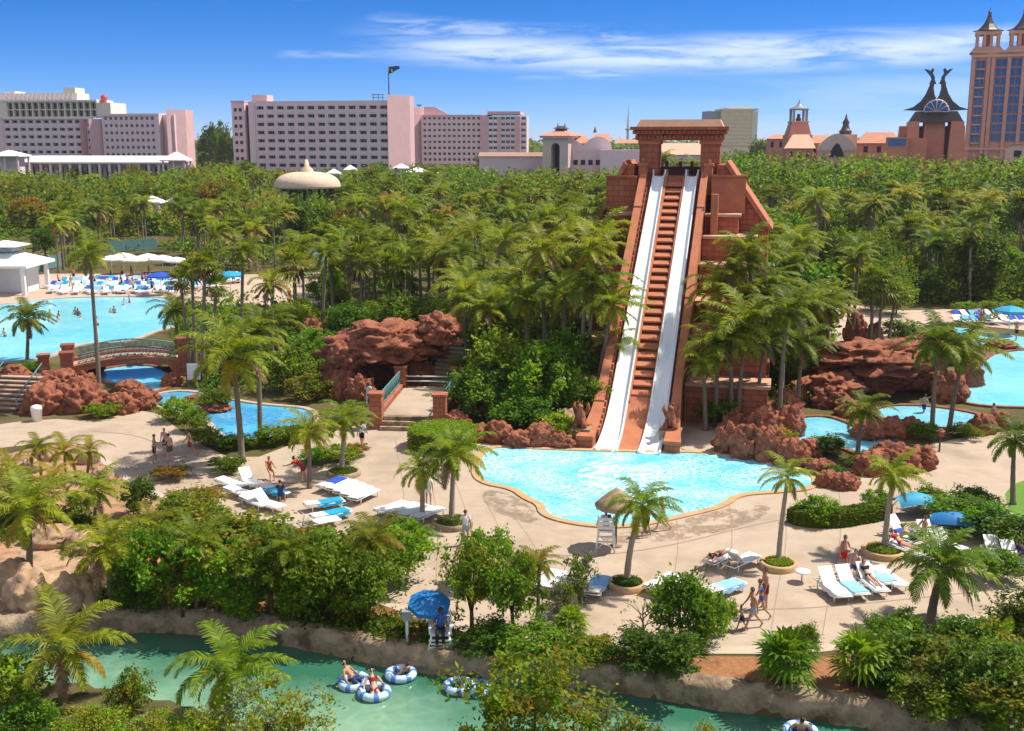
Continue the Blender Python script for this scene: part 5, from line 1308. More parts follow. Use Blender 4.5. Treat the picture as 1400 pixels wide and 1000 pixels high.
for a, b_, c, d_, s_, lb in [(812, 568, 838, 418, 5.2, 'palm whose fronds brush the slide coping from the jungle side'), (790, 560, 806, 345, 5.4, 'tallest palm in front of the shaded temple flank'), (770, 548, 772, 402, 5.2, 'leaning palm between the tallest flank palm and the jungle mound'), (745, 540, 742, 345, 5.2, 'bright crowned palm standing inside the jungle mound'), (720, 540, 720, 410, 5.0, 'dark palm low inside the jungle mound'), (835, 470, 842, 312, 5.0, 'palm squeezed against the upper slide coping'), (765, 470, 752, 300, 5.4, 'tall palm before the ledge of the temple flank'), (690, 470, 690, 330, 5.2, 'palm with hanging fronds over the jungle mound'), (655, 455, 648, 318, 5.0, 'fluffy palm uphill of the lone pale palm')]:
    palm(a, b_, c, d_, s_, lb)
for a, b_, c, d_, s_, lb in [(1000, 585, 1000, 468, 5.0, 'palm at the very foot of the temple terraces'), (1028, 545, 1030, 400, 5.6, 'palm with full crown over the temple ledges'), (1090, 560, 1098, 470, 5.0, 'dark palm on the rocky bank in front of the tall dense one'), (1085, 480, 1080, 360, 5.4, 'palm behind the tall dense one beside the temple'), (1130, 520, 1134, 420, 4.8, 'palm at the west end of the strata rock'), (965, 590, 962, 500, 3.6, 'small palm at the flume wall above the sand slope')]:
    palm(a, b_, c, d_, s_, lb, crown=rnd.choice(COD + CO[:2]))

for a, b_, c, d_, s_, lb in [(835, 520, 822, 330, 6.4, 'wide crowned palm veiling the shaded ledges of the temple'), (850, 500, 850, 372, 5.4, 'palm whose crown meets the slide coping half way up'), (812, 540, 795, 420, 5.4, 'low slung palm in front of the wide crowned one'), (815, 500, 812, 312, 7.0, 'shaggy palm highest on the shaded temple flank'), (826, 480, 828, 348, 6.0, 'palm just below the shaggy one on the temple flank'), (792, 480, 780, 326, 6.6, 'big palm west of the shaggy one on the temple flank'), (800, 560, 812, 388, 6.4, 'full palm midway down the shaded temple flank'), (1008, 585, 1020, 446, 6.4, 'full palm hiding the lowest temple ledges'), (978, 585, 982, 474, 5.2, 'palm at the corner of flume wall and temple ledges'), (1045, 545, 1050, 400, 6.0, 'palm in front of the outer temple ledges'), (845, 560, 838, 470, 4.6, 'small palm at the slide wall near the jungle mound'), (978, 560, 985, 395, 5.6, 'palm leaning out before the lower temple ledge'), (1045, 560, 1022, 348, 5.4, 'palm standing before the corner of the temple ledges')]:
    palm(a, b_, c, d_, s_, lb)
# ---------------------------------------------------------------- shrubs one can point to
S = bush
# river planting, from the boulders to the blue canopy
S(222, 834, 3.2, 3.9, 'big green shrub dotted with red flowers above the river bank wall', 'hib', idx=0)
S(298, 840, 3.4, 3.5, 'dense dark shrub in the middle of the river planting', 'hib', idx=3)
S(372, 845, 3.0, 4.1, 'broad glossy shrub hanging over the river bank wall', 'hib', idx=2)
S(448, 846, 3.2, 3.6, 'tall round shrub west of the feathery palm', 'mid', idx=0)
S(500, 852, 2.4, 3.2, 'dark narrow shrub beside the mulch gap near the float stand', 'dark', idx=0)
S(330, 770, 4.6, 2.2, 'low olive shrub spreading behind the towels and white loungers', 'olive', idx=0)
S(405, 788, 4.4, 2.4, 'yellow green shrub in front of the wide lounger group', 'olive', idx=1)
S(470, 800, 3.6, 2.6, 'round green shrub in front of the white loungers', 'mid', idx=0)
S(255, 748, 4.0, 2.6, 'leafy shrub with orange tips by the path corner', 'hib', idx=2)
S(262, 700, 3.4, 1.3, 'low sprawling yellow shrub along the path edge', 'olive', idx=1)
S(190, 705, 1.8, 1.9, 'small dark sapling in the sandy bed', 'dark', idx=1)
S(545, 800, 3.0, 2.9, 'bright shrub between the feathery palm and the small deck palms', 'bright')
S(555, 752, 2.2, 1.6, 'fine leaved shrub at the end of the white loungers row', 'mid', idx=1)
S(645, 868, 2.4, 4.1, 'airy small tree shading the blue canopy by the river', 'hib', idx=2)
S(700, 872, 2.4, 3.7, 'rounded leafy tree east of the blue canopy', 'hib', idx=0)
S(668, 800, 2.2, 2.6, 'sparse tree behind the blue canopy with white towels showing through', 'mid', idx=0)
S(715, 812, 1.6, 2.2, 'golden green young tree next to the white loungers', 'gold')
S(770, 848, 1.5, 1.7, 'grey green shrub before the pale blue lounger', 'grey')
S(792, 826, 1.5, 2.3, 'silvery upright shrub in front of the pale blue lounger', 'grey', lift=.5)
for i, (a, b_, w_, h_, pl, lb) in enumerate([(670, 893, 2.2, 1.1, 'dark', 'low dark shrub at the foot of the rounded tree'), (725, 896, 2.4, 1.15, 'mid', 'low green shrub on the bank wall beside the rounded tree'), (775, 899, 2.0, .95, 'bright', 'small bright shrub between two low shrubs on the bank'), (818, 905, 1.6, .9, 'olive', 'little yellow shrub on the bank opposite the ring planter'), (870, 914, 2.0, 1.35, 'dark', 'dark shrub under the bare sapling'), (918, 924, 2.4, 1.5, 'dark', 'widest dark shrub on the bank beside the mulch gap'), (896, 908, 1.6, 1.0, 'mid', 'green shrub in the dark pair below the streaky tree')]):
    S(a, b_, w_, h_, lb, pl, trunk=False)
S(930, 884, 2.5, 3.1, 'streaky tree with pale stems beside the deck and bare sapling', 'mid', idx=1)
S(965, 880, 1.6, 2.3, 'thin green companion of the streaky tree', 'bright')
S(985, 862, 1.2, 1.5, 'small twiggy shrub on the deck edge near the walking family', 'mid', idx=0)
palm(268, 836, 268, 742, 2.8, 'feathery palm crown poking through the river planting beside the red flowers', r0=.1)
palm(392, 846, 396, 752, 2.6, 'yellow green palm crown between the glossy shrub and the tall round one', crown=CO[3], r0=.1)
palm(345, 842, 340, 770, 2.4, 'low palm crown in front of the dense dark shrub', crown=CO[2], r0=.1)
palm(735, 858, 738, 772, 2.2, 'golden palm crown beside the rounded leafy tree', crown=COY[0], r0=.09)
for i, (a, b_, w_, h_, pl, lb) in enumerate([(250, 842, 1.8, 2.4, 'olive', 'yellow shrub at the foot of the red flowered one'), (335, 848, 1.8, 2.0, 'bright', 'bright shrub in front of the dense dark one'), (412, 850, 1.8, 2.2, 'mid', 'leafy shrub filling the gap by the glossy shrub'), (478, 856, 1.6, 1.9, 'olive', 'olive shrub on the bank wall near the feathery palm'), (185, 838, 1.8, 2.0, 'dark', 'dark shrub under the bushy palm clump'), (300, 765, 2.6, 1.8, 'bright', 'bright shrub on the deck side of the river planting'), (430, 772, 2.4, 1.7, 'hib', 'loose shrub in front of the teal towel lounger'), (372, 755, 2.4, 1.5, 'gold', 'golden shrub below the towel loungers')]):
    S(a, b_, w_, h_, lb, pl)
# east river planting
for i, (a, b_, w_, h_, pl, lb) in enumerate([(1245, 930, 2.6, 1.9, 'hib', 'dark rounded shrub beside the second spiky fan shrub'), (1300, 955, 3.0, 2.3, 'hib', 'broad shrub on the bank below the large coconut palm'), (1345, 985, 3.0, 2.6, 'dark', 'dark shrub at the waterside corner'), (1400, 960, 3.2, 3.0, 'hib', 'big shrub at the corner beside the paddle leaf plant'), (1320, 905, 2.4, 1.8, 'mid', 'green shrub at the foot of the large coconut palm'), (1395, 890, 2.6, 2.2, 'hib', 'shrub between the deck and the paddle leaf plant'), (1275, 985, 2.4, 1.7, 'dark', 'shady shrub just above the end of the bank wall'), (1380, 1010, 3.0, 2.2, 'olive', 'olive shrub with orange tips at the waterside corner'), (1215, 948, 1.8, 1.2, 'dark', 'low dark shrub tucked behind the bank wall by the fan shrubs'), (1235, 880, 1.5, 1.5, 'hib', 'twiggy bush on the mulch near the lone small tree')]):
    S(a, b_, w_, h_, lb, pl)
S(1100, 895, 1.1, 1.25, 'little sapling with sparse leaves standing on the mulch by the first fan shrub', 'mid', idx=1)
S(1204, 890, 1.5, 1.5, 'small round topped tree between the fan shrubs and the coconut palm', 'hib', idx=0)
# near bank, below
for i, (a, b_, w_, h_, pl, lb) in enumerate([(10, 985, 2.6, 2.4, 'bright', 'bright green shrub at the near end of the river'), (40, 1015, 1.8, 1.5, 'mid', 'green shrub under the young upright palm'), (368, 1095, 3.6, 3.7, 'fine', 'round olive gold shrub beside the short arching palm'), (285, 1085, 2.6, 2.5, 'fine', 'lower olive shrub next to the round olive gold one'), (135, 1045, 2.6, 2.0, 'fine', 'spreading olive shrub on the near bank by the upright palm'), (215, 1060, 2.6, 1.9, 'fine', 'rusty olive shrub in front of the flowering sapling'), (80, 1055, 1.8, 1.5, 'olive', 'yellow shrub below the young upright palm'), (735, 1150, 5.0, 5.4, 'fine', 'largest yellow green shrub in front of the river'), (825, 1165, 3.6, 4.1, 'fine', 'yellow shrub with rusty tips east of the largest one'), (655, 1160, 2.8, 3.5, 'fine', 'silvery olive shrub below the floating tube'), (760, 1180, 3.0, 3.4, 'grey', 'grey green foliage inside the yellow shrubs'), (945, 1150, 3.2, 3.3, 'fine', 'loose olive shrub opposite the mulch gap'), (880, 1160, 2.0, 2.4, 'olive', 'ragged shrub between the yellow shrubs and the loose olive one')]):
    S(a, b_, w_, h_, lb, pl, z=-.1, lift=.55)
S(182, 985, 1.5, 1.9, 'flowering sapling with pink tips over the river shallows', 'hib', idx=2, z=-.3, lift=.5)
# middle ground
for i, (a, b_, w_, h_, pl, lb) in enumerate([(243, 576, 2.4, 1.7, 'bright', 'clipped bright shrub on the point between path and stream'), (266, 590, 1.9, 1.6, 'bright', 'second bright shrub at the stream point behind the bathers'), (285, 610, 2.0, 1.2, 'mid', 'low shrub hedge end by the stream opposite the bathers'), (322, 614, 2.2, .9, 'dark', 'low dark shrub on the stream edge at the drooping palm'), (374, 608, 2.0, 1.3, 'mid', 'shrub beside the blue stream near the straight palm'), (402, 604, 1.8, 1.2, 'dark', 'round dark shrub at the end of the blue stream'), (432, 634, 2.2, 1.0, 'mid', 'shrub at the west end of the oval bed'), (462, 632, 2.4, 1.0, 'bright', 'leafy shrub under the yellowish palm in the oval bed'), (487, 624, 1.6, .9, 'gold', 'golden shrub at the corner of the oval bed'), (56, 562, 1.8, 1.2, 'bright', 'shrub growing in the red rocks beside the broad steps'), (144, 570, 2.4, 1.0, 'mid', 'flat shrub at the foot of the tall slender palm'), (128, 545, 1.6, 1.1, 'bright', 'small shrub in the red rocks below the arched bridge'), (40, 508, 3.0, .8, 'bright', 'grassy mound at the wave pool edge'), (310, 645, 2.2, .8, 'dark', 'flat shrub in front of the first lounger'), (235, 655, 2.2, .9, 'olive', 'yellowing ground shrub where the path bends'), (1120, 716, 1.9, 1.5, 'bright', 'spiky bright shrub on top of the clipped low hedge'), (1198, 700, 1.5, 1.3, 'bright', 'bright shrub at the far end of the clipped low hedge'), (1140, 655, 1.6, .8, 'mid', 'green shrub at the flat red stones by the path'), (1186, 640, 2.4, 1.0, 'bright', 'leafy bed under the short dark palm'), (1130, 622, 2.2, 1.3, 'dark', 'dark shrub on the rocks by the lower grotto pool'), (1262, 600, 2.0, 1.1, 'mid', 'shrub at the feet of the leaning coconut palms'), (1320, 598, 2.2, .9, 'olive', 'low shrub beside the middle grotto pool')]):
    S(a, b_, w_, h_, lb, pl, trunk=False)
for i, (a, b_, w_, h_, pl, lb) in enumerate([(1310, 722, 3.2, 1.6, 'mid', 'shrub beside the blue sunshade near the lawn'), (1345, 735, 3.2, 1.7, 'hib', 'broad shrub between the sunshades and the lawn'), (1385, 752, 3.0, 1.7, 'mid', 'shrub on the lawn edge below the coconut palm'), (1330, 698, 2.2, 1.3, 'dark', 'dark purple leaved shrub by the curved path'), (1300, 780, 1.6, 1.1, 'olive', 'orange flowered bush in front of the blue sunshade'), (1360, 792, 2.2, 1.4, 'mid', 'shrub next to the folded blue chairs'), (1270, 700, 2.0, 1.4, 'mid', 'bush behind the turquoise sunshade')]):
    S(a, b_, w_, h_, lb, pl)
# jungle mound between the stairs and the slide, and the planting round the grotto
JG = [(690, 560, 5, 6.0, 'mid'), (740, 575, 5, 5.6, 'bright'), (775, 560, 4.4, 6.0, 'bright'), (655, 575, 4, 4.0, 'dark'), (800, 580, 3.0, 3.6, 'mid'), (715, 590, 4, 2.8, 'dark'), (760, 600, 3, 1.8, 'bright'), (680, 520, 5, 5.6, 'bright'), (730, 515, 5, 6.2, 'hib'), (815, 540, 3.4, 4.0, 'dark'), (640, 545, 3, 3.0, 'dark'), (790, 510, 4, 5, 'mid')]
for i, (a, b_, w_, h_, pl) in enumerate(JG):
    S(a, b_, w_, h_, ['broad tree at the heart of the jungle mound by the slide', 'leafy tree on the sunny side of the jungle mound', 'bright tree of the jungle mound nearest the slide wall', 'dark shrub between the stairs and the jungle mound', 'shrub under the slide wall at the jungle mound', 'dark undergrowth shrub above the red pool rocks', 'yellow green shrub at the waterline rocks of the slide pool', 'tree at the back of the jungle mound near the lone pale palm', 'glossy tree topping the jungle mound', 'dark tree squeezed between slide wall and jungle mound', 'dark shrub at the stair foot', 'upper tree between tall palm and slide wall'][i], pl, name='broadleaf_tree', cat='tree')
for i, (a, b_, w_, h_, pl, lb) in enumerate([(470, 470, 4.5, 3.6, 'dark', 'dark shrub behind the crest of the grotto rock'), (545, 452, 4.5, 3.4, 'dark', 'darkest shrub on top of the grotto rock'), (505, 440, 3.5, 2.6, 'bright', 'bright shrub above the grotto rock'), (430, 500, 4.0, 3.4, 'bright', 'yellow green tree beside the grotto rock'), (398, 535, 4.0, 3.8, 'mid', 'tree between the blue stream and the grotto rock'), (425, 548, 3.0, 2.0, 'olive', 'low olive shrub at the stream end of the grotto'), (465, 400, 4.0, 4.2, 'mid', 'round tree beside the blue parasols'), (440, 420, 4.0, 4.0, 'bright', 'light green tree in front of the blue parasols'), (410, 470, 4.0, 3.0, 'gold', 'golden shrub over the grotto entrance'), (625, 520, 2.6, 2.4, 'dark', 'dark shrub by the head of the stair flight'), (295, 560, 2.6, 1.6, 'dark', 'dark bed shrub between stream and fan palms'), (305, 520, 3.0, 2.4, 'mid', 'shrub beneath the fan palm cluster'), (345, 520, 3.6, 3.0, 'mid', 'shrub bank uphill of the stream behind the drooping palm'), (380, 500, 4.0, 3.2, 'dark', 'shady shrub bank below the thin olive palm'), (560, 595, 0, 0, '', '')]):
    if w_: S(a, b_, w_, h_, lb, pl)
for i, (a, b_, w_, h_, pl, lb) in enumerate([(985, 585, 2.6, 2.0, 'mid', 'shrub at the foot of the thick crowned temple palm'), (1010, 560, 3.0, 2.8, 'dark', 'dark shrub below the temple terraces'), (1045, 565, 2.8, 2.0, 'bright', 'bright shrub in the rocks beside the temple'), (960, 575, 2.4, 2.4, 'mid', 'shrub hugging the flume wall above the sand slope'), (1060, 612, 2.4, 1.4, 'olive', 'yellowing shrub on the rocks over the slide pool'), (1090, 530, 3.4, 2.4, 'mid', 'shrub on the rocky rise west of the strata rock'), (1120, 490, 3.6, 2.6, 'mid', 'tree before the grotto deck path'), (1035, 505, 3.4, 3.2, 'dark', 'tree in the shade of the temple flank'), (1075, 480, 3.4, 3.0, 'mid', 'leafy tree beside the temple flank'), (1230, 470, 3.4, 2.2, 'dark', 'dark bush on the strata rock'), (1262, 500, 3.2, 2.6, 'olive', 'yellow fringed bush left growing over the strata rock edge'), (1180, 495, 3.0, 1.4, 'mid', 'fern like bush at the crest of the strata rock'), (1225, 430, 4.5, 4.6, 'mid', 'round tree by the grotto deck'), (1190, 425, 4.2, 4.4, 'dark', 'dark tree by the grotto deck path'), (1320, 428, 3, 1.3, 'bright', 'bright low hedge shrub behind the sunbathers'), (1355, 428, 3, 1.4, 'mid', 'low hedge shrub behind the sunbathers by the lone palm'), (1390, 428, 3.2, 1.5, 'bright', 'end of the low hedge behind the sunbathers'), (1345, 405, 3, 2.6, 'gold', 'golden bush behind the low hedge')]):
    S(a, b_, w_, h_, lb.replace(' left growing', ' growing'), pl)
# spiky fan shrubs, paddle plant, bare sapling
def fanshrub(px, py, w, label, mats=('leafbright', 'cocoyel', 'dead')):
    o = thing('fan_shrub', label, 'shrub', G(px, py)); me = fan_crown(rnd.randint(50, 900), 1.0, 40, (mats[0], 'fan', 'dead'), 0, 11)
    c = link('crown', me, o); c.location = (0, 0, .38 * w); c.scale = (w / 3.3,) * 3
    for k in range(3):
        b = MB(); b.tube([(.2 * k - .2, .1 * k, -.05), (.2 * k - .22, .1 * k, .4 * w)], [.09, .06], 6); b.build('stem', M['wood'], o)
    return o
fanshrub(1072, 942, 2.9, 'first spiky fan shrub, bright green, beside the mulch gap on the bank')
fanshrub(1172, 938, 2.7, 'yellow green spiky fan shrub, second from the mulch gap')
fanshrub(1062, 925, 1.8, 'small fan shrub behind the first spiky one')
fanshrub(950, 890, 1.3, 'small yellow green fan shrub at the foot of the streaky tree')
fanshrub(780, 876, 1.8, 'pale green fan shrub on the mulch before the silvery shrub')
fanshrub(105, 700, 1.5, 'small fan shrub in the sandy bed')
o = thing('paddle_plant', 'dark paddle leaved plant with upright blades at the deck corner', 'plant', G(1362, 905))
P = []; mi = []
for k in range(13):
    az = k * 2.4; el = R(82 - 4.5 * k); L_ = 1.7 + .25 * (k % 3); d_ = np.array([math.cos(az) * math.cos(el), math.sin(az) * math.cos(el), math.sin(el)]); s_ = np.cross(d_, [0.01, 0, 1.]); s_ /= np.linalg.norm(s_)
    p0 = np.array([0, 0, .2]); last = None
    for i in range(7):
        t = i / 6; q = p0 + d_ * L_ * t - np.array([0, 0, .35 * t * t * L_ * (1 - math.sin(el) * .7)]); wd = .02 if t < .35 else .30 * math.sin(math.pi * min(1, (t - .35) / .65 * .92 + .08)) + .01
        if last is not None: P.append([last[0] - s_ * last[1], last[0] + s_ * last[1], q + s_ * wd, q - s_ * wd]); mi.append(0)
        last = (q, wd)
link('leaves', quad_mesh('leaves', np.array(P), [M['leafdark']], mi), o)
b = MB(); b.tube([(0, 0, -.1), (0, 0, .5)], [.14, .09], 7); b.build('stem', M['wood'], o)
o = thing('bare_sapling', 'bare grey sapling with hardly any leaves standing out of the dark shrub', 'sapling', G(878, 896))
b = MB(); b.tube([(0, 0, 0), (.02, 0, .9), (-.03, 0, 1.9)], [.055, .045, .015], 6)
for k in range(12):
    a = k * 2.4; z = .6 + .1 * k; b.tube([(0, 0, z), (math.cos(a) * .45, math.sin(a) * .45, z + .35), (math.cos(a) * .75, math.sin(a) * .7, z + .42)], [.022, .014, .005], 5)
b.build('trunk', M['wood'], o); link('crown', crown_mesh(77, 1, 1, .7, 14, 7, .05, ('leafolive',), cr=.1), o).location = (0, 0, 1.6)
# clipped hedges
def hedge(pp, h, wd, label, pal=('leafdark', 'leaf'), seed=3):
    p = chaikin([G(x, y) for x, y in pp], 2, False); rng = np.random.default_rng(seed); C = []
    for a, c in zip(p, p[1:]):
        n = int((c - a).length * 620)
        t = rng.random(n)[:, None]; base = np.array(a)[None] * (1 - t) + np.array(c)[None] * t
        tt = (c - a).normalized(); s_ = np.array([-tt.y, tt.x, 0])
        u = rng.uniform(-1, 1, n); zz = rng.random(n) ** .6; edge = rng.random(n) < .6
        u = np.where(edge & (zz < .85), np.sign(u) * rng.uniform(.85, 1.05, n), u); zz = np.where(~edge, rng.uniform(.85, 1.06, n), zz)
        u = u * (1 - .25 * zz ** 4)
        C.append(base + s_[None] * (u * wd / 2)[:, None] + np.array([0, 0, 1.])[None] * (zz * h)[:, None])
    C = np.concatenate(C); q = leaf_cloud(C, .095, rng, .4, .6); mi = (rng.random(len(q)) < .5).astype(int)
    o = thing('hedge', label, 'hedge'); link('foliage', quad_mesh('foliage', q, [M[x] for x in pal], mi), o); b = MB(); vs = []
    for i, a in enumerate(p):
        tt = (p[min(i + 1, len(p) - 1)] - p[max(i - 1, 0)]).normalized(); s_ = Vector((tt.y, -tt.x, 0)) * wd * .46
        vs += [(*(a + s_).xy, 0), (*(a + s_).xy, h * .92), (*(a - s_).xy, h * .92), (*(a - s_).xy, 0)]
    b.add(vs, [[4 * i + k, 4 * i + (k + 1) % 4, 4 * i + 4 + (k + 1) % 4, 4 * i + 4 + k] for i in range(len(p) - 1) for k in range(4)]); b.build('core', M['leafdark'], o); o.location = p[0]
    for ch in o.children: ch.location = -p[0]
    return o
hedge([(1084, 712), (1100, 718), (1140, 719), (1180, 712), (1210, 706)], .75, 1.0, 'clipped low dark hedge curving along the deck near the slide pool')
hedge([(300, 614), (330, 616), (372, 610), (412, 602)], .5, .6, 'low hedge line between the blue stream and the deck', seed=4)
def roundhedge(px, py, r, h, label):
    rng = np.random.default_rng(9); n = 9000; a = rng.random(n) * 6.283; top = rng.random(n) < .62
    rr_ = np.where(top, np.sqrt(rng.random(n)), rng.uniform(.93, 1.04, n)) * r; zz = np.where(top, h * (1 + .10 * np.cos(rr_ / r * 1.5)) - .12 * h * (rr_ / r) ** 3, rng.random(n) * h)
    p = G(px, py); C = np.stack([rr_ * np.cos(a), rr_ * np.sin(a), zz], 1); q = leaf_cloud(C, .085, rng, .8, .55)
    o = thing('round_hedge', label, 'hedge', (p.x, p.y + r * .9, 0)); link('foliage', quad_mesh('foliage', q, [M['leafbright'], M['leaf']], (rng.random(n) < .25).astype(int)), o)
    b = MB(); b.lathe([(0, 0), (r * .94, 0), (r * .95, h * .8), (r * .7, h * .95), (0, h)], 28); b.build('core', M['wood'], o)
roundhedge(602, 622, 2.0, 1.25, 'big round clipped hedge, bright green on top, beside the plank bridge')

# ---------------------------------------------------------------- groves: every palm and tree a thing, labelled by where it grows
LAND = [(60, 340, 'near the white cupola pavilion'), (60, 270, 'among the far olive trees by the long hall'), (200, 270, 'near the two white peaked pavilions'), (195, 355, 'by the white parasols of the far pool'), (300, 255, 'west of the thatched dome'), (310, 325, 'between the white parasols and the thatched dome'), (420, 262, 'below the thatched dome'), (400, 335, 'just behind the blue parasols'), (480, 290, 'east of the thatched dome'), (500, 370, 'uphill of the grotto rock'), (560, 255, 'below the glazed hotel'), (570, 320, 'high over the grotto rock'), (640, 270, 'below the low pink boundary wall'), (640, 380, 'over the grey stair flight'), (720, 260, 'below the arched gatehouse'), (720, 330, 'above the jungle mound'), (800, 270, 'west of the temple summit'), (790, 380, 'along the shaded slide wall'), (1020, 240, 'beside the temple summit'), (1070, 300, 'on the sunny flank of the temple'), (1090, 240, 'below the lantern tower'), (1130, 350, 'over the grotto deck path'), (1160, 270, 'below the barrel hall'), (1220, 330, 'behind the strata rock trees'), (1260, 250, 'below the horned hall'), (1300, 350, 'around the slender lone palm'), (1370, 260, 'below the tower hotel'), (1370, 360, 'behind the sunbathers of the grotto deck')]
def where(px, py):
    return min(LAND, key=lambda l: (l[0] - px) ** 2 + (1.6 * (l[1] - py)) ** 2)[2]
TFOOT = [(TM @ Vector(q)).xy for q in [(-5.6, -1, 0), (8.6, -1, 0), (8.2, 33, 0), (-7, 33, 0), (-6.6, 12, 0)]]
def inpoly(x, y, P):
    c = False; n = len(P)
    for i in range(n):
        x1, y1 = P[i]; x2, y2 = P[(i + 1) % n]
        if (y1 > y) != (y2 > y) and x < (x2 - x1) * (y - y1) / (y2 - y1) + x1: c = not c
    return c
HOLES = [WAVE, FARDECK, [(-80, 352), (62, 352), (75, 398), (-80, 420)], [(1085, 392), (1150, 395), (1175, 425), (1290, 424), (1360, 420), (1500, 416), (1500, 480), (1100, 480)], [(140, 345), (250, 345), (250, 376), (140, 376)], [(392, 340), (470, 340), (470, 375), (392, 375)], [(90, 282), (155, 282), (155, 302), (90, 302)], [(865, 150), (1000, 150), (1000, 620), (810, 620), (850, 430)]]
taken = []
def free(px, py, gap):
    p = G(px, py)
    if inpoly(p.x, p.y, TFOOT) or any(inpoly(px, py, h) for h in HOLES): return None
    for q in taken:
        if (q[0] - p.x) ** 2 + (q[1] - p.y) ** 2 < (gap * .5 + q[2] * .5) ** 2: return None
    taken.append((p.x, p.y, gap)); return p
def hword(h, lo, hi): return 'tall' if h > lo + (hi - lo) * .62 else 'short' if h < lo + (hi - lo) * .3 else 'mid height'
CW = {'coco': 'green', 'cocodark': 'deep green', 'fan': 'bristly', 'mid': 'mid green', 'dark': 'dark green', 'olive': 'olive yellow', 'gold': 'golden', 'bright': 'bright green', 'grey': 'silvery', 'hib': 'glossy green'}
def grove(n, pxr, pyr, kinds, hr, gap, seed, spans=(4.6, 6.4), cap=None):
    r = random.Random(seed); made = 0; tries = 0
    while made < n and tries < n * 30:
        tries += 1
        t = r.random(); py = pyr[0] + (pyr[1] - pyr[0]) * t; px = r.uniform(*pxr)
        p = free(px, py, gap * r.uniform(.8, 1.2))
        if p is None: continue
        kd = r.choice(kinds); h = r.uniform(*hr); d = p.y
        if cap is not None:                                   # keep the canopy under the skyline of the photograph
            h = min(h, max(2.5, (zrow(cap(px) + r.uniform(-7, 10) + (26 if 365 < px < 470 and d < 206 else 0), d)) * .96))
        made += 1; far_ = d > 150; lw = where(px, py - 20)
        if kd in ('coco', 'cocodark', 'fan'):
            lb = f'{hword(h, *hr)} {CW[kd]} {"fan palm" if kd == "fan" else "feather palm"} {lw}'
            o = thing('fan_palm' if kd == 'fan' else 'coconut_palm', lb, 'palm tree', p, r.uniform(0, 6.28), 'palms of the garden groves')
            tr = link('trunk', unit_trunk('palm', r.randint(1, 4)), o); tr.scale = (1, 1, h * .86)
            me = r.choice(FA) if kd == 'fan' else (r.choice(FAR_LO) if far_ else r.choice(COD + CO[:1] if kd == 'cocodark' else CO))
            c = link('crown', me, o); c.location = (0, 0, h * .86); c.scale = (r.uniform(*spans) / (3.9 if kd == 'fan' else 5.2),) * 3; c.rotation_euler = (r.uniform(-.1, .1), r.uniform(-.1, .1), -o.rotation_euler.z + r.uniform(-.7, .7))
        else:
            w_ = h * r.uniform(.65, 1.0); lb = f'{hword(h, *hr)} {CW[kd]} broadleaf tree {lw}'
            o = thing('broadleaf_tree', lb, 'tree', p, r.uniform(0, 6.28), 'trees of the garden groves')
            key = ('b', r.randint(1, 3))
            if key not in TRUNKS:
                t_ = branch_mesh(key[1], .7, .28, r=.03); TRUNKS[key] = t_.data; bpy.data.objects.remove(t_)
            tr = link('trunk', TRUNKS[key], o); tr.scale = (w_, w_, h)
            c = link('crown', r.choice(BR[kd]), o); c.location = (0, 0, h * .60); c.scale = (w_ / 2, w_ / 2, h * .46)
def skyline(px):
    pts = [(-100, 226), (0, 222), (150, 228), (255, 222), (320, 214), (400, 232), (540, 222), (640, 221), (740, 219), (860, 220), (990, 196), (1050, 198), (1200, 200), (1320, 203), (1500, 205)]
    for (a, ya_), (b_, yb) in zip(pts, pts[1:]):
        if a <= px <= b_: return ya_ + (yb - ya_) * (px - a) / (b_ - a)
    return 225
# near rows first so that they win the room
grove(34, (395, 640), (385, 450), ['coco', 'fan', 'cocodark', 'fan'], (6.5, 9), 3.4, 1)
grove(34, (620, 850), (380, 520), ['coco', 'cocodark', 'coco'], (6.5, 9.5), 3.6, 2)
grove(22, (1035, 1110), (330, 560), ['coco', 'cocodark', 'mid'], (6, 9), 3.6, 3)
grove(46, (380, 860), (320, 385), ['coco', 'coco', 'fan', 'cocodark'], (8, 11), 4.4, 4, cap=skyline)
grove(34, (1040, 1450), (330, 392), ['coco', 'cocodark', 'cocodark', 'fan'], (8.5, 12), 4.2, 5, (5, 6.8), cap=skyline)
grove(34, (70, 400), (325, 378), ['coco', 'fan', 'coco'], (6.5, 9), 4.2, 6, cap=skyline)
grove(40, (60, 860), (318, 390), ['mid', 'dark', 'olive', 'bright'], (3.5, 6), 3.5, 7, cap=skyline)
grove(22, (400, 860), (390, 470), ['mid', 'dark', 'bright', 'hib'], (3, 5), 3.2, 17)
grove(26, (1040, 1450), (335, 405), ['mid', 'dark', 'dark'], (4, 7), 3.8, 8, cap=skyline)
grove(44, (1000, 1480), (285, 330), ['cocodark', 'coco', 'cocodark'], (11, 15), 5.2, 9, (5.4, 7.4), cap=skyline)
grove(36, (330, 860), (275, 320), ['coco', 'cocodark', 'fan'], (9, 14), 5.5, 10, cap=skyline)
grove(40, (1090, 1480), (375, 415), ['mid', 'dark', 'coco', 'cocodark', 'hib'], (3.5, 8), 3.2, 27, cap=skyline)
grove(24, (1000, 1480), (300, 400), ['mid', 'dark', 'bright'], (6, 10), 4, 28, cap=skyline)
grove(40, (-60, 330), (268, 325), ['olive', 'olive', 'mid', 'gold', 'dark'], (6.5, 12), 5.5, 11, cap=skyline)
grove(20, (-60, 330), (275, 325), ['coco', 'fan'], (8, 12), 5.5, 12, cap=skyline)
grove(44, (330, 860), (254, 300), ['mid', 'olive', 'dark', 'bright'], (9, 15.5), 6.5, 13, cap=skyline)
grove(44, (1000, 1500), (252, 290), ['mid', 'dark', 'dark', 'bright'], (9, 15), 8, 14, cap=skyline)
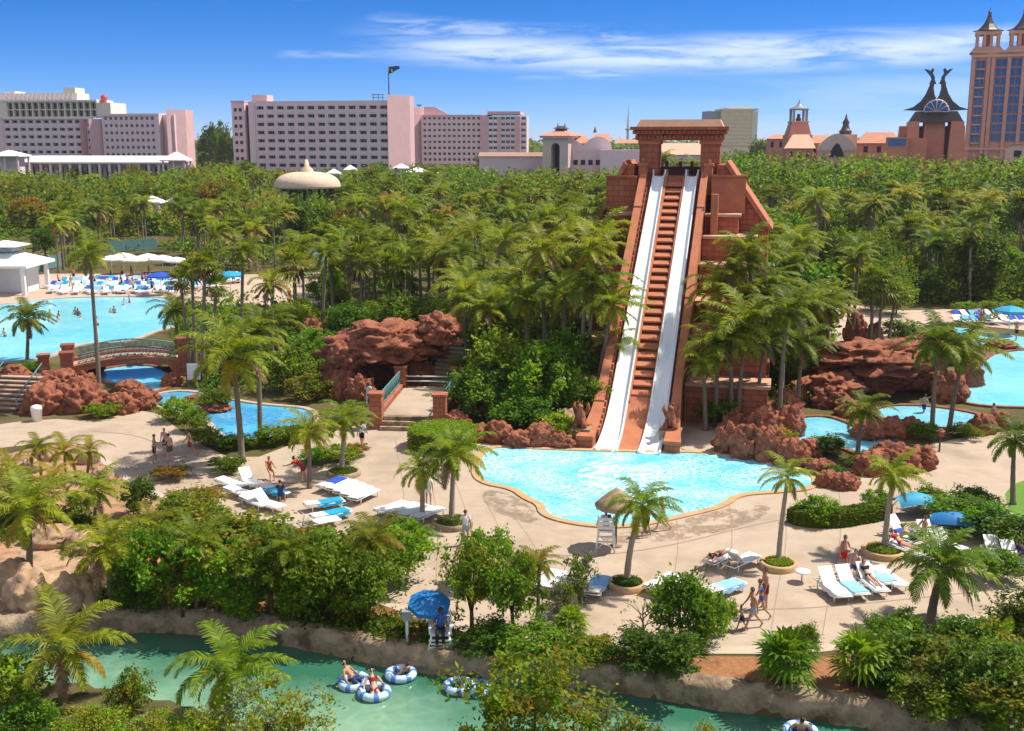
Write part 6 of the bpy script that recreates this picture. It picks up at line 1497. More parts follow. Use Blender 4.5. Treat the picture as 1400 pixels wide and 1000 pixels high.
grove(40, (-60, 330), (248, 270), ['olive', 'gold', 'mid', 'dark', 'olive'], (8, 14), 8, 15, cap=skyline)
for i, (a, b_, h_, pl) in enumerate([(372, 340, 8.6, 'mid'), (392, 338, 9.0, 'bright'), (412, 338, 9.2, 'mid'), (432, 340, 9.0, 'dark'), (450, 338, 9.0, 'mid'), (468, 340, 8.6, 'olive')]):
    S(a, b_, 6.2, h_, ['green tree at the west foot of the thatched dome', 'bright tree in front of the thatched dome, beside its west foot', 'green tree right under the middle of the thatched dome', 'dark tree in front of the thatched dome', 'green tree before the east edge of the thatched dome', 'olive tree at the east foot of the thatched dome'][i], pl, name='broadleaf_tree', cat='tree')
for px, pt, D, lb in ((286, 176, 470, 'tall feathery pine standing between the terraced hotel and the flag hotel'), (302, 171, 478, 'tallest dark pine beside the end wall of the flag hotel'), (312, 178, 465, 'narrow pine touching the flag hotel'), (1040, 186, 520, 'broad pine on the skyline west of the lantern tower')):
    o = thing('pine_tree', lb, 'tree', far(px, D)); h = zrow(pt, D); b = MB(); b.tube([(0, 0, 0), (0, 0, h * .9)], [.5, .1], 7); b.build('trunk', M['wood'], o)
    c = link('crown', crown_mesh(int(px), 1, 1, 1, 60, 60, .09, ('leafdark', 'leaf'), cr=.2), o); c.location = (0, 0, h * .58); c.scale = (5.2, 4, h * .42)
# behind the temple, seen through its gate
for a, b_, h, lb in ((905, 262, 12.5, 'feather palm framed by the temple gate'), (925, 258, 12, 'second feather palm framed by the temple gate'), (948, 262, 12, 'feather palm behind the gate column')):
    p = G(a, b_); p = Vector((p.x * 130 / p.y, 130, 0)); o = thing('coconut_palm', lb, 'palm tree', p); zz = zrow(212 if a == 905 else 222, 130) - .5
    tr = link('trunk', unit_trunk('palm', 1), o); tr.scale = (1, 1, zz); c = link('crown', CO[0], o); c.location = (0, 0, zz); c.scale = (.7,) * 3

# ground cover and the far wood, which nobody could count
rng = np.random.default_rng(77)
def scatter(n, yr, f, excl=True, xr=None):
    out = []
    while len(out) < n:
        y = math.sqrt(rng.uniform(yr[0] ** 2, yr[1] ** 2)); x = rng.uniform(-.52, .52) * y
        px, py = pix((x, y, 0))
        if excl and (any(inpoly(px, py, h) for h in HOLES[:8]) or inpoly(x, y, TFOOT)): continue
        if f and not f(px, py): continue
        out.append((x, y))
    return np.array(out)
def mass(name, C, per, rad, hz, leaf, mats, label, shares=None, up=.4):
    n = len(C); rr_ = rng.uniform(.6, 1.25, n)
    d = rng.normal(size=(n * per, 3)); d /= np.linalg.norm(d, axis=1)[:, None]; d *= (rng.random((n * per, 1)) ** .35)
    P = np.repeat(C, per, 0); R_ = np.repeat(rr_, per)[:, None]
    pos = np.zeros((n * per, 3)); pos[:, :2] = P[:, :2] + d[:, :2] * rad * R_
    pos[:, 2] = np.repeat(C[:, 2], per) * (.55 + .45 * d[:, 2]) if hz is None else (hz * (.5 + .5 * d[:, 2:3]) * R_)[:, 0]
    q = leaf_cloud(pos, leaf, rng, up, .6); mi = np.repeat(rng.choice(len(mats), n, p=shares), per)
    return tag(link(name, quad_mesh(name, q, [M[m] for m in mats], mi)), label, 'plants', kind='stuff')
c = scatter(3400, (104, 430), lambda px, py: -60 < px < 1460 and not (px < 250 and 330 < py < 345))
mass('undergrowth', np.c_[c, np.zeros(len(c))], 40, 2.0, 2.3, .30, ['leafdark', 'leaf', 'leafolive', 'leafbright'], 'mixed low undergrowth covering the ground below the palm groves', [.45, .3, .15, .1])
c = scatter(2600, (215, 430), lambda px, py: -60 < px < 400)
mass('undergrowth', np.c_[c, np.zeros(len(c))], 40, 3.6, 5.0, .5, ['leafolive', 'leaf', 'leafgold', 'leafdark'], 'olive and rusty thicket under the far trees by the long hall', [.45, .25, .12, .18])
c = scatter(3000, (215, 430), lambda px, py: 400 <= px < 1480)
mass('undergrowth', np.c_[c, np.zeros(len(c))], 40, 3.6, 6.0, .5, ['leafdark', 'leaf', 'leafbright'], 'green thicket under the far palm groves', [.45, .4, .15])
c = scatter(700, (74, 112), lambda px, py: (395 < px < 500 and py < 520) or (500 < px < 640 and py < 445) or (640 < px < 835 and py < 560) or (970 < px < 1110 and 330 < py < 560) or (1110 < px < 1260 and 330 < py < 400) or (290 < px < 400 and py < 540))
mass('undergrowth', np.c_[c, np.zeros(len(c))], 46, 1.3, 1.5, .16, ['leafdark', 'leaf', 'leafolive'], 'dark undergrowth filling the planting around grotto and temple', [.5, .35, .15])
for yr, xr, nn in (((215, 258), (470, 875), 230), ((196, 246), (1000, 1490), 300), ((236, 312), (-80, 330), 330)):
    c = scatter(nn, yr, lambda px, py: xr[0] < px < xr[1], True)
    hz = np.array([max(3., zrow(skyline(pix((x, y, 0))[0]) + rng.uniform(5, 20), y)) for x, y in c])
    mass('grove_canopy', np.c_[c, hz], 110, 3.0, None, .42, ['leafdark', 'leaf', 'leafolive', 'leafbright'], 'merged treetops of the grove beneath the skyline houses', [.2, .45, .1, .25] if xr[0] > 0 else [.15, .4, .25, .2])
c = scatter(170, (112, 140), lambda px, py: (1210 < px < 1490 and 392 < py < 418), False)
mass('undergrowth', np.c_[c, np.zeros(len(c))], 60, 1.4, 1.7, .2, ['leafdark', 'leaf', 'leafbright'], 'low planting behind the sunbathers of the grotto deck', [.4, .4, .2])
c = scatter(150, (90, 190), lambda px, py: (150 < px < 345 and 326 < py < 344) or (236 < px < 330 and 428 < py < 500) or (380 < px < 440 and 425 < py < 470), False)
mass('undergrowth', np.c_[c, np.zeros(len(c))], 60, 1.5, 1.8, .2, ['leafdark', 'leaf', 'leafolive'], 'low planting round the far pool deck', [.4, .4, .2])
c = scatter(1900, (330, 425), lambda px, py: -80 < px < 1480, False)
hz = np.array([max(3., min(rng.uniform(7, 13) if True else 0, zrow(skyline(pix((x, y, 0))[0]) + rng.uniform(0, 8), y))) for x, y in c])
mass('far_wood', np.c_[c, hz], 64, 3.6, None, .62, ['leafdark', 'leaf', 'leafolive', 'leafbright'], 'continuous canopy of the far wood before the hotels', [.4, .35, .17, .08])
c = scatter(900, (520, 700), lambda px, py: -80 < px < 1480, False)
mass('far_wood', np.c_[c, rng.uniform(9, 15, len(c))], 50, 6, None, 1.2, ['leafdark', 'leaf'], 'belt of dark trees behind the hotels', [.6, .4])
c = scatter(900, (900, 1300), lambda px, py: -80 < px < 1480, False)
mass('far_wood', np.c_[c, rng.uniform(17, 23, len(c))], 50, 9, None, 2.2, ['leafdark', 'leaf'], 'thin dark line of trees on the horizon', [.6, .4])
c = scatter(900, (35, 60), lambda px, py: py > 612 and inpoly(px, py, [(-40, 690), (60, 690), (200, 735), (300, 715), (400, 780), (510, 830), (640, 880), (640, 895), (300, 838), (100, 838), (160, 800), (140, 760), (-40, 735)]) or inpoly(px, py, [(1190, 880), (1480, 850), (1480, 1000), (1300, 975), (1200, 955)]), False)
mass('ground_cover', np.c_[c, np.zeros(len(c))], 40, .55, .5, .085, ['leafdark', 'leaf', 'leafolive'], 'low leafy ground cover under the river shrubs', [.4, .4, .2])
c = scatter(420, (22, 36), lambda px, py: py > np.interp(px, [-60, 40, 130, 260, 420, 600], [985, 985, 990, 1010, 1070, 1140]), False)
mass('ground_cover', np.c_[c, np.zeros(len(c)) ], 60, .5, .55, .05, ['leafolive', 'leaf', 'leafgold'], 'olive and rusty ground cover on the near bank', [.5, .35, .15])
# ---------------------------------------------------------------- rocks
def rock3(px, D, z, w, d, h, label, me, rz=0, name='red_boulder'):
    p = far(px, D); dd = ray(px, 500); p = Vector((dd.x / dd.y * D, D, z))
    o = link(name, me); o.location = p; o.scale = (w / 2.1, d / 2.1, h / 1.8); o.rotation_euler = (0, 0, rz); return tag(o, label, 'rock')
rock3(528, 79, 3.5, 8.4, 6, 3.2, 'great red overhanging rock above the dark grotto', STRATA[0], .2, 'grotto_rock')
rock3(600, 79.5, 4.4, 3.6, 4.5, 2.6, 'raised lump at the stair end of the overhanging grotto rock', ROCKS[1], .3, 'grotto_rock')
rock3(478, 78, 2.9, 3.2, 4, 2.4, 'rounded red shoulder at the stream end of the overhanging grotto rock', ROCKS[2], -.3, 'grotto_rock')
rock3(540, 83, 1.6, 12, 4, 5.2, 'shaded back wall of rock inside the grotto', ROCKS[0], 0, 'grotto_rock')
rock3(462, 79, .8, 2.4, 3, 3.4, 'red rock leg under the stream end of the grotto overhang', ROCKS[3], .5, 'grotto_rock')
rock3(572, 80, .8, 2.2, 3, 3.6, 'rock leg behind the plank bridge under the overhang', ROCKS[4], 0, 'grotto_rock')
RB = [(492, 553, 2.6, 2.2, 'red boulder at the grotto mouth next to the plank bridge'), (468, 548, 2.4, 2.6, 'smooth red boulder between grotto mouth and stream'), (442, 545, 2.0, 1.8, 'red boulder at the end of the blue stream'), (425, 478, 2.6, 3.0, 'red outcrop among shrubs over the grotto entrance'), (445, 462, 2.4, 2.6, 'red outcrop uphill of the grotto rock'), (470, 452, 3.0, 2.0, 'low red ledge behind the grotto rock'),
      (60, 568, 4.2, 2.4, 'largest red rock beside the broad steps'), (98, 566, 4.0, 2.6, 'red rock in front of the arched bridge pier'), (36, 548, 3.0, 1.9, 'red rock at the head of the broad steps'), (72, 540, 3.6, 2.0, 'red rock behind the largest one by the steps'), (112, 545, 2.8, 2.0, 'red rock below the west pier of the arched bridge'), (160, 568, 2.6, 1.6, 'red rock at the foot of the flat shrub'), (186, 562, 2.6, 1.5, 'red rock between the small basin and the deck'), (172, 545, 2.4, 1.4, 'red rock on the lip of the small basin'), (203, 552, 1.6, 1.1, 'small rock where basin and stream meet'), (232, 530, 1.8, 1.2, 'dark rock on the far lip of the small basin'), (256, 512, 2.6, 2.0, 'red rock propping the east end of the arched bridge'), (290, 566, 2.4, .8, 'flat red rock on the stream point'), (262, 555, 2.2, .7, 'flat red rock between the two stream pools'), (15, 520, 2.6, 1.2, 'red rock above the broad steps'), (120, 512, 2.2, 1.2, 'red rock under the bridge railing'),
      (622, 592, 2.2, 1.5, 'red rock behind the round clipped hedge'), (655, 606, 2.2, 1.2, 'red waterline rock where the pool begins'), (682, 608, 2.4, 1.5, 'red waterline rock below the jungle mound'), (712, 614, 2.2, 1.1, 'low red waterline rock below the jungle mound'), (740, 613, 2.4, 1.6, 'tallest red waterline rock below the jungle mound'), (768, 615, 1.8, 1.0, 'pinkish rock beside the guardian statue'),
      (1000, 622, 2.2, 2.0, 'red rock at the sand slope corner'), (1026, 630, 2.6, 2.2, 'red rock above the east end of the slide pool'), (1056, 634, 2.6, 2.3, 'biggest red rock above the east end of the slide pool'), (1086, 640, 2.2, 1.8, 'red rock touching the slide pool coping'), (1008, 598, 2.2, 1.8, 'red rock behind the sand slope'), (1046, 606, 2.8, 2.2, 'red rock in the middle of the bank beside the slide'), (1082, 600, 2.4, 2.2, 'red rock at the lip of the lower grotto pool'), (1108, 628, 1.8, 1.3, 'dark rock standing in the lower grotto pool'), (1040, 575, 2.6, 1.8, 'red rock under the tall dense palm'), (1075, 570, 3.0, 2.0, 'red rock at the head of the lower grotto pool'), (1105, 552, 3.4, 1.9, 'broad red rock below the strata rock'), (1140, 560, 3.0, 1.6, 'red rock between strata rock and pools'), (1165, 572, 2.2, 1.3, 'red rock on the channel between the two grotto pools'), (1092, 530, 2.6, 1.8, 'red rock on the rise west of the strata rock'),
      (1192, 604, 2.4, 1.4, 'red rock on the ridge between the grotto pools, at its west end'), (1222, 602, 2.6, 1.5, 'dark rock on the ridge between the grotto pools'), (1250, 600, 2.4, 1.3, 'rock on the ridge between the grotto pools beside the leaning palms'), (1136, 668, 1.6, 1.0, 'flat topped red stone by the path, first of the row'), (1158, 672, 1.8, 1.0, 'flat topped red stone by the path, second of the row'), (1126, 652, 1.8, 1.0, 'red stone behind the flat topped row'), (1200, 652, 2.6, 1.5, 'red rock under the dark short palm'), (1234, 650, 3.0, 1.8, 'big red rock at the bend of the curved path'), (1264, 645, 2.2, 1.5, 'last red rock at the bend of the curved path'), (1216, 630, 2.0, 1.1, 'red rock on the shore of the lower grotto pool'),
      (1305, 552, 2.8, 2.4, 'red rock between middle and upper grotto pools'), (1330, 530, 2.4, 2.4, 'upright red rock at the upper grotto pool'), (1348, 596, 2.0, 1.5, 'dark rock at the end of the middle grotto pool'), (1372, 590, 1.8, 1.3, 'rock behind the lawn palm'), (1172, 470, 2.4, 3.4, 'tall red pinnacle rock beside the twin palms'), (1196, 478, 2.2, 2.6, 'red rock beside the pinnacle'), (1186, 500, 2.4, 1.8, 'red rock below the pinnacle'), (1246, 478, 2.6, 1.2, 'low red rock by the leafy deck edge'), (1375, 478, 3.0, .9, 'flat red ledge in the upper grotto pool')]
for a, b_, w_, h_, lb in RB: boulder(a, b_, w_, h_ * 1.1, lb)
rock3(1195, 78, 2.6, 9.5, 6, 2.6, 'long layered strata rock with a shadowed undercut', STRATA[1], -.1, 'strata_rock')
rock3(1185, 79.5, .9, 9.0, 5, 2.6, 'lower layer of the strata rock in the shade', STRATA[0], .1, 'strata_rock')
rock3(1255, 79, 1.2, 5, 4, 2.6, 'grey shaded rock face over the middle grotto pool', ROCKS[0], 0, 'strata_rock')
rock3(1275, 83, 2.2, 6, 4, 3.0, 'red rock hump behind the leaning coconut palms', ROCKS[2], 0, 'strata_rock')
rock3(1140, 76, 1.0, 5, 4, 2.0, 'sloping red rock apron west of the strata rock', STRATA[1], .4, 'strata_rock')
for a, b_, w_, h_, lb in [(30, 838, 2.6, 1.7, 'large tan boulder at the river bend'), (92, 842, 2.2, 1.6, 'rounded tan boulder beside the large one at the river bend'), (122, 815, 2.0, 1.5, 'tan boulder under the bushy palm clump'), (62, 752, 2.8, .9, 'flat tan rock behind the coconut palm'), (110, 760, 2.2, 1.0, 'tan rock on the sandy walk'), (136, 660, 1.4, .9, 'pale stone at the path kerb'), (118, 636, 1.3, .9, 'pale stone beside the yellow palm'), (60, 632, 1.5, .9, 'pale stone behind the yellow palm'), (38, 648, 1.2, .9, 'pale stone near the little palm'), (12, 808, 1.8, 1.3, 'tan boulder cut by the west end of the river'), (776, 598, 2.0, 1.8, 'pale grey boulder behind the guardian statue')]:
    boulder(a, b_, w_, h_ * 1.15, lb, lst=TAN, name='tan_boulder')

# ---------------------------------------------------------------- parasols, loungers, furniture
def parasol(px, py, z, w, m, label, n=8, tilt=0, name='parasol', thatch=False, cat='parasol', pm='white', drop=.28, group=None):
    c = G(px, py, z); o = thing(name, label, cat, (c.x, c.y, 0), 0, group)
    b = MB(); r = w / 2
    if thatch: prof_ = [(r, -.12), (r * 1.02, 0), (r * .8, r * .22), (r * .5, r * .5), (r * .2, r * .72), (0, r * .85)]
    else: prof_ = [(r, -.18), (r, 0), (r * .55, r * drop * .62), (.05, r * drop), (0, r * drop + .08)]
    b.lathe(prof_, n if not thatch else 26, smooth=thatch, wob=.07 if thatch else 0)
    cp = b.build('canopy', M[m], o); cp.location = (0, 0, z); cp.rotation_euler = (tilt, 0, .3)
    b = MB(); b.tube([(0, 0, 0), (0, 0, z + r * (.5 if thatch else drop))], .045, 8); b.build('pole', M[pm], o)
    b = MB(); b.lathe([(0, 0), (.28, 0), (.28, .07), (.06, .12)], 12); b.build('foot', M['bank'], o)
    if not thatch:
        for k in range(n):
            a = 2 * math.pi * k / n + .3; b = MB(); b.tube([(0, 0, z - .35), (math.cos(a) * r * .55, math.sin(a) * r * .55, z + r * drop * .5)], .014, 4); b.build('rib', M[pm], o)
    return o
WP = [(152, 354, 3.4, 'white parasol at the west end of the row behind the far pool'), (168, 350, 3.2, 'white parasol set back in the row behind the far pool'), (184, 355, 3.6, 'large white parasol in the row behind the far pool'), (202, 351, 3.2, 'white parasol near the middle of the row behind the far pool'), (222, 354, 3.6, 'broad white parasol east of the middle in the far pool row'), (241, 356, 3.2, 'white parasol closing the row behind the far pool')]
for a, b_, w_, lb in WP: parasol(a, b_, 2.5, w_, 'white', lb)
for a, b_, w_, m_, lb in [(409, 348, 4.6, 'cyan', 'turquoise parasol with a shaded notch uphill of the grotto'), (430, 346, 4.4, 'cyan', 'second turquoise parasol beside the notched one'), (447, 355, 3.4, 'cyan', 'lower turquoise parasol next to the pair uphill of the grotto'), (314, 376, 3.4, 'cyan', 'turquoise parasol behind the fan palm cluster'), (219, 377, 3.2, 'royal', 'royal blue parasol on the far pool deck'), (66, 289, 3.6, 'cyan', 'teal parasol among the olive trees'), (10, 289, 3.6, 'cyan', 'teal parasol near the white pavilion among olive trees'), (795, 266, 3.2, 'bluecloth', 'blue parasol beside the upper temple wall'), (1382, 424, 3, 'cyan', 'turquoise parasol among the sunbathers of the grotto deck')]:
    parasol(a, b_, 2.4, w_, m_, lb)
# cupola pavilion at the wave pool
pv = pavilion(-6, 134, 8.4, 359, 341, 'white hipped pavilion with a small cupola beside the wave pool', m='white', wallm='white')
pv.children[-1].hide_render = False
D = 134; b = MB(); b.box(-1.5, 1.5, -1.5, 1.5, zrow(343, D), zrow(336, D)); b.build('cupola_drum', M['metalgrey'], pv)
b = MB(); b.hexa([(-2.3, -2.3), (2.3, -2.3), (2.3, 2.3), (-2.3, 2.3)], zrow(336, D) + .002, zrow(329, D), 0, [(-.2, -.2), (.2, -.2), (.2, .2), (-.2, .2)]); b.build('cupola_roof', M['white'], pv)
# green windscreen fence
def screen(a, c, label, h=2.0):
    p, q = G(*a), G(*c); d = q - p; o = thing('windscreen_fence', label, 'fence', p, math.atan2(d.y, d.x)); L_ = d.length
    b = MB(); b.box(0, L_, -.02, .02, .15, h); b.build('mesh_panel', M['teal'], o)
    n = max(2, int(L_ / 3))
    for i in range(n + 1): b = MB(); b.tube([(L_ * i / n, .06, 0), (L_ * i / n, .06, h + .1)], .05, 6); b.build('post', M['metalgrey'], o)
screen((52, 372), (84, 366), 'green windscreen fence next to the cupola pavilion'); screen((150, 346), (215, 342), 'green windscreen fence behind the white parasols')

def lounger_proto(raise_, name='lounger'):
    o = thing(name, 'x', 'lounger'); b = MB()
    for s_ in (-1, 1): b.tube([(0, s_ * .33, .33), (2.0, s_ * .33, .33)], .03, 6)
    for x in (0, .75, 2.0): b.tube([(x, -.33, .33), (x, .33, .33)], .03, 6)
    b.build('frame', M['white'], o)
    for x in (.3, 1.75):
        for s_ in (-1, 1): b = MB(); b.tube([(x, s_ * .31, 0), (x, s_ * .33, .33)], [.024, .03], 6); b.build('leg', M['white'], o)
    b = MB(); b.box(.76, 1.98, -.31, .31, .345, .39); b.build('seat', M['white'], o)
    b = MB(); c, s_ = math.cos(raise_), math.sin(raise_); q = [(.74 - .74 * c, .37 + .74 * s_), (.74, .37), (.74, .415), (.74 - .74 * c - .03 * s_, .415 + .74 * s_)]
    b.prism(q, (0, .31, 0), (1, 0, 0), (0, 0, 1), .62); b.build('backrest', M['white'], o)
    if raise_ > .2: b = MB(); b.tube([(.74 - .5 * c, -.25, .37 + .5 * s_ - .02), (.3, -.27, .33)], .018, 5); b.tube([(.74 - .5 * c, .25, .37 + .5 * s_ - .02), (.3, .27, .33)], .018, 5); b.build('prop', M['white'], o)
    return o
LP = {0: lounger_proto(.06), 1: lounger_proto(.75)}; LUSED = {0: False, 1: False}
def lounger(hx_, hy_, fx, fy, up, label, towel=None, group='loungers on the pool deck', z=0.0):
    a, c = G(hx_, hy_, .35), G(fx, fy, .35); d = (c - a); rz = math.atan2(d.y, d.x); mid = (a + c) / 2; st = mid - d.normalized() * 1.0
    loc = (st.x, st.y, z + .013)
    if not LUSED[up]: o = LP[up]; o.location = loc; o.rotation_euler = (0, 0, rz); LUSED[up] = True; o['label'] = label; o['group'] = group
    else: o = dup(LP[up], loc, rz, label, group)
    if towel:
        b = MB(); n = 8; vs = []
        for i in range(n + 1):
            x = .55 + 1.35 * i / n
            for y, zz in ((-.38, .20), (-.34, .40), (0, .405), (.34, .40), (.38, .2)): vs.append((x, y + .02 * math.sin(i * 1.7), zz + (.0 if abs(y) < .36 else .04 * math.sin(i * 2.1)) + .008))
        b.add(vs, [[i * 5 + j, i * 5 + j + 1, i * 5 + j + 6, i * 5 + j + 5] for i in range(n) for j in range(4)])
        t = b.build('towel', M[towel[0]]); t.location = loc; t.rotation_euler = (0, 0, rz); tag(t, towel[1], 'towel')
    return o
NL = [((332, 652), (352, 664), 1, 'white lounger with raised back at the head of the deck group by the stream', None), ((302, 656), (330, 664), 0, 'flat white lounger nearest the yellow ground shrub', None), ((314, 668), (342, 676), 0, 'flat white lounger second from the yellow ground shrub', None),
      ((348, 660), (402, 680), 0, 'lounger covered by a long turquoise towel', ('cyan', 'long turquoise towel on the lounger beside the red shirted man')), ((352, 684), (380, 692), 1, 'lounger with raised back in front of the turquoise towel', None), ((336, 680), (362, 690), 0, 'white lounger half hidden by the olive shrub', None),
      ((448, 672), (486, 655), 0, 'white lounger at the upper edge of the wide group', None), ((458, 676), (496, 659), 0, 'white lounger second in the wide group', None), ((468, 680), (506, 663), 0, 'white lounger in the middle of the wide group', None), ((478, 685), (516, 667), 0, 'white lounger at the lower edge of the wide group', None), ((436, 668), (472, 652), 0, 'lounger with a royal blue towel at the end of the wide group', ('royal', 'royal blue towel on the end lounger of the wide group')),
      ((424, 690), (462, 684), 0, 'lounger with teal towel in front of the wide group', ('cyan', 'teal towel on the lounger in front of the wide group')), ((434, 706), (470, 698), 0, 'lounger with turquoise towel half hidden by leaves', ('cyan', 'turquoise towel half hidden by leaves')), ((420, 716), (452, 710), 1, 'white lounger poking out of the shrubs', None),
      ((516, 700), (556, 686), 0, 'white lounger at the west end of the row by the small palm', None), ((532, 703), (572, 688), 0, 'white lounger in the row by the small palm, next to its west end', None), ((548, 706), (588, 691), 0, 'white lounger in the middle of the row by the small palm', None), ((566, 709), (604, 694), 0, 'white lounger at the east end of the row by the small palm', None),
      ((968, 770), (1000, 752), 0, 'lounger with a sunbather near the ring planter', None), ((996, 774), (1032, 758), 1, 'empty lounger beside the sunbather near the ring planter', None),
      ((738, 800), (752, 782), 0, 'white lounger at the west end of the shrub screened trio', None), ((752, 804), (768, 784), 0, 'white lounger in the middle of the shrub screened trio', None), ((766, 806), (782, 786), 0, 'white lounger at the east end of the shrub screened trio', None), ((810, 810), (822, 790), 0, 'lounger under a pale blue towel by the bent palm planter', ('paletowel', 'pale blue towel hanging over the lounger by the bent palm planter')),
      ((893, 802), (918, 788), 0, 'white lounger behind the streaky tree', None), ((912, 806), (938, 792), 1, 'white lounger with raised back behind the streaky tree', None), ((978, 806), (1002, 798), 0, 'lounger with a pale blue towel beyond the streaky tree', ('paletowel', 'pale blue towel on the lounger beyond the streaky tree')),
      ((1128, 794), (1150, 812), 1, 'lounger with white towel at the west end of the sunbathing group', ('whitecloth', 'white towel bunched on the sunbathing group lounger')), ((1150, 790), (1176, 810), 1, 'lounger with pale blue towel in the sunbathing group', ('paletowel', 'pale blue towel in the sunbathing group')), ((1176, 784), (1206, 808), 1, 'white lounger in the sunbathing group with its sunbather', None), ((1200, 778), (1232, 800), 0, 'long white lounger at the east end of the sunbathing group', None), ((1186, 778), (1212, 794), 0, 'lounger with blue striped towel behind the sunbathing group', ('paletowel', 'blue towel behind the sunbathing group')),
      ((1222, 722), (1246, 732), 1, 'lounger with a blue towel under the turquoise sunshade', ('royal', 'blue towel under the turquoise sunshade')), ((1240, 738), (1268, 744), 0, 'white lounger in front of the sunshades', None), ((1262, 728), (1278, 742), 1, 'lounger with upright white back beside the blue sunshade', None), ((1222, 744), (1252, 754), 0, 'white lounger next to the ring planter below the sunshades', None), ((1290, 742), (1312, 750), 1, 'white lounger partly under the blue sunshade', None),
      ((1352, 748), (1372, 766), 1, 'folding lounger with a blue sling among the lawn shrubs', ('bluecloth', 'blue sling on the folding lounger among the lawn shrubs')), ((1376, 756), (1396, 772), 1, 'second folding lounger with a blue sling among the lawn shrubs', ('bluecloth', 'blue sling on the second folding lounger'))]
for h_, f_, up, lb, tw_ in NL: lounger(*h_, *f_, up, lb, tw_)
# far loungers, too small to show parts
def far_lounger_mesh(m):
    b = MB(); b.box(.7, 2.0, -.33, .33, .28, .4, 0); b.prism([(.7, .28), (.7, .4), (.05, .8), (.05, .7)], (0, .33, 0), (1, 0, 0), (0, 0, 1), .66, 1)
    for x in (.3, 1.7):
        for y in (-.3, .25): b.box(x, x + .05, y, y + .05, 0, .3, 0)
    o = b.build('lounger', [M['white'], M[m]]); me = o.data; bpy.data.objects.remove(o); return me
FL = {m_: far_lounger_mesh(m_) for m_ in ('white', 'royal', 'cyan', 'paletowel')}
rr_ = random.Random(4); k = 0
for row, (py0, x0, x1) in enumerate([(400, 72, 236), (393, 76, 300), (386, 90, 330), (381, 200, 330)]):
    px = x0
    while px < x1:
        mt = rr_.choice(['white', 'white', 'royal', 'cyan', 'paletowel', 'white']); o = link('lounger', FL[mt]); p = G(px, py0 + rr_.uniform(-1.5, 1.5)); o.location = (p.x, p.y, .01); o.rotation_euler = (0, 0, R(-90) + rr_.uniform(-.5, .5))
        wd = {'white': 'white', 'royal': 'royal blue draped', 'cyan': 'turquoise draped', 'paletowel': 'pale blue draped'}[mt]
        tag(o, f'{wd} lounger {["at the water edge of the far pool", "in the second row along the far pool", "in the third row along the far pool", "at the back of the far pool deck"][row]}, {"pavilion end" if px < 130 else "mid way" if px < 200 else "grotto end"}', 'lounger', 'loungers along the far pool'); px += rr_.uniform(6, 9.5)
for i in range(16):
    px = 1305 + (i % 9) * 10.5; py_ = 441 if i < 9 else 434; mt = rr_.choice(['white', 'white', 'cyan', 'royal']); o = link('lounger', FL[mt]); p = G(px + rr_.uniform(-2, 2), py_); o.location = (p.x, p.y, .01); o.rotation_euler = (0, 0, R(-80) + rr_.uniform(-.3, .3))
    tag(o, f'{ {"white": "white", "cyan": "turquoise draped", "royal": "blue draped"}[mt]} lounger in the {"front" if i < 9 else "back"} row of the grotto deck', 'lounger', 'loungers on the grotto deck')
# ring planters
def planter(px, py, r, label, m='coping', fill='grass'):
    p = G(px, py); o = thing('ring_planter', label, 'planter', p)
    b = MB(); b.lathe([(r - .16, .02), (r - .16, .24), (r - .12, .28), (r - .02, .28), (r + .03, .24), (r + .03, 0)], 40); b.build('kerb', M[m], o)
    b = MB(); b.lathe([(r - .155, .14), (r * .5, .2), (0, .22)], 24); b.build('soil', M['mulch'], o)
    rng_ = np.random.default_rng(int(px)); n = 1500; a = rng_.random(n) * 6.283; q = np.sqrt(rng_.random(n)) * (r - .2)
    C = np.stack([q * np.cos(a), q * np.sin(a), .22 + rng_.random(n) * .14], 1); link('ground_cover', quad_mesh('ground_cover', leaf_cloud(C, .05, rng_, .6, .5), [M['leafbright' if fill == 'grass' else 'leafdark']]), o)
planter(857, 803, .78, 'ring planter with dark ground cover round the wind-bent palm', fill='dark'); planter(1064, 776, .78, 'ring planter with bright grass round the sparse thin palm'); planter(1207, 758, .92, 'ring planter with grass beside the man in red shorts'); planter(619, 719, .95, 'dark ring planter round the taller of two deck palms', 'bank', 'dark'); planter(470, 650, .9, 'dark ring round the yellowish palm in the oval bed', 'bank', 'dark')
# thatched parasol over the lifeguard chair, sunshades, stands and posts
parasol(843, 690, 2.0, 1.9, 'thatch', 'thatched parasol on a slim post at the edge of the slide pool', thatch=True, pm='wood')
parasol(587, 824, 1.45, 1.6, 'blue', 'big blue canopy behind the float stand by the river', n=8, tilt=R(14), drop=.3)
def shade(px, py, w, m, label, rz):
    o = thing('sunshade', label, 'sunshade', G(px, py), rz); b = MB(); n = 10; vs = []; k = 8
    for i in range(n + 1):
        t = math.pi * .62 * i / n + R(35)
        for j in range(k + 1):
            u = (j / k - .5) * 2; s_ = math.cos(u * 1.1); vs.append((u * w / 2, -math.cos(t) * .8 * (.55 + .45 * s_), .25 + math.sin(t) * .95 * (.55 + .45 * s_)))
    b.add(vs, [[i * (k + 1) + j, i * (k + 1) + j + 1, (i + 1) * (k + 1) + j + 1, (i + 1) * (k + 1) + j] for i in range(n) for j in range(k)], 0, True); b.build('canopy', M[m], o)
    for s_ in (-1, 1):
        b = MB(); b.tube([(s_ * w / 2, .5, 0), (s_ * w / 2, .3, .5), (s_ * w / 2 * .98, -.2, 1.0)], .03, 6); b.build('frame', M['white'], o)
shade(1248, 706, 1.9, 'cyan', 'turquoise hooded sunshade behind the sunbathers', R(10)); shade(1300, 734, 2.0, 'blue', 'deep blue hooded sunshade beside the lawn shrubs', R(-15))
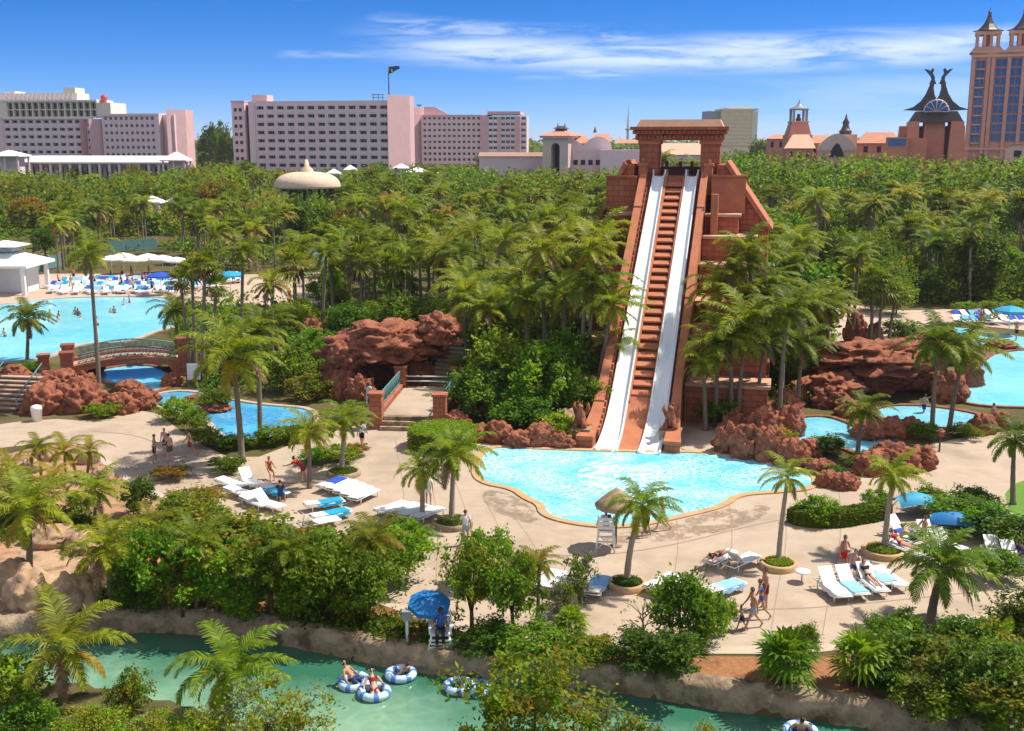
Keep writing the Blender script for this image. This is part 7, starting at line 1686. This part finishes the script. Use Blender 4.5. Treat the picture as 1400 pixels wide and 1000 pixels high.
def stand(px, py, hseat, label, rz, name='lifeguard_chair', m='white'):
    o = thing(name, label, 'chair', G(px, py), rz)
    for sx_ in (-1, 1):
        for sy in (-1, 1): b = MB(); b.tube([(sx_ * .42, sy * .42, 0), (sx_ * .32, sy * .3, hseat)], .045, 6); b.build('leg', M[m], o)
    b = MB(); b.box(-.36, .36, -.34, .34, hseat, hseat + .06); b.build('seat', M[m], o)
    b = MB()
    for k in range(3): b.box(-.36, .36, -.36, -.31, hseat + .14 + .2 * k, hseat + .28 + .2 * k)
    for sx_ in (-1, 1): b.box(sx_ * .34 - .03, sx_ * .34 + .03, -.31, -.26, hseat + .06, hseat + .75)
    b.build('backrest', M[m], o)
    for sx_ in (-1, 1): b = MB(); b.box(sx_ * .38 - .05, sx_ * .38 + .05, -.3, .34, hseat + .28, hseat + .32); b.box(sx_ * .38 - .03, sx_ * .38 + .03, .28, .33, hseat + .061, hseat + .279); b.build('armrest', M[m], o)
    b = MB()
    for k in range(1, 4): b.box(-.40, .40, .36, .41, hseat * k / 4 - .03, hseat * k / 4 + .03)
    for s_ in (-1, 1): b.tube([(-.4, -.4 * 1, .15), (.36, -.34, hseat - .1)], .025, 5); b.tube([(.4, -.4, .15), (-.36, -.34, hseat - .1)], .025, 5); break
    b.build('rung', M[m], o); return o
stand(828, 752, .95, 'white lifeguard chair facing the slide pool under the thatched parasol', R(-8))
stand(603, 884, .55, 'white stand with a blue shirted attendant by the river wall', R(180), 'attendant_stand')
o = thing('sign_post', 'white post carrying a small grey box at the river planting', 'sign post', G(557, 880)); b = MB(); b.tube([(0, 0, 0), (0, 0, 1.15)], .06, 8); b.build('post', M['white'], o); b = MB(); b.box(-.16, .16, -.12, .12, .951, 1.25); b.box(-.19, .19, -.15, .15, 1.251, 1.30); b.build('box', M['metalgrey'], o)
o = thing('waste_bin', 'white round bin beside the red rocks near the broad steps', 'bin', G(51, 576)); b = MB(); b.lathe([(0, 0), (.3, 0), (.36, .8), (.38, .82), (.36, .9)], 18); b.build('bin_body', M['white'], o); b = MB(); b.lathe([(.37, .901), (.32, 1.02), (.12, 1.1), (0, 1.11)], 18); b.build('lid', M['whitecloth'], o)
o = thing('info_board', 'small white board on posts beside the fan palm cluster', 'sign', G(266, 528)); b = MB(); b.box(-.5, .5, -.04, .04, .5, 1.7); b.build('board', M['white'], o); b = MB(); b.box(-.58, -.5, -.05, .05, 0, 1.8); b.box(.5, .58, -.05, .05, 0, 1.8); b.build('post', M['wood'], o)
o = thing('side_table', 'small round white table between ring planter and sunbathing group', 'table', G(1096, 796)); b = MB(); b.lathe([(0, .46), (.34, .46), (.34, .5), (0, .5)], 20); b.build('table_top', M['white'], o); b = MB(); b.tube([(0, 0, 0), (0, 0, .46)], .04, 8); b.build('leg', M['white'], o)
o = thing('path_lantern', 'short brown path lantern where the curved path meets the rocks', 'lantern', G(1284, 618)); b = MB(); b.tube([(0, 0, 0), (0, 0, .95)], .06, 8); b.build('post', M['wood'], o); b = MB(); b.box(-.16, .16, -.16, .16, .951, 1.25); b.lathe([(.3, 1.251), (.05, 1.45)], 4, smooth=False); b.build('lamp_head', M['redrock'], o)
# ---------------------------------------------------------------- people
def fk(pose):
    """joints of a 1.75 m figure facing +x. angles in degrees: 0 hangs straight down, 90 points forward"""
    P = {}; g = pose.get
    def dn(a, ab=0): a = R(a); return Vector((math.sin(a), ab, -math.cos(a))).normalized()
    pel = Vector((0, 0, .93)); tp = R(g('torso', 4)); up = Vector((math.sin(tp), 0, math.cos(tp)))
    P['pelvis'] = pel; P['waist'] = pel + up * .16; P['chest'] = pel + up * .36; P['neck'] = pel + up * .52
    hd = R(g('torso', 4) * .6 + g('head', 0)); hu = Vector((math.sin(hd), 0, math.cos(hd)))
    P['headb'] = P['neck'] + hu * .10; P['headm'] = P['neck'] + hu * .19 + Vector((.01, 0, 0)); P['headt'] = P['neck'] + hu * .275
    P['nose'] = P['headm'] + Vector((math.cos(hd), 0, -math.sin(hd))) * .095 - hu * .015
    for s, n in ((1, 'l'), (-1, 'r')):
        th = g('th' + n, 2); kn = g('kn' + n, 4); ab = s * g('ab', .06)
        P['hip' + n] = pel + Vector((0, s * .085, -.03)); P['knee' + n] = P['hip' + n] + dn(th, ab) * .43
        P['ank' + n] = P['knee' + n] + dn(th - kn, ab * .3) * .41; P['toe' + n] = P['ank' + n] + dn(th - kn + g('foot', 82)) * .17 - Vector((0, 0, .02))
        P['heel' + n] = P['ank' + n] - dn(th - kn + g('foot', 82)) * .05 - Vector((0, 0, .03))
        ar = g('ar' + n, 4); el = g('el' + n, 14); sa = s * g('armab', .16)
        P['sho' + n] = P['neck'] + Vector((0, s * .17, 0)) - up * .045; P['elb' + n] = P['sho' + n] + dn(ar, sa) * .29
        P['wri' + n] = P['elb' + n] + dn(ar + el, sa * .4) * .25; P['palm' + n] = P['wri' + n] + dn(ar + el + 6, sa * .3) * .085
    return P
RAD = dict(pelvis=(.15, .115), waist=(.13, .10), chest=(.155, .11), neck=(.052, .056), headb=(.066, .072), headm=(.078, .098), headt=(.055, .07), nose=(.016, .016), hip=(.095, .095), knee=(.055, .058), ank=(.036, .04), toe=(.034, .022), heel=(.03, .03), sho=(.062, .06), elb=(.04, .042), wri=(.026, .03), palm=(.018, .038))
BONES = [('pelvis', 'waist'), ('waist', 'chest'), ('chest', 'neck'), ('neck', 'headb'), ('headb', 'headm'), ('headm', 'headt'), ('headm', 'nose')]
for n_ in 'lr': BONES += [('pelvis', 'hip' + n_), ('hip' + n_, 'knee' + n_), ('knee' + n_, 'ank' + n_), ('ank' + n_, 'toe' + n_), ('ank' + n_, 'heel' + n_), ('chest', 'sho' + n_), ('sho' + n_, 'elb' + n_), ('elb' + n_, 'wri' + n_), ('wri' + n_, 'palm' + n_)]
PCACHE = {}
def segd(p, a, b_):
    ab = b_ - a; t = max(0, min(1, (p - a).dot(ab) / max(1e-9, ab.dot(ab)))); return (p - a - ab * t).length, t
def body(pose_name, pose):
    """continuous body mesh grown on the joints, and cloth shells lifted off it: returns meshes"""
    if pose_name in PCACHE: return PCACHE[pose_name]
    P = fk(pose); names = list(P); bm = bmesh.new(); vs = {n: bm.verts.new(P[n]) for n in names}
    for a, c in BONES: bm.edges.new((vs[a], vs[c]))
    me = bpy.data.meshes.new('skel'); bm.to_mesh(me); bm.free()
    o = bpy.data.objects.new('skel', me); col.objects.link(o)
    sk = o.modifiers.new('s', 'SKIN'); sk.use_smooth_shade = True; sk.branch_smoothing = .4
    for i, n in enumerate(names):
        k = n[:-1] if n[:-1] in RAD else n; v = me.skin_vertices[0].data[i]; v.radius = RAD[k]; v.use_root = (n == 'pelvis')
    sb = o.modifiers.new('d', 'SUBSURF'); sb.levels = 1; sb.render_levels = 1
    dg = bpy.context.evaluated_depsgraph_get(); ev = o.evaluated_get(dg); m2 = bpy.data.meshes.new_from_object(ev)
    bpy.data.objects.remove(o); bm = bmesh.new(); bm.from_mesh(m2); bm.normal_update()
    sel = {k: [] for k in ('hair', 'shorts', 'shirt', 'bikini', 'pants')}
    hf = (P['nose'] - P['headm']).normalized(); hup = (P['headt'] - P['headb']).normalized()
    for f in bm.faces:
        c = f.calc_center_median(); best = min(((segd(c, P[a], P[b_]) + (a, b_)) for a, b_ in BONES), key=lambda q: q[0]); d, t, a, b_ = best
        if a in ('headb', 'headm') or (a == 'neck' and t > .7):
            q = c - P['headm']
            if q.dot(hf) < .035 and q.dot(hup) > -.055 or q.dot(hup) > .055: sel['hair'].append(f)
        if a == 'pelvis' and (b_ == 'waist' and t < .55 or b_.startswith('hip')) or (a.startswith('hip') and t < .62): sel['shorts'].append(f)
        if a == 'pelvis' and (b_ == 'waist' and t < .3 or b_.startswith('hip')) or (a.startswith('hip') and t < .14): sel['bikini'].append(f)
        if (a in ('waist', 'chest') and b_ != 'neck') or (a == 'pelvis' and b_ == 'waist' and t > .25) or (a == 'chest' and b_ == 'neck' and t < .8) or (a.startswith('sho') and t < .55): sel['shirt'].append(f)
        if a == 'pelvis' and (b_ == 'waist' and t < .55 or b_.startswith('hip')) or (a.startswith('hip')) or (a.startswith('knee') and t < .85): sel['pants'].append(f)
        if a == 'chest' and b_.startswith('sho') or (a == 'waist' and t > .55): sel.setdefault('top', []).append(f)
    out = {}
    for k, fs in sel.items():
        off = {'hair': .022, 'shirt': .016, 'shorts': .022, 'bikini': .008, 'pants': .016, 'top': .008}[k]
        vm = {}; b = MB(); vl = []; fl = []
        for f in fs:
            ids = []
            for v in f.verts:
                if v.index not in vm: vm[v.index] = len(vl); vl.append(v.co + v.normal * off)
                ids.append(vm[v.index])
            fl.append(ids)
        mm = bpy.data.meshes.new(k); mm.from_pydata([tuple(v) for v in vl], [], fl)
        for p in mm.polygons: p.use_smooth = True
        out[k] = mm
    bm.free()
    # hands: four unequal fingers and a thumb, part of the same body mesh; eyes and ears
    b = MB(); b.add([tuple(v.co) for v in m2.vertices], [list(p.vertices) for p in m2.polygons], 0, True)
    for s, n in ((1, 'l'), (-1, 'r')):
        w_, pm = P['wri' + n], P['palm' + n]; d = (pm - w_).normalized(); side = d.cross(Vector((0, 1, 0))); side = side.normalized() if side.length > .01 else Vector((1, 0, 0)); nrm = d.cross(side)
        for k, L_ in enumerate((.072, .082, .076, .058)):
            o_ = pm + side * (.030 - .02 * k) + d * .005; q1 = o_ + d * L_ * .5 + nrm * .008; b.tube([o_, q1, q1 + d * L_ * .42 + nrm * .022 * (1 if s > 0 else -1)], [.0095, .0085, .006], 5)
        o_ = w_ + d * .03 + side * .028; b.tube([o_, o_ + side * .03 + d * .03, o_ + side * .04 + d * .065], [.011, .010, .007], 5)
    for s in (-1, 1):
        e = P['headm'] + hf * .088 + Vector((0, s * .032, 0)) + hup * .012; b.tube([e - hf * .008, e + hf * .004], [.011, .008], 6, 1)
        e = P['headm'] + Vector((0, s * .082, 0)); b.tube([e - hup * .03, e, e + hup * .03], [.012, .02, .014], 6)
    m_ = P['headm'] + hf * .09 - hup * .05; b.tube([m_ - Vector((0, .022, 0)), m_ + Vector((0, .022, 0))], .007, 5, 1)
    ob = b.build('body', [M['skin1'], M['hairdark']], fixn=False); out['body'] = ob.data; bpy.data.objects.remove(ob)
    lo = min(v.co.z for v in out['body'].vertices); out['lo'] = lo; out['P'] = P
    PCACHE[pose_name] = out; return out
POSES = dict(stand={}, stand2=dict(thl=8, thr=-6, arl=20, ell=70, arr=-6, torso=2), walk=dict(thl=26, knl=8, thr=-20, knr=22, arl=-22, arr=24, torso=6), walk2=dict(thl=-16, knl=28, thr=22, knr=6, arl=26, arr=-18, torso=8), bend=dict(torso=62, thl=4, thr=-6, arl=60, arr=50, head=-20),
             sit=dict(thl=88, thr=84, knl=86, knr=80, arl=35, ell=45, arr=35, elr=45, torso=-4), lie=dict(torso=-58, thl=88, thr=92, knl=4, knr=8, arl=-20, ell=40, arr=-20, elr=40, foot=30, head=10), flat=dict(torso=-86, thl=90, thr=90, knl=2, knr=4, arl=-80, ell=10, arr=-80, elr=10, foot=20), tube=dict(torso=-40, thl=82, thr=76, knl=50, knr=40, arl=30, ell=20, arr=30, elr=20, ab=.14, armab=.6), kneel=dict(thl=70, knl=100, thr=10, knr=96, torso=18, arl=40, arr=40))
def person(px, py, pose, label, skin='skin1', hair='hairdark', wear=(('shorts', 'navy'),), rz=0.0, h=1.75, z=0.0, seat=None, loc=None):
    bd = body(pose, POSES[pose]); p = loc if loc is not None else G(px, py, z); k = h / 1.75
    o = link('person', bd['body']); me = bd['body']
    lift = -bd['lo'] * k if seat is None else (seat - (bd['P']['pelvis'].z - .115) * k)
    if seat is not None: p = p - Vector((0, 0, 0))
    o.location = (p[0], p[1], z + lift + (.012 if z == 0 and seat is None else 0)); o.scale = (k,) * 3; o.rotation_euler = (0, 0, rz)
    if skin != 'skin1':
        key = ('skin', pose, skin)
        if key not in PCACHE: c = me.copy(); c.materials[0] = M[skin]; PCACHE[key] = c
        o.data = PCACHE[key]
    for part, mt in tuple(wear) + (('hair', hair),):
        key = (pose, part, mt)
        if key not in PCACHE: c = bd[part].copy(); c.materials.clear(); c.materials.append(M[mt]); PCACHE[key] = c
        link({'top': 'bikini_top', 'bikini': 'bikini_bottom'}.get(part, part), PCACHE[key], o)
    return tag(o, label, 'person')
SH = lambda c: (('shorts', c),)
BK = lambda c: (('bikini', c), ('top', c))
person(212, 634, 'stand2', 'bare chested man in black shorts, first of the four bathers on the path', wear=SH('black'), rz=R(20))
person(227, 624, 'stand', 'man at the back of the four bathers on the path', wear=SH('navy'), rz=R(-100), skin='skin2', hair='hairbrown')
person(233, 633, 'stand2', 'fair man in olive shorts among the four bathers on the path', 'skin2', wear=SH('olive'), rz=R(150))
person(261, 625, 'walk', 'bather in dark red shorts standing apart near the stream shrubs', wear=SH('darkred'), rz=R(200))
person(495, 613, 'walk', 'walker in white shirt and black shorts on the deck before the plank bridge', wear=(('shirt', 'whitecloth'), ('shorts', 'black')), rz=R(80))
person(415, 660, 'bend', 'man in a red shirt bending over the loungers', wear=(('shirt', 'red'), ('shorts', 'darkred')), rz=R(170))
person(369, 655, 'sit', 'woman in a red bikini sitting behind the turquoise towel', wear=BK('red'), rz=R(-60), seat=.42, h=1.65)
person(384, 690, 'sit', 'dark haired guest sitting low in front of the turquoise towel', wear=(('shirt', 'navy'), ('shorts', 'navy')), rz=R(90), seat=.42)
person(504, 556, 'stand', 'staff member in white beside the plank bridge pier', 'skin3', wear=(('shirt', 'whitecloth'), ('pants', 'whitecloth')), rz=R(-90))
person(637, 746, 'walk2', 'person in grey shirt passing the dark ring planter', wear=(('shirt', 'whitecloth'), ('shorts', 'greycloth')), rz=R(100), hair='hairbrown')
person(586, 690, 'stand', 'small figure in white behind the two deck palms', wear=(('shirt', 'whitecloth'), ('shorts', 'whitecloth')), rz=R(-80), h=1.6)
person(884, 734, 'walk', 'bather in black trunks stepping out at the slide pool edge', wear=SH('black'), rz=R(30), h=1.7)
person(906, 725, 'walk2', 'bather at the slide pool edge behind the bent palm', 'skin2', wear=SH('palegreen'), rz=R(200), h=1.7)
person(1152, 784, 'stand2', 'man in bright red shorts standing by the ring planter', wear=SH('red'), rz=R(-60), hair='hairbrown')
person(1029, 860, 'walk', 'bare chested man in grey shorts walking with a small child', wear=SH('greycloth'), rz=R(185))
person(1014, 862, 'walk2', 'small child walking beside the man in grey shorts', wear=SH('navy'), rz=R(185), h=1.05)
person(1040, 845, 'walk2', 'walker in blue swimwear behind the man in grey shorts', wear=BK('bluecloth'), rz=R(170), h=1.66)
person(1046, 832, 'stand', 'sunburnt person behind the walking family', 'skin1', wear=SH('darkred'), rz=R(190), h=1.75)
for i, (hx_, hy_, fx, fy, ps, wr, lb) in enumerate([(968, 770, 1000, 752, 'flat', BK('darkred'), 'sunbather lying on the lounger near the ring planter'), (1176, 784, 1206, 808, 'lie', BK('black'), 'sunbather reclining on the white lounger of the sunbathing group'), (1240, 738, 1268, 744, 'lie', SH('navy'), 'sunbather reclining in front of the sunshades'), (1222, 744, 1252, 754, 'lie', BK('red'), 'woman reclining on the lounger below the sunshades')]):
    a, c = G(hx_, hy_, .35), G(fx, fy, .35); d = (c - a).normalized(); m_ = (a + c) / 2 - d * .2
    person(0, 0, ps, lb, 'skin2' if i % 2 else 'skin1', wear=wr, rz=math.atan2(d.y, d.x), seat=.42, loc=m_)
person(1168, 792, 'sit', 'fair bather sitting on the edge of the pale blue towel lounger', 'skin2', 'hairbrown', SH('bluecloth'), R(-110), seat=.42)
person(1262, 742, 'sit', 'guest with dark hair sitting between the two sunshades', 'skin1', 'hairdark', SH('black'), R(200), seat=.42)
person(1392, 778, 'sit', 'dark haired guest sitting by the folding loungers', 'skin1', 'hairdark', (('shirt', 'navy'), ('shorts', 'black')), R(180), seat=.42)
q = G(828, 752); person(0, 0, 'sit', 'lifeguard in a white shirt on the chair facing the slide pool', 'skin3', wear=(('shirt', 'whitecloth'), ('shorts', 'whitecloth')), rz=R(82), seat=1.02, loc=q + Vector((0, .05, 0)))
q = G(603, 884); person(0, 0, 'sit', 'attendant in a blue shirt and black trousers on the river stand', 'skin3', wear=(('shirt', 'bluecloth'), ('pants', 'black')), rz=R(-90), seat=.62, loc=q)
person(1141, 428, 'stand', 'dark clothed walker on the grotto deck path', 'skin3', wear=(('shirt', 'black'), ('pants', 'black')), rz=R(90))
person(1107, 486, 'walk', 'walker with a white top near the rocky rise', wear=(('shirt', 'whitecloth'), ('shorts', 'navy')), rz=R(40))
person(1262, 572, 'walk', 'bather wading in the middle grotto pool', wear=SH('navy'), rz=R(30), z=-.35)
person(1357, 586, 'stand', 'bather in blue at the end of the middle grotto pool', wear=SH('bluecloth'), rz=R(120), z=-.5)
person(1389, 466, 'stand2', 'bather standing on the flat ledge of the upper grotto pool', wear=SH('black'), rz=R(200))
rr_ = random.Random(8)
for i, (a, b_, dp) in enumerate([(69, 444, .9), (82, 447, 1.1), (104, 441, .8), (108, 444, .9), (112, 449, 1.1), (80, 455, 1.1), (134, 455, .7), (157, 440, .9), (152, 442, 1.1), (45, 462, 1.1), (170, 428, .9), (178, 424, .8), (8, 472, .8), (30, 430, .9)]):
    person(a, b_, 'stand2' if i % 2 else 'walk', f'swimmer {["waist deep", "shoulder deep"][int(dp > 1)]} in the wave pool, {["in the middle of the pale water", "towards the cupola pavilion", "near the slender palm trunk", "by the far pool rim"][i % 4]}', rr_.choice(['skin1', 'skin2', 'skin3']), wear=SH(rr_.choice(['navy', 'red', 'black'])), rz=rr_.uniform(0, 6), z=-dp)['group'] = 'swimmers in the wave pool'
for i in range(34):
    a = rr_.uniform(5, 330) if i < 27 else rr_.uniform(1310, 1395); b_ = (rr_.uniform(380, 402) if a < 240 else rr_.uniform(378, 392)) if i < 27 else rr_.uniform(432, 444)
    ps = rr_.choice(['stand', 'walk', 'stand2', 'sit']); c = rr_.choice(['navy', 'red', 'whitecloth', 'orange', 'black', 'bluecloth']); cw = c.replace('cloth', '')
    person(a, b_, ps, f'{ {"stand": "standing", "stand2": "gesturing", "walk": "walking", "sit": "sitting"}[ps]} bather in {cw} {"on the grotto deck" if i >= 27 else "by the cupola pavilion" if a < 80 else "among the far pool loungers" if a < 240 else "on the far deck behind the fan palms"}', rr_.choice(['skin1', 'skin2', 'skin3']), wear=SH(c) if i % 2 else (('shirt', c), ('shorts', 'navy')), rz=rr_.uniform(0, 6), seat=.4 if ps == 'sit' else None)['group'] = 'bathers on the far decks'
person(396, 414, 'stand', 'guest in red beside the blue parasols over the grotto', wear=(('shirt', 'red'), ('shorts', 'red')), rz=R(-90))
# river tubes and their riders
M['tubevinyl'] = None
m_, nt_, b_ = nodes('checked_tube_vinyl'); M['tubevinyl'] = m_; b_.inputs['Roughness'].default_value = .25
tc_ = nt_.nodes.new('ShaderNodeTexCoord'); sp_ = nt_.nodes.new('ShaderNodeSeparateXYZ'); nt_.links.new(tc_.outputs['Object'], sp_.inputs[0])
at_ = nt_.nodes.new('ShaderNodeMath'); at_.operation = 'ARCTAN2'; nt_.links.new(sp_.outputs[1], at_.inputs[0]); nt_.links.new(sp_.outputs[0], at_.inputs[1])
sn_ = nt_.nodes.new('ShaderNodeMath'); sn_.operation = 'MULTIPLY'; sn_.inputs[1].default_value = 6.0; nt_.links.new(at_.outputs[0], sn_.inputs[0])
s2_ = nt_.nodes.new('ShaderNodeMath'); s2_.operation = 'SINE'; nt_.links.new(sn_.outputs[0], s2_.inputs[0])
nt_.links.new(mixc(nt_, (.50, .66, .80), (.08, .22, .60), ramp(nt_, s2_.outputs[0], .5, .6)), b_.inputs['Base Color'])
def tube(px, py, label, r=.44, t=.145, z=-.72, rz=0, tilt=0):
    b = MB(); n, k = 40, 14; vs = []; fs = []
    for i in range(n):
        for j in range(k):
            a, c = 2 * math.pi * i / n, 2 * math.pi * j / k; vs.append(((r + t * math.cos(c)) * math.cos(a), (r + t * math.cos(c)) * math.sin(a), t * math.sin(c)))
    for i in range(n):
        for j in range(k): fs.append([i * k + j, ((i + 1) % n) * k + j, ((i + 1) % n) * k + (j + 1) % k, i * k + (j + 1) % k])
    b.add(vs, fs, 0, True); p = G(px, py, z); o = thing('swim_tube', label, 'swim tube', p, rz); ring_ = b.build('ring', M['tubevinyl'], o); ring_.location = (0, 0, .1); ring_.rotation_euler = (tilt, 0, 0)
    for s_ in (-1, 1): b = MB(); b.tube([(s_ * r - .12, -.1, .26), (s_ * r - .1, -.05, .32), (s_ * r - .1, .05, .32), (s_ * r - .12, .1, .26)], .018, 6); b.build('handle', M['royal'], o)
    return p
p = tube(484, 936, 'checked swim tube carrying the tanned rider in the river', tilt=R(6)); person(0, 0, 'tube', 'tanned rider sitting up in the first river tube', wear=SH('navy'), rz=R(-20), seat=.12, z=-.75, loc=p)
p = tube(512, 950, 'checked swim tube of the dark haired rider in the river', rz=.5); person(0, 0, 'tube', 'dark haired rider lying back in the second river tube', 'skin2', wear=BK('darkred'), rz=R(-70), seat=.08, z=-.75, loc=p)
p = tube(548, 925, 'checked swim tube drifting behind the two river riders', rz=.9); person(0, 0, 'tube', 'rider low in the tube behind the other two river riders', wear=SH('bluecloth'), rz=R(140), seat=.04, z=-.75, loc=p, h=1.5)
tube(628, 942, 'empty checked swim tube by the river wall', rz=.3); tube(651, 945, 'pale empty swim tube touching the one by the river wall', rz=1.1, r=.42)
p = tube(1094, 1004, 'swim tube leaving the view at the waterside corner', rz=.2); person(0, 0, 'tube', 'rider with raised knees in the tube at the waterside corner', wear=SH('navy'), rz=R(80), seat=.08, z=-.75, loc=p)
# blue float leaning at the attendant's stand
o = thing('rescue_float', 'pale blue rescue float lying beside the river stand', 'float', G(622, 888), .3); b = MB(); b.tube([(-.4, 0, .14), (-.32, 0, .14), (.32, 0, .14), (.4, 0, .14)], [.06, .13, .13, .06], 10); b.build('float_body', M['paletowel'], o); b = MB(); b.tube([(-.3, 0, .28), (0, 0, .33), (.3, 0, .28)], .015, 5); b.build('strap', M['royal'], o)
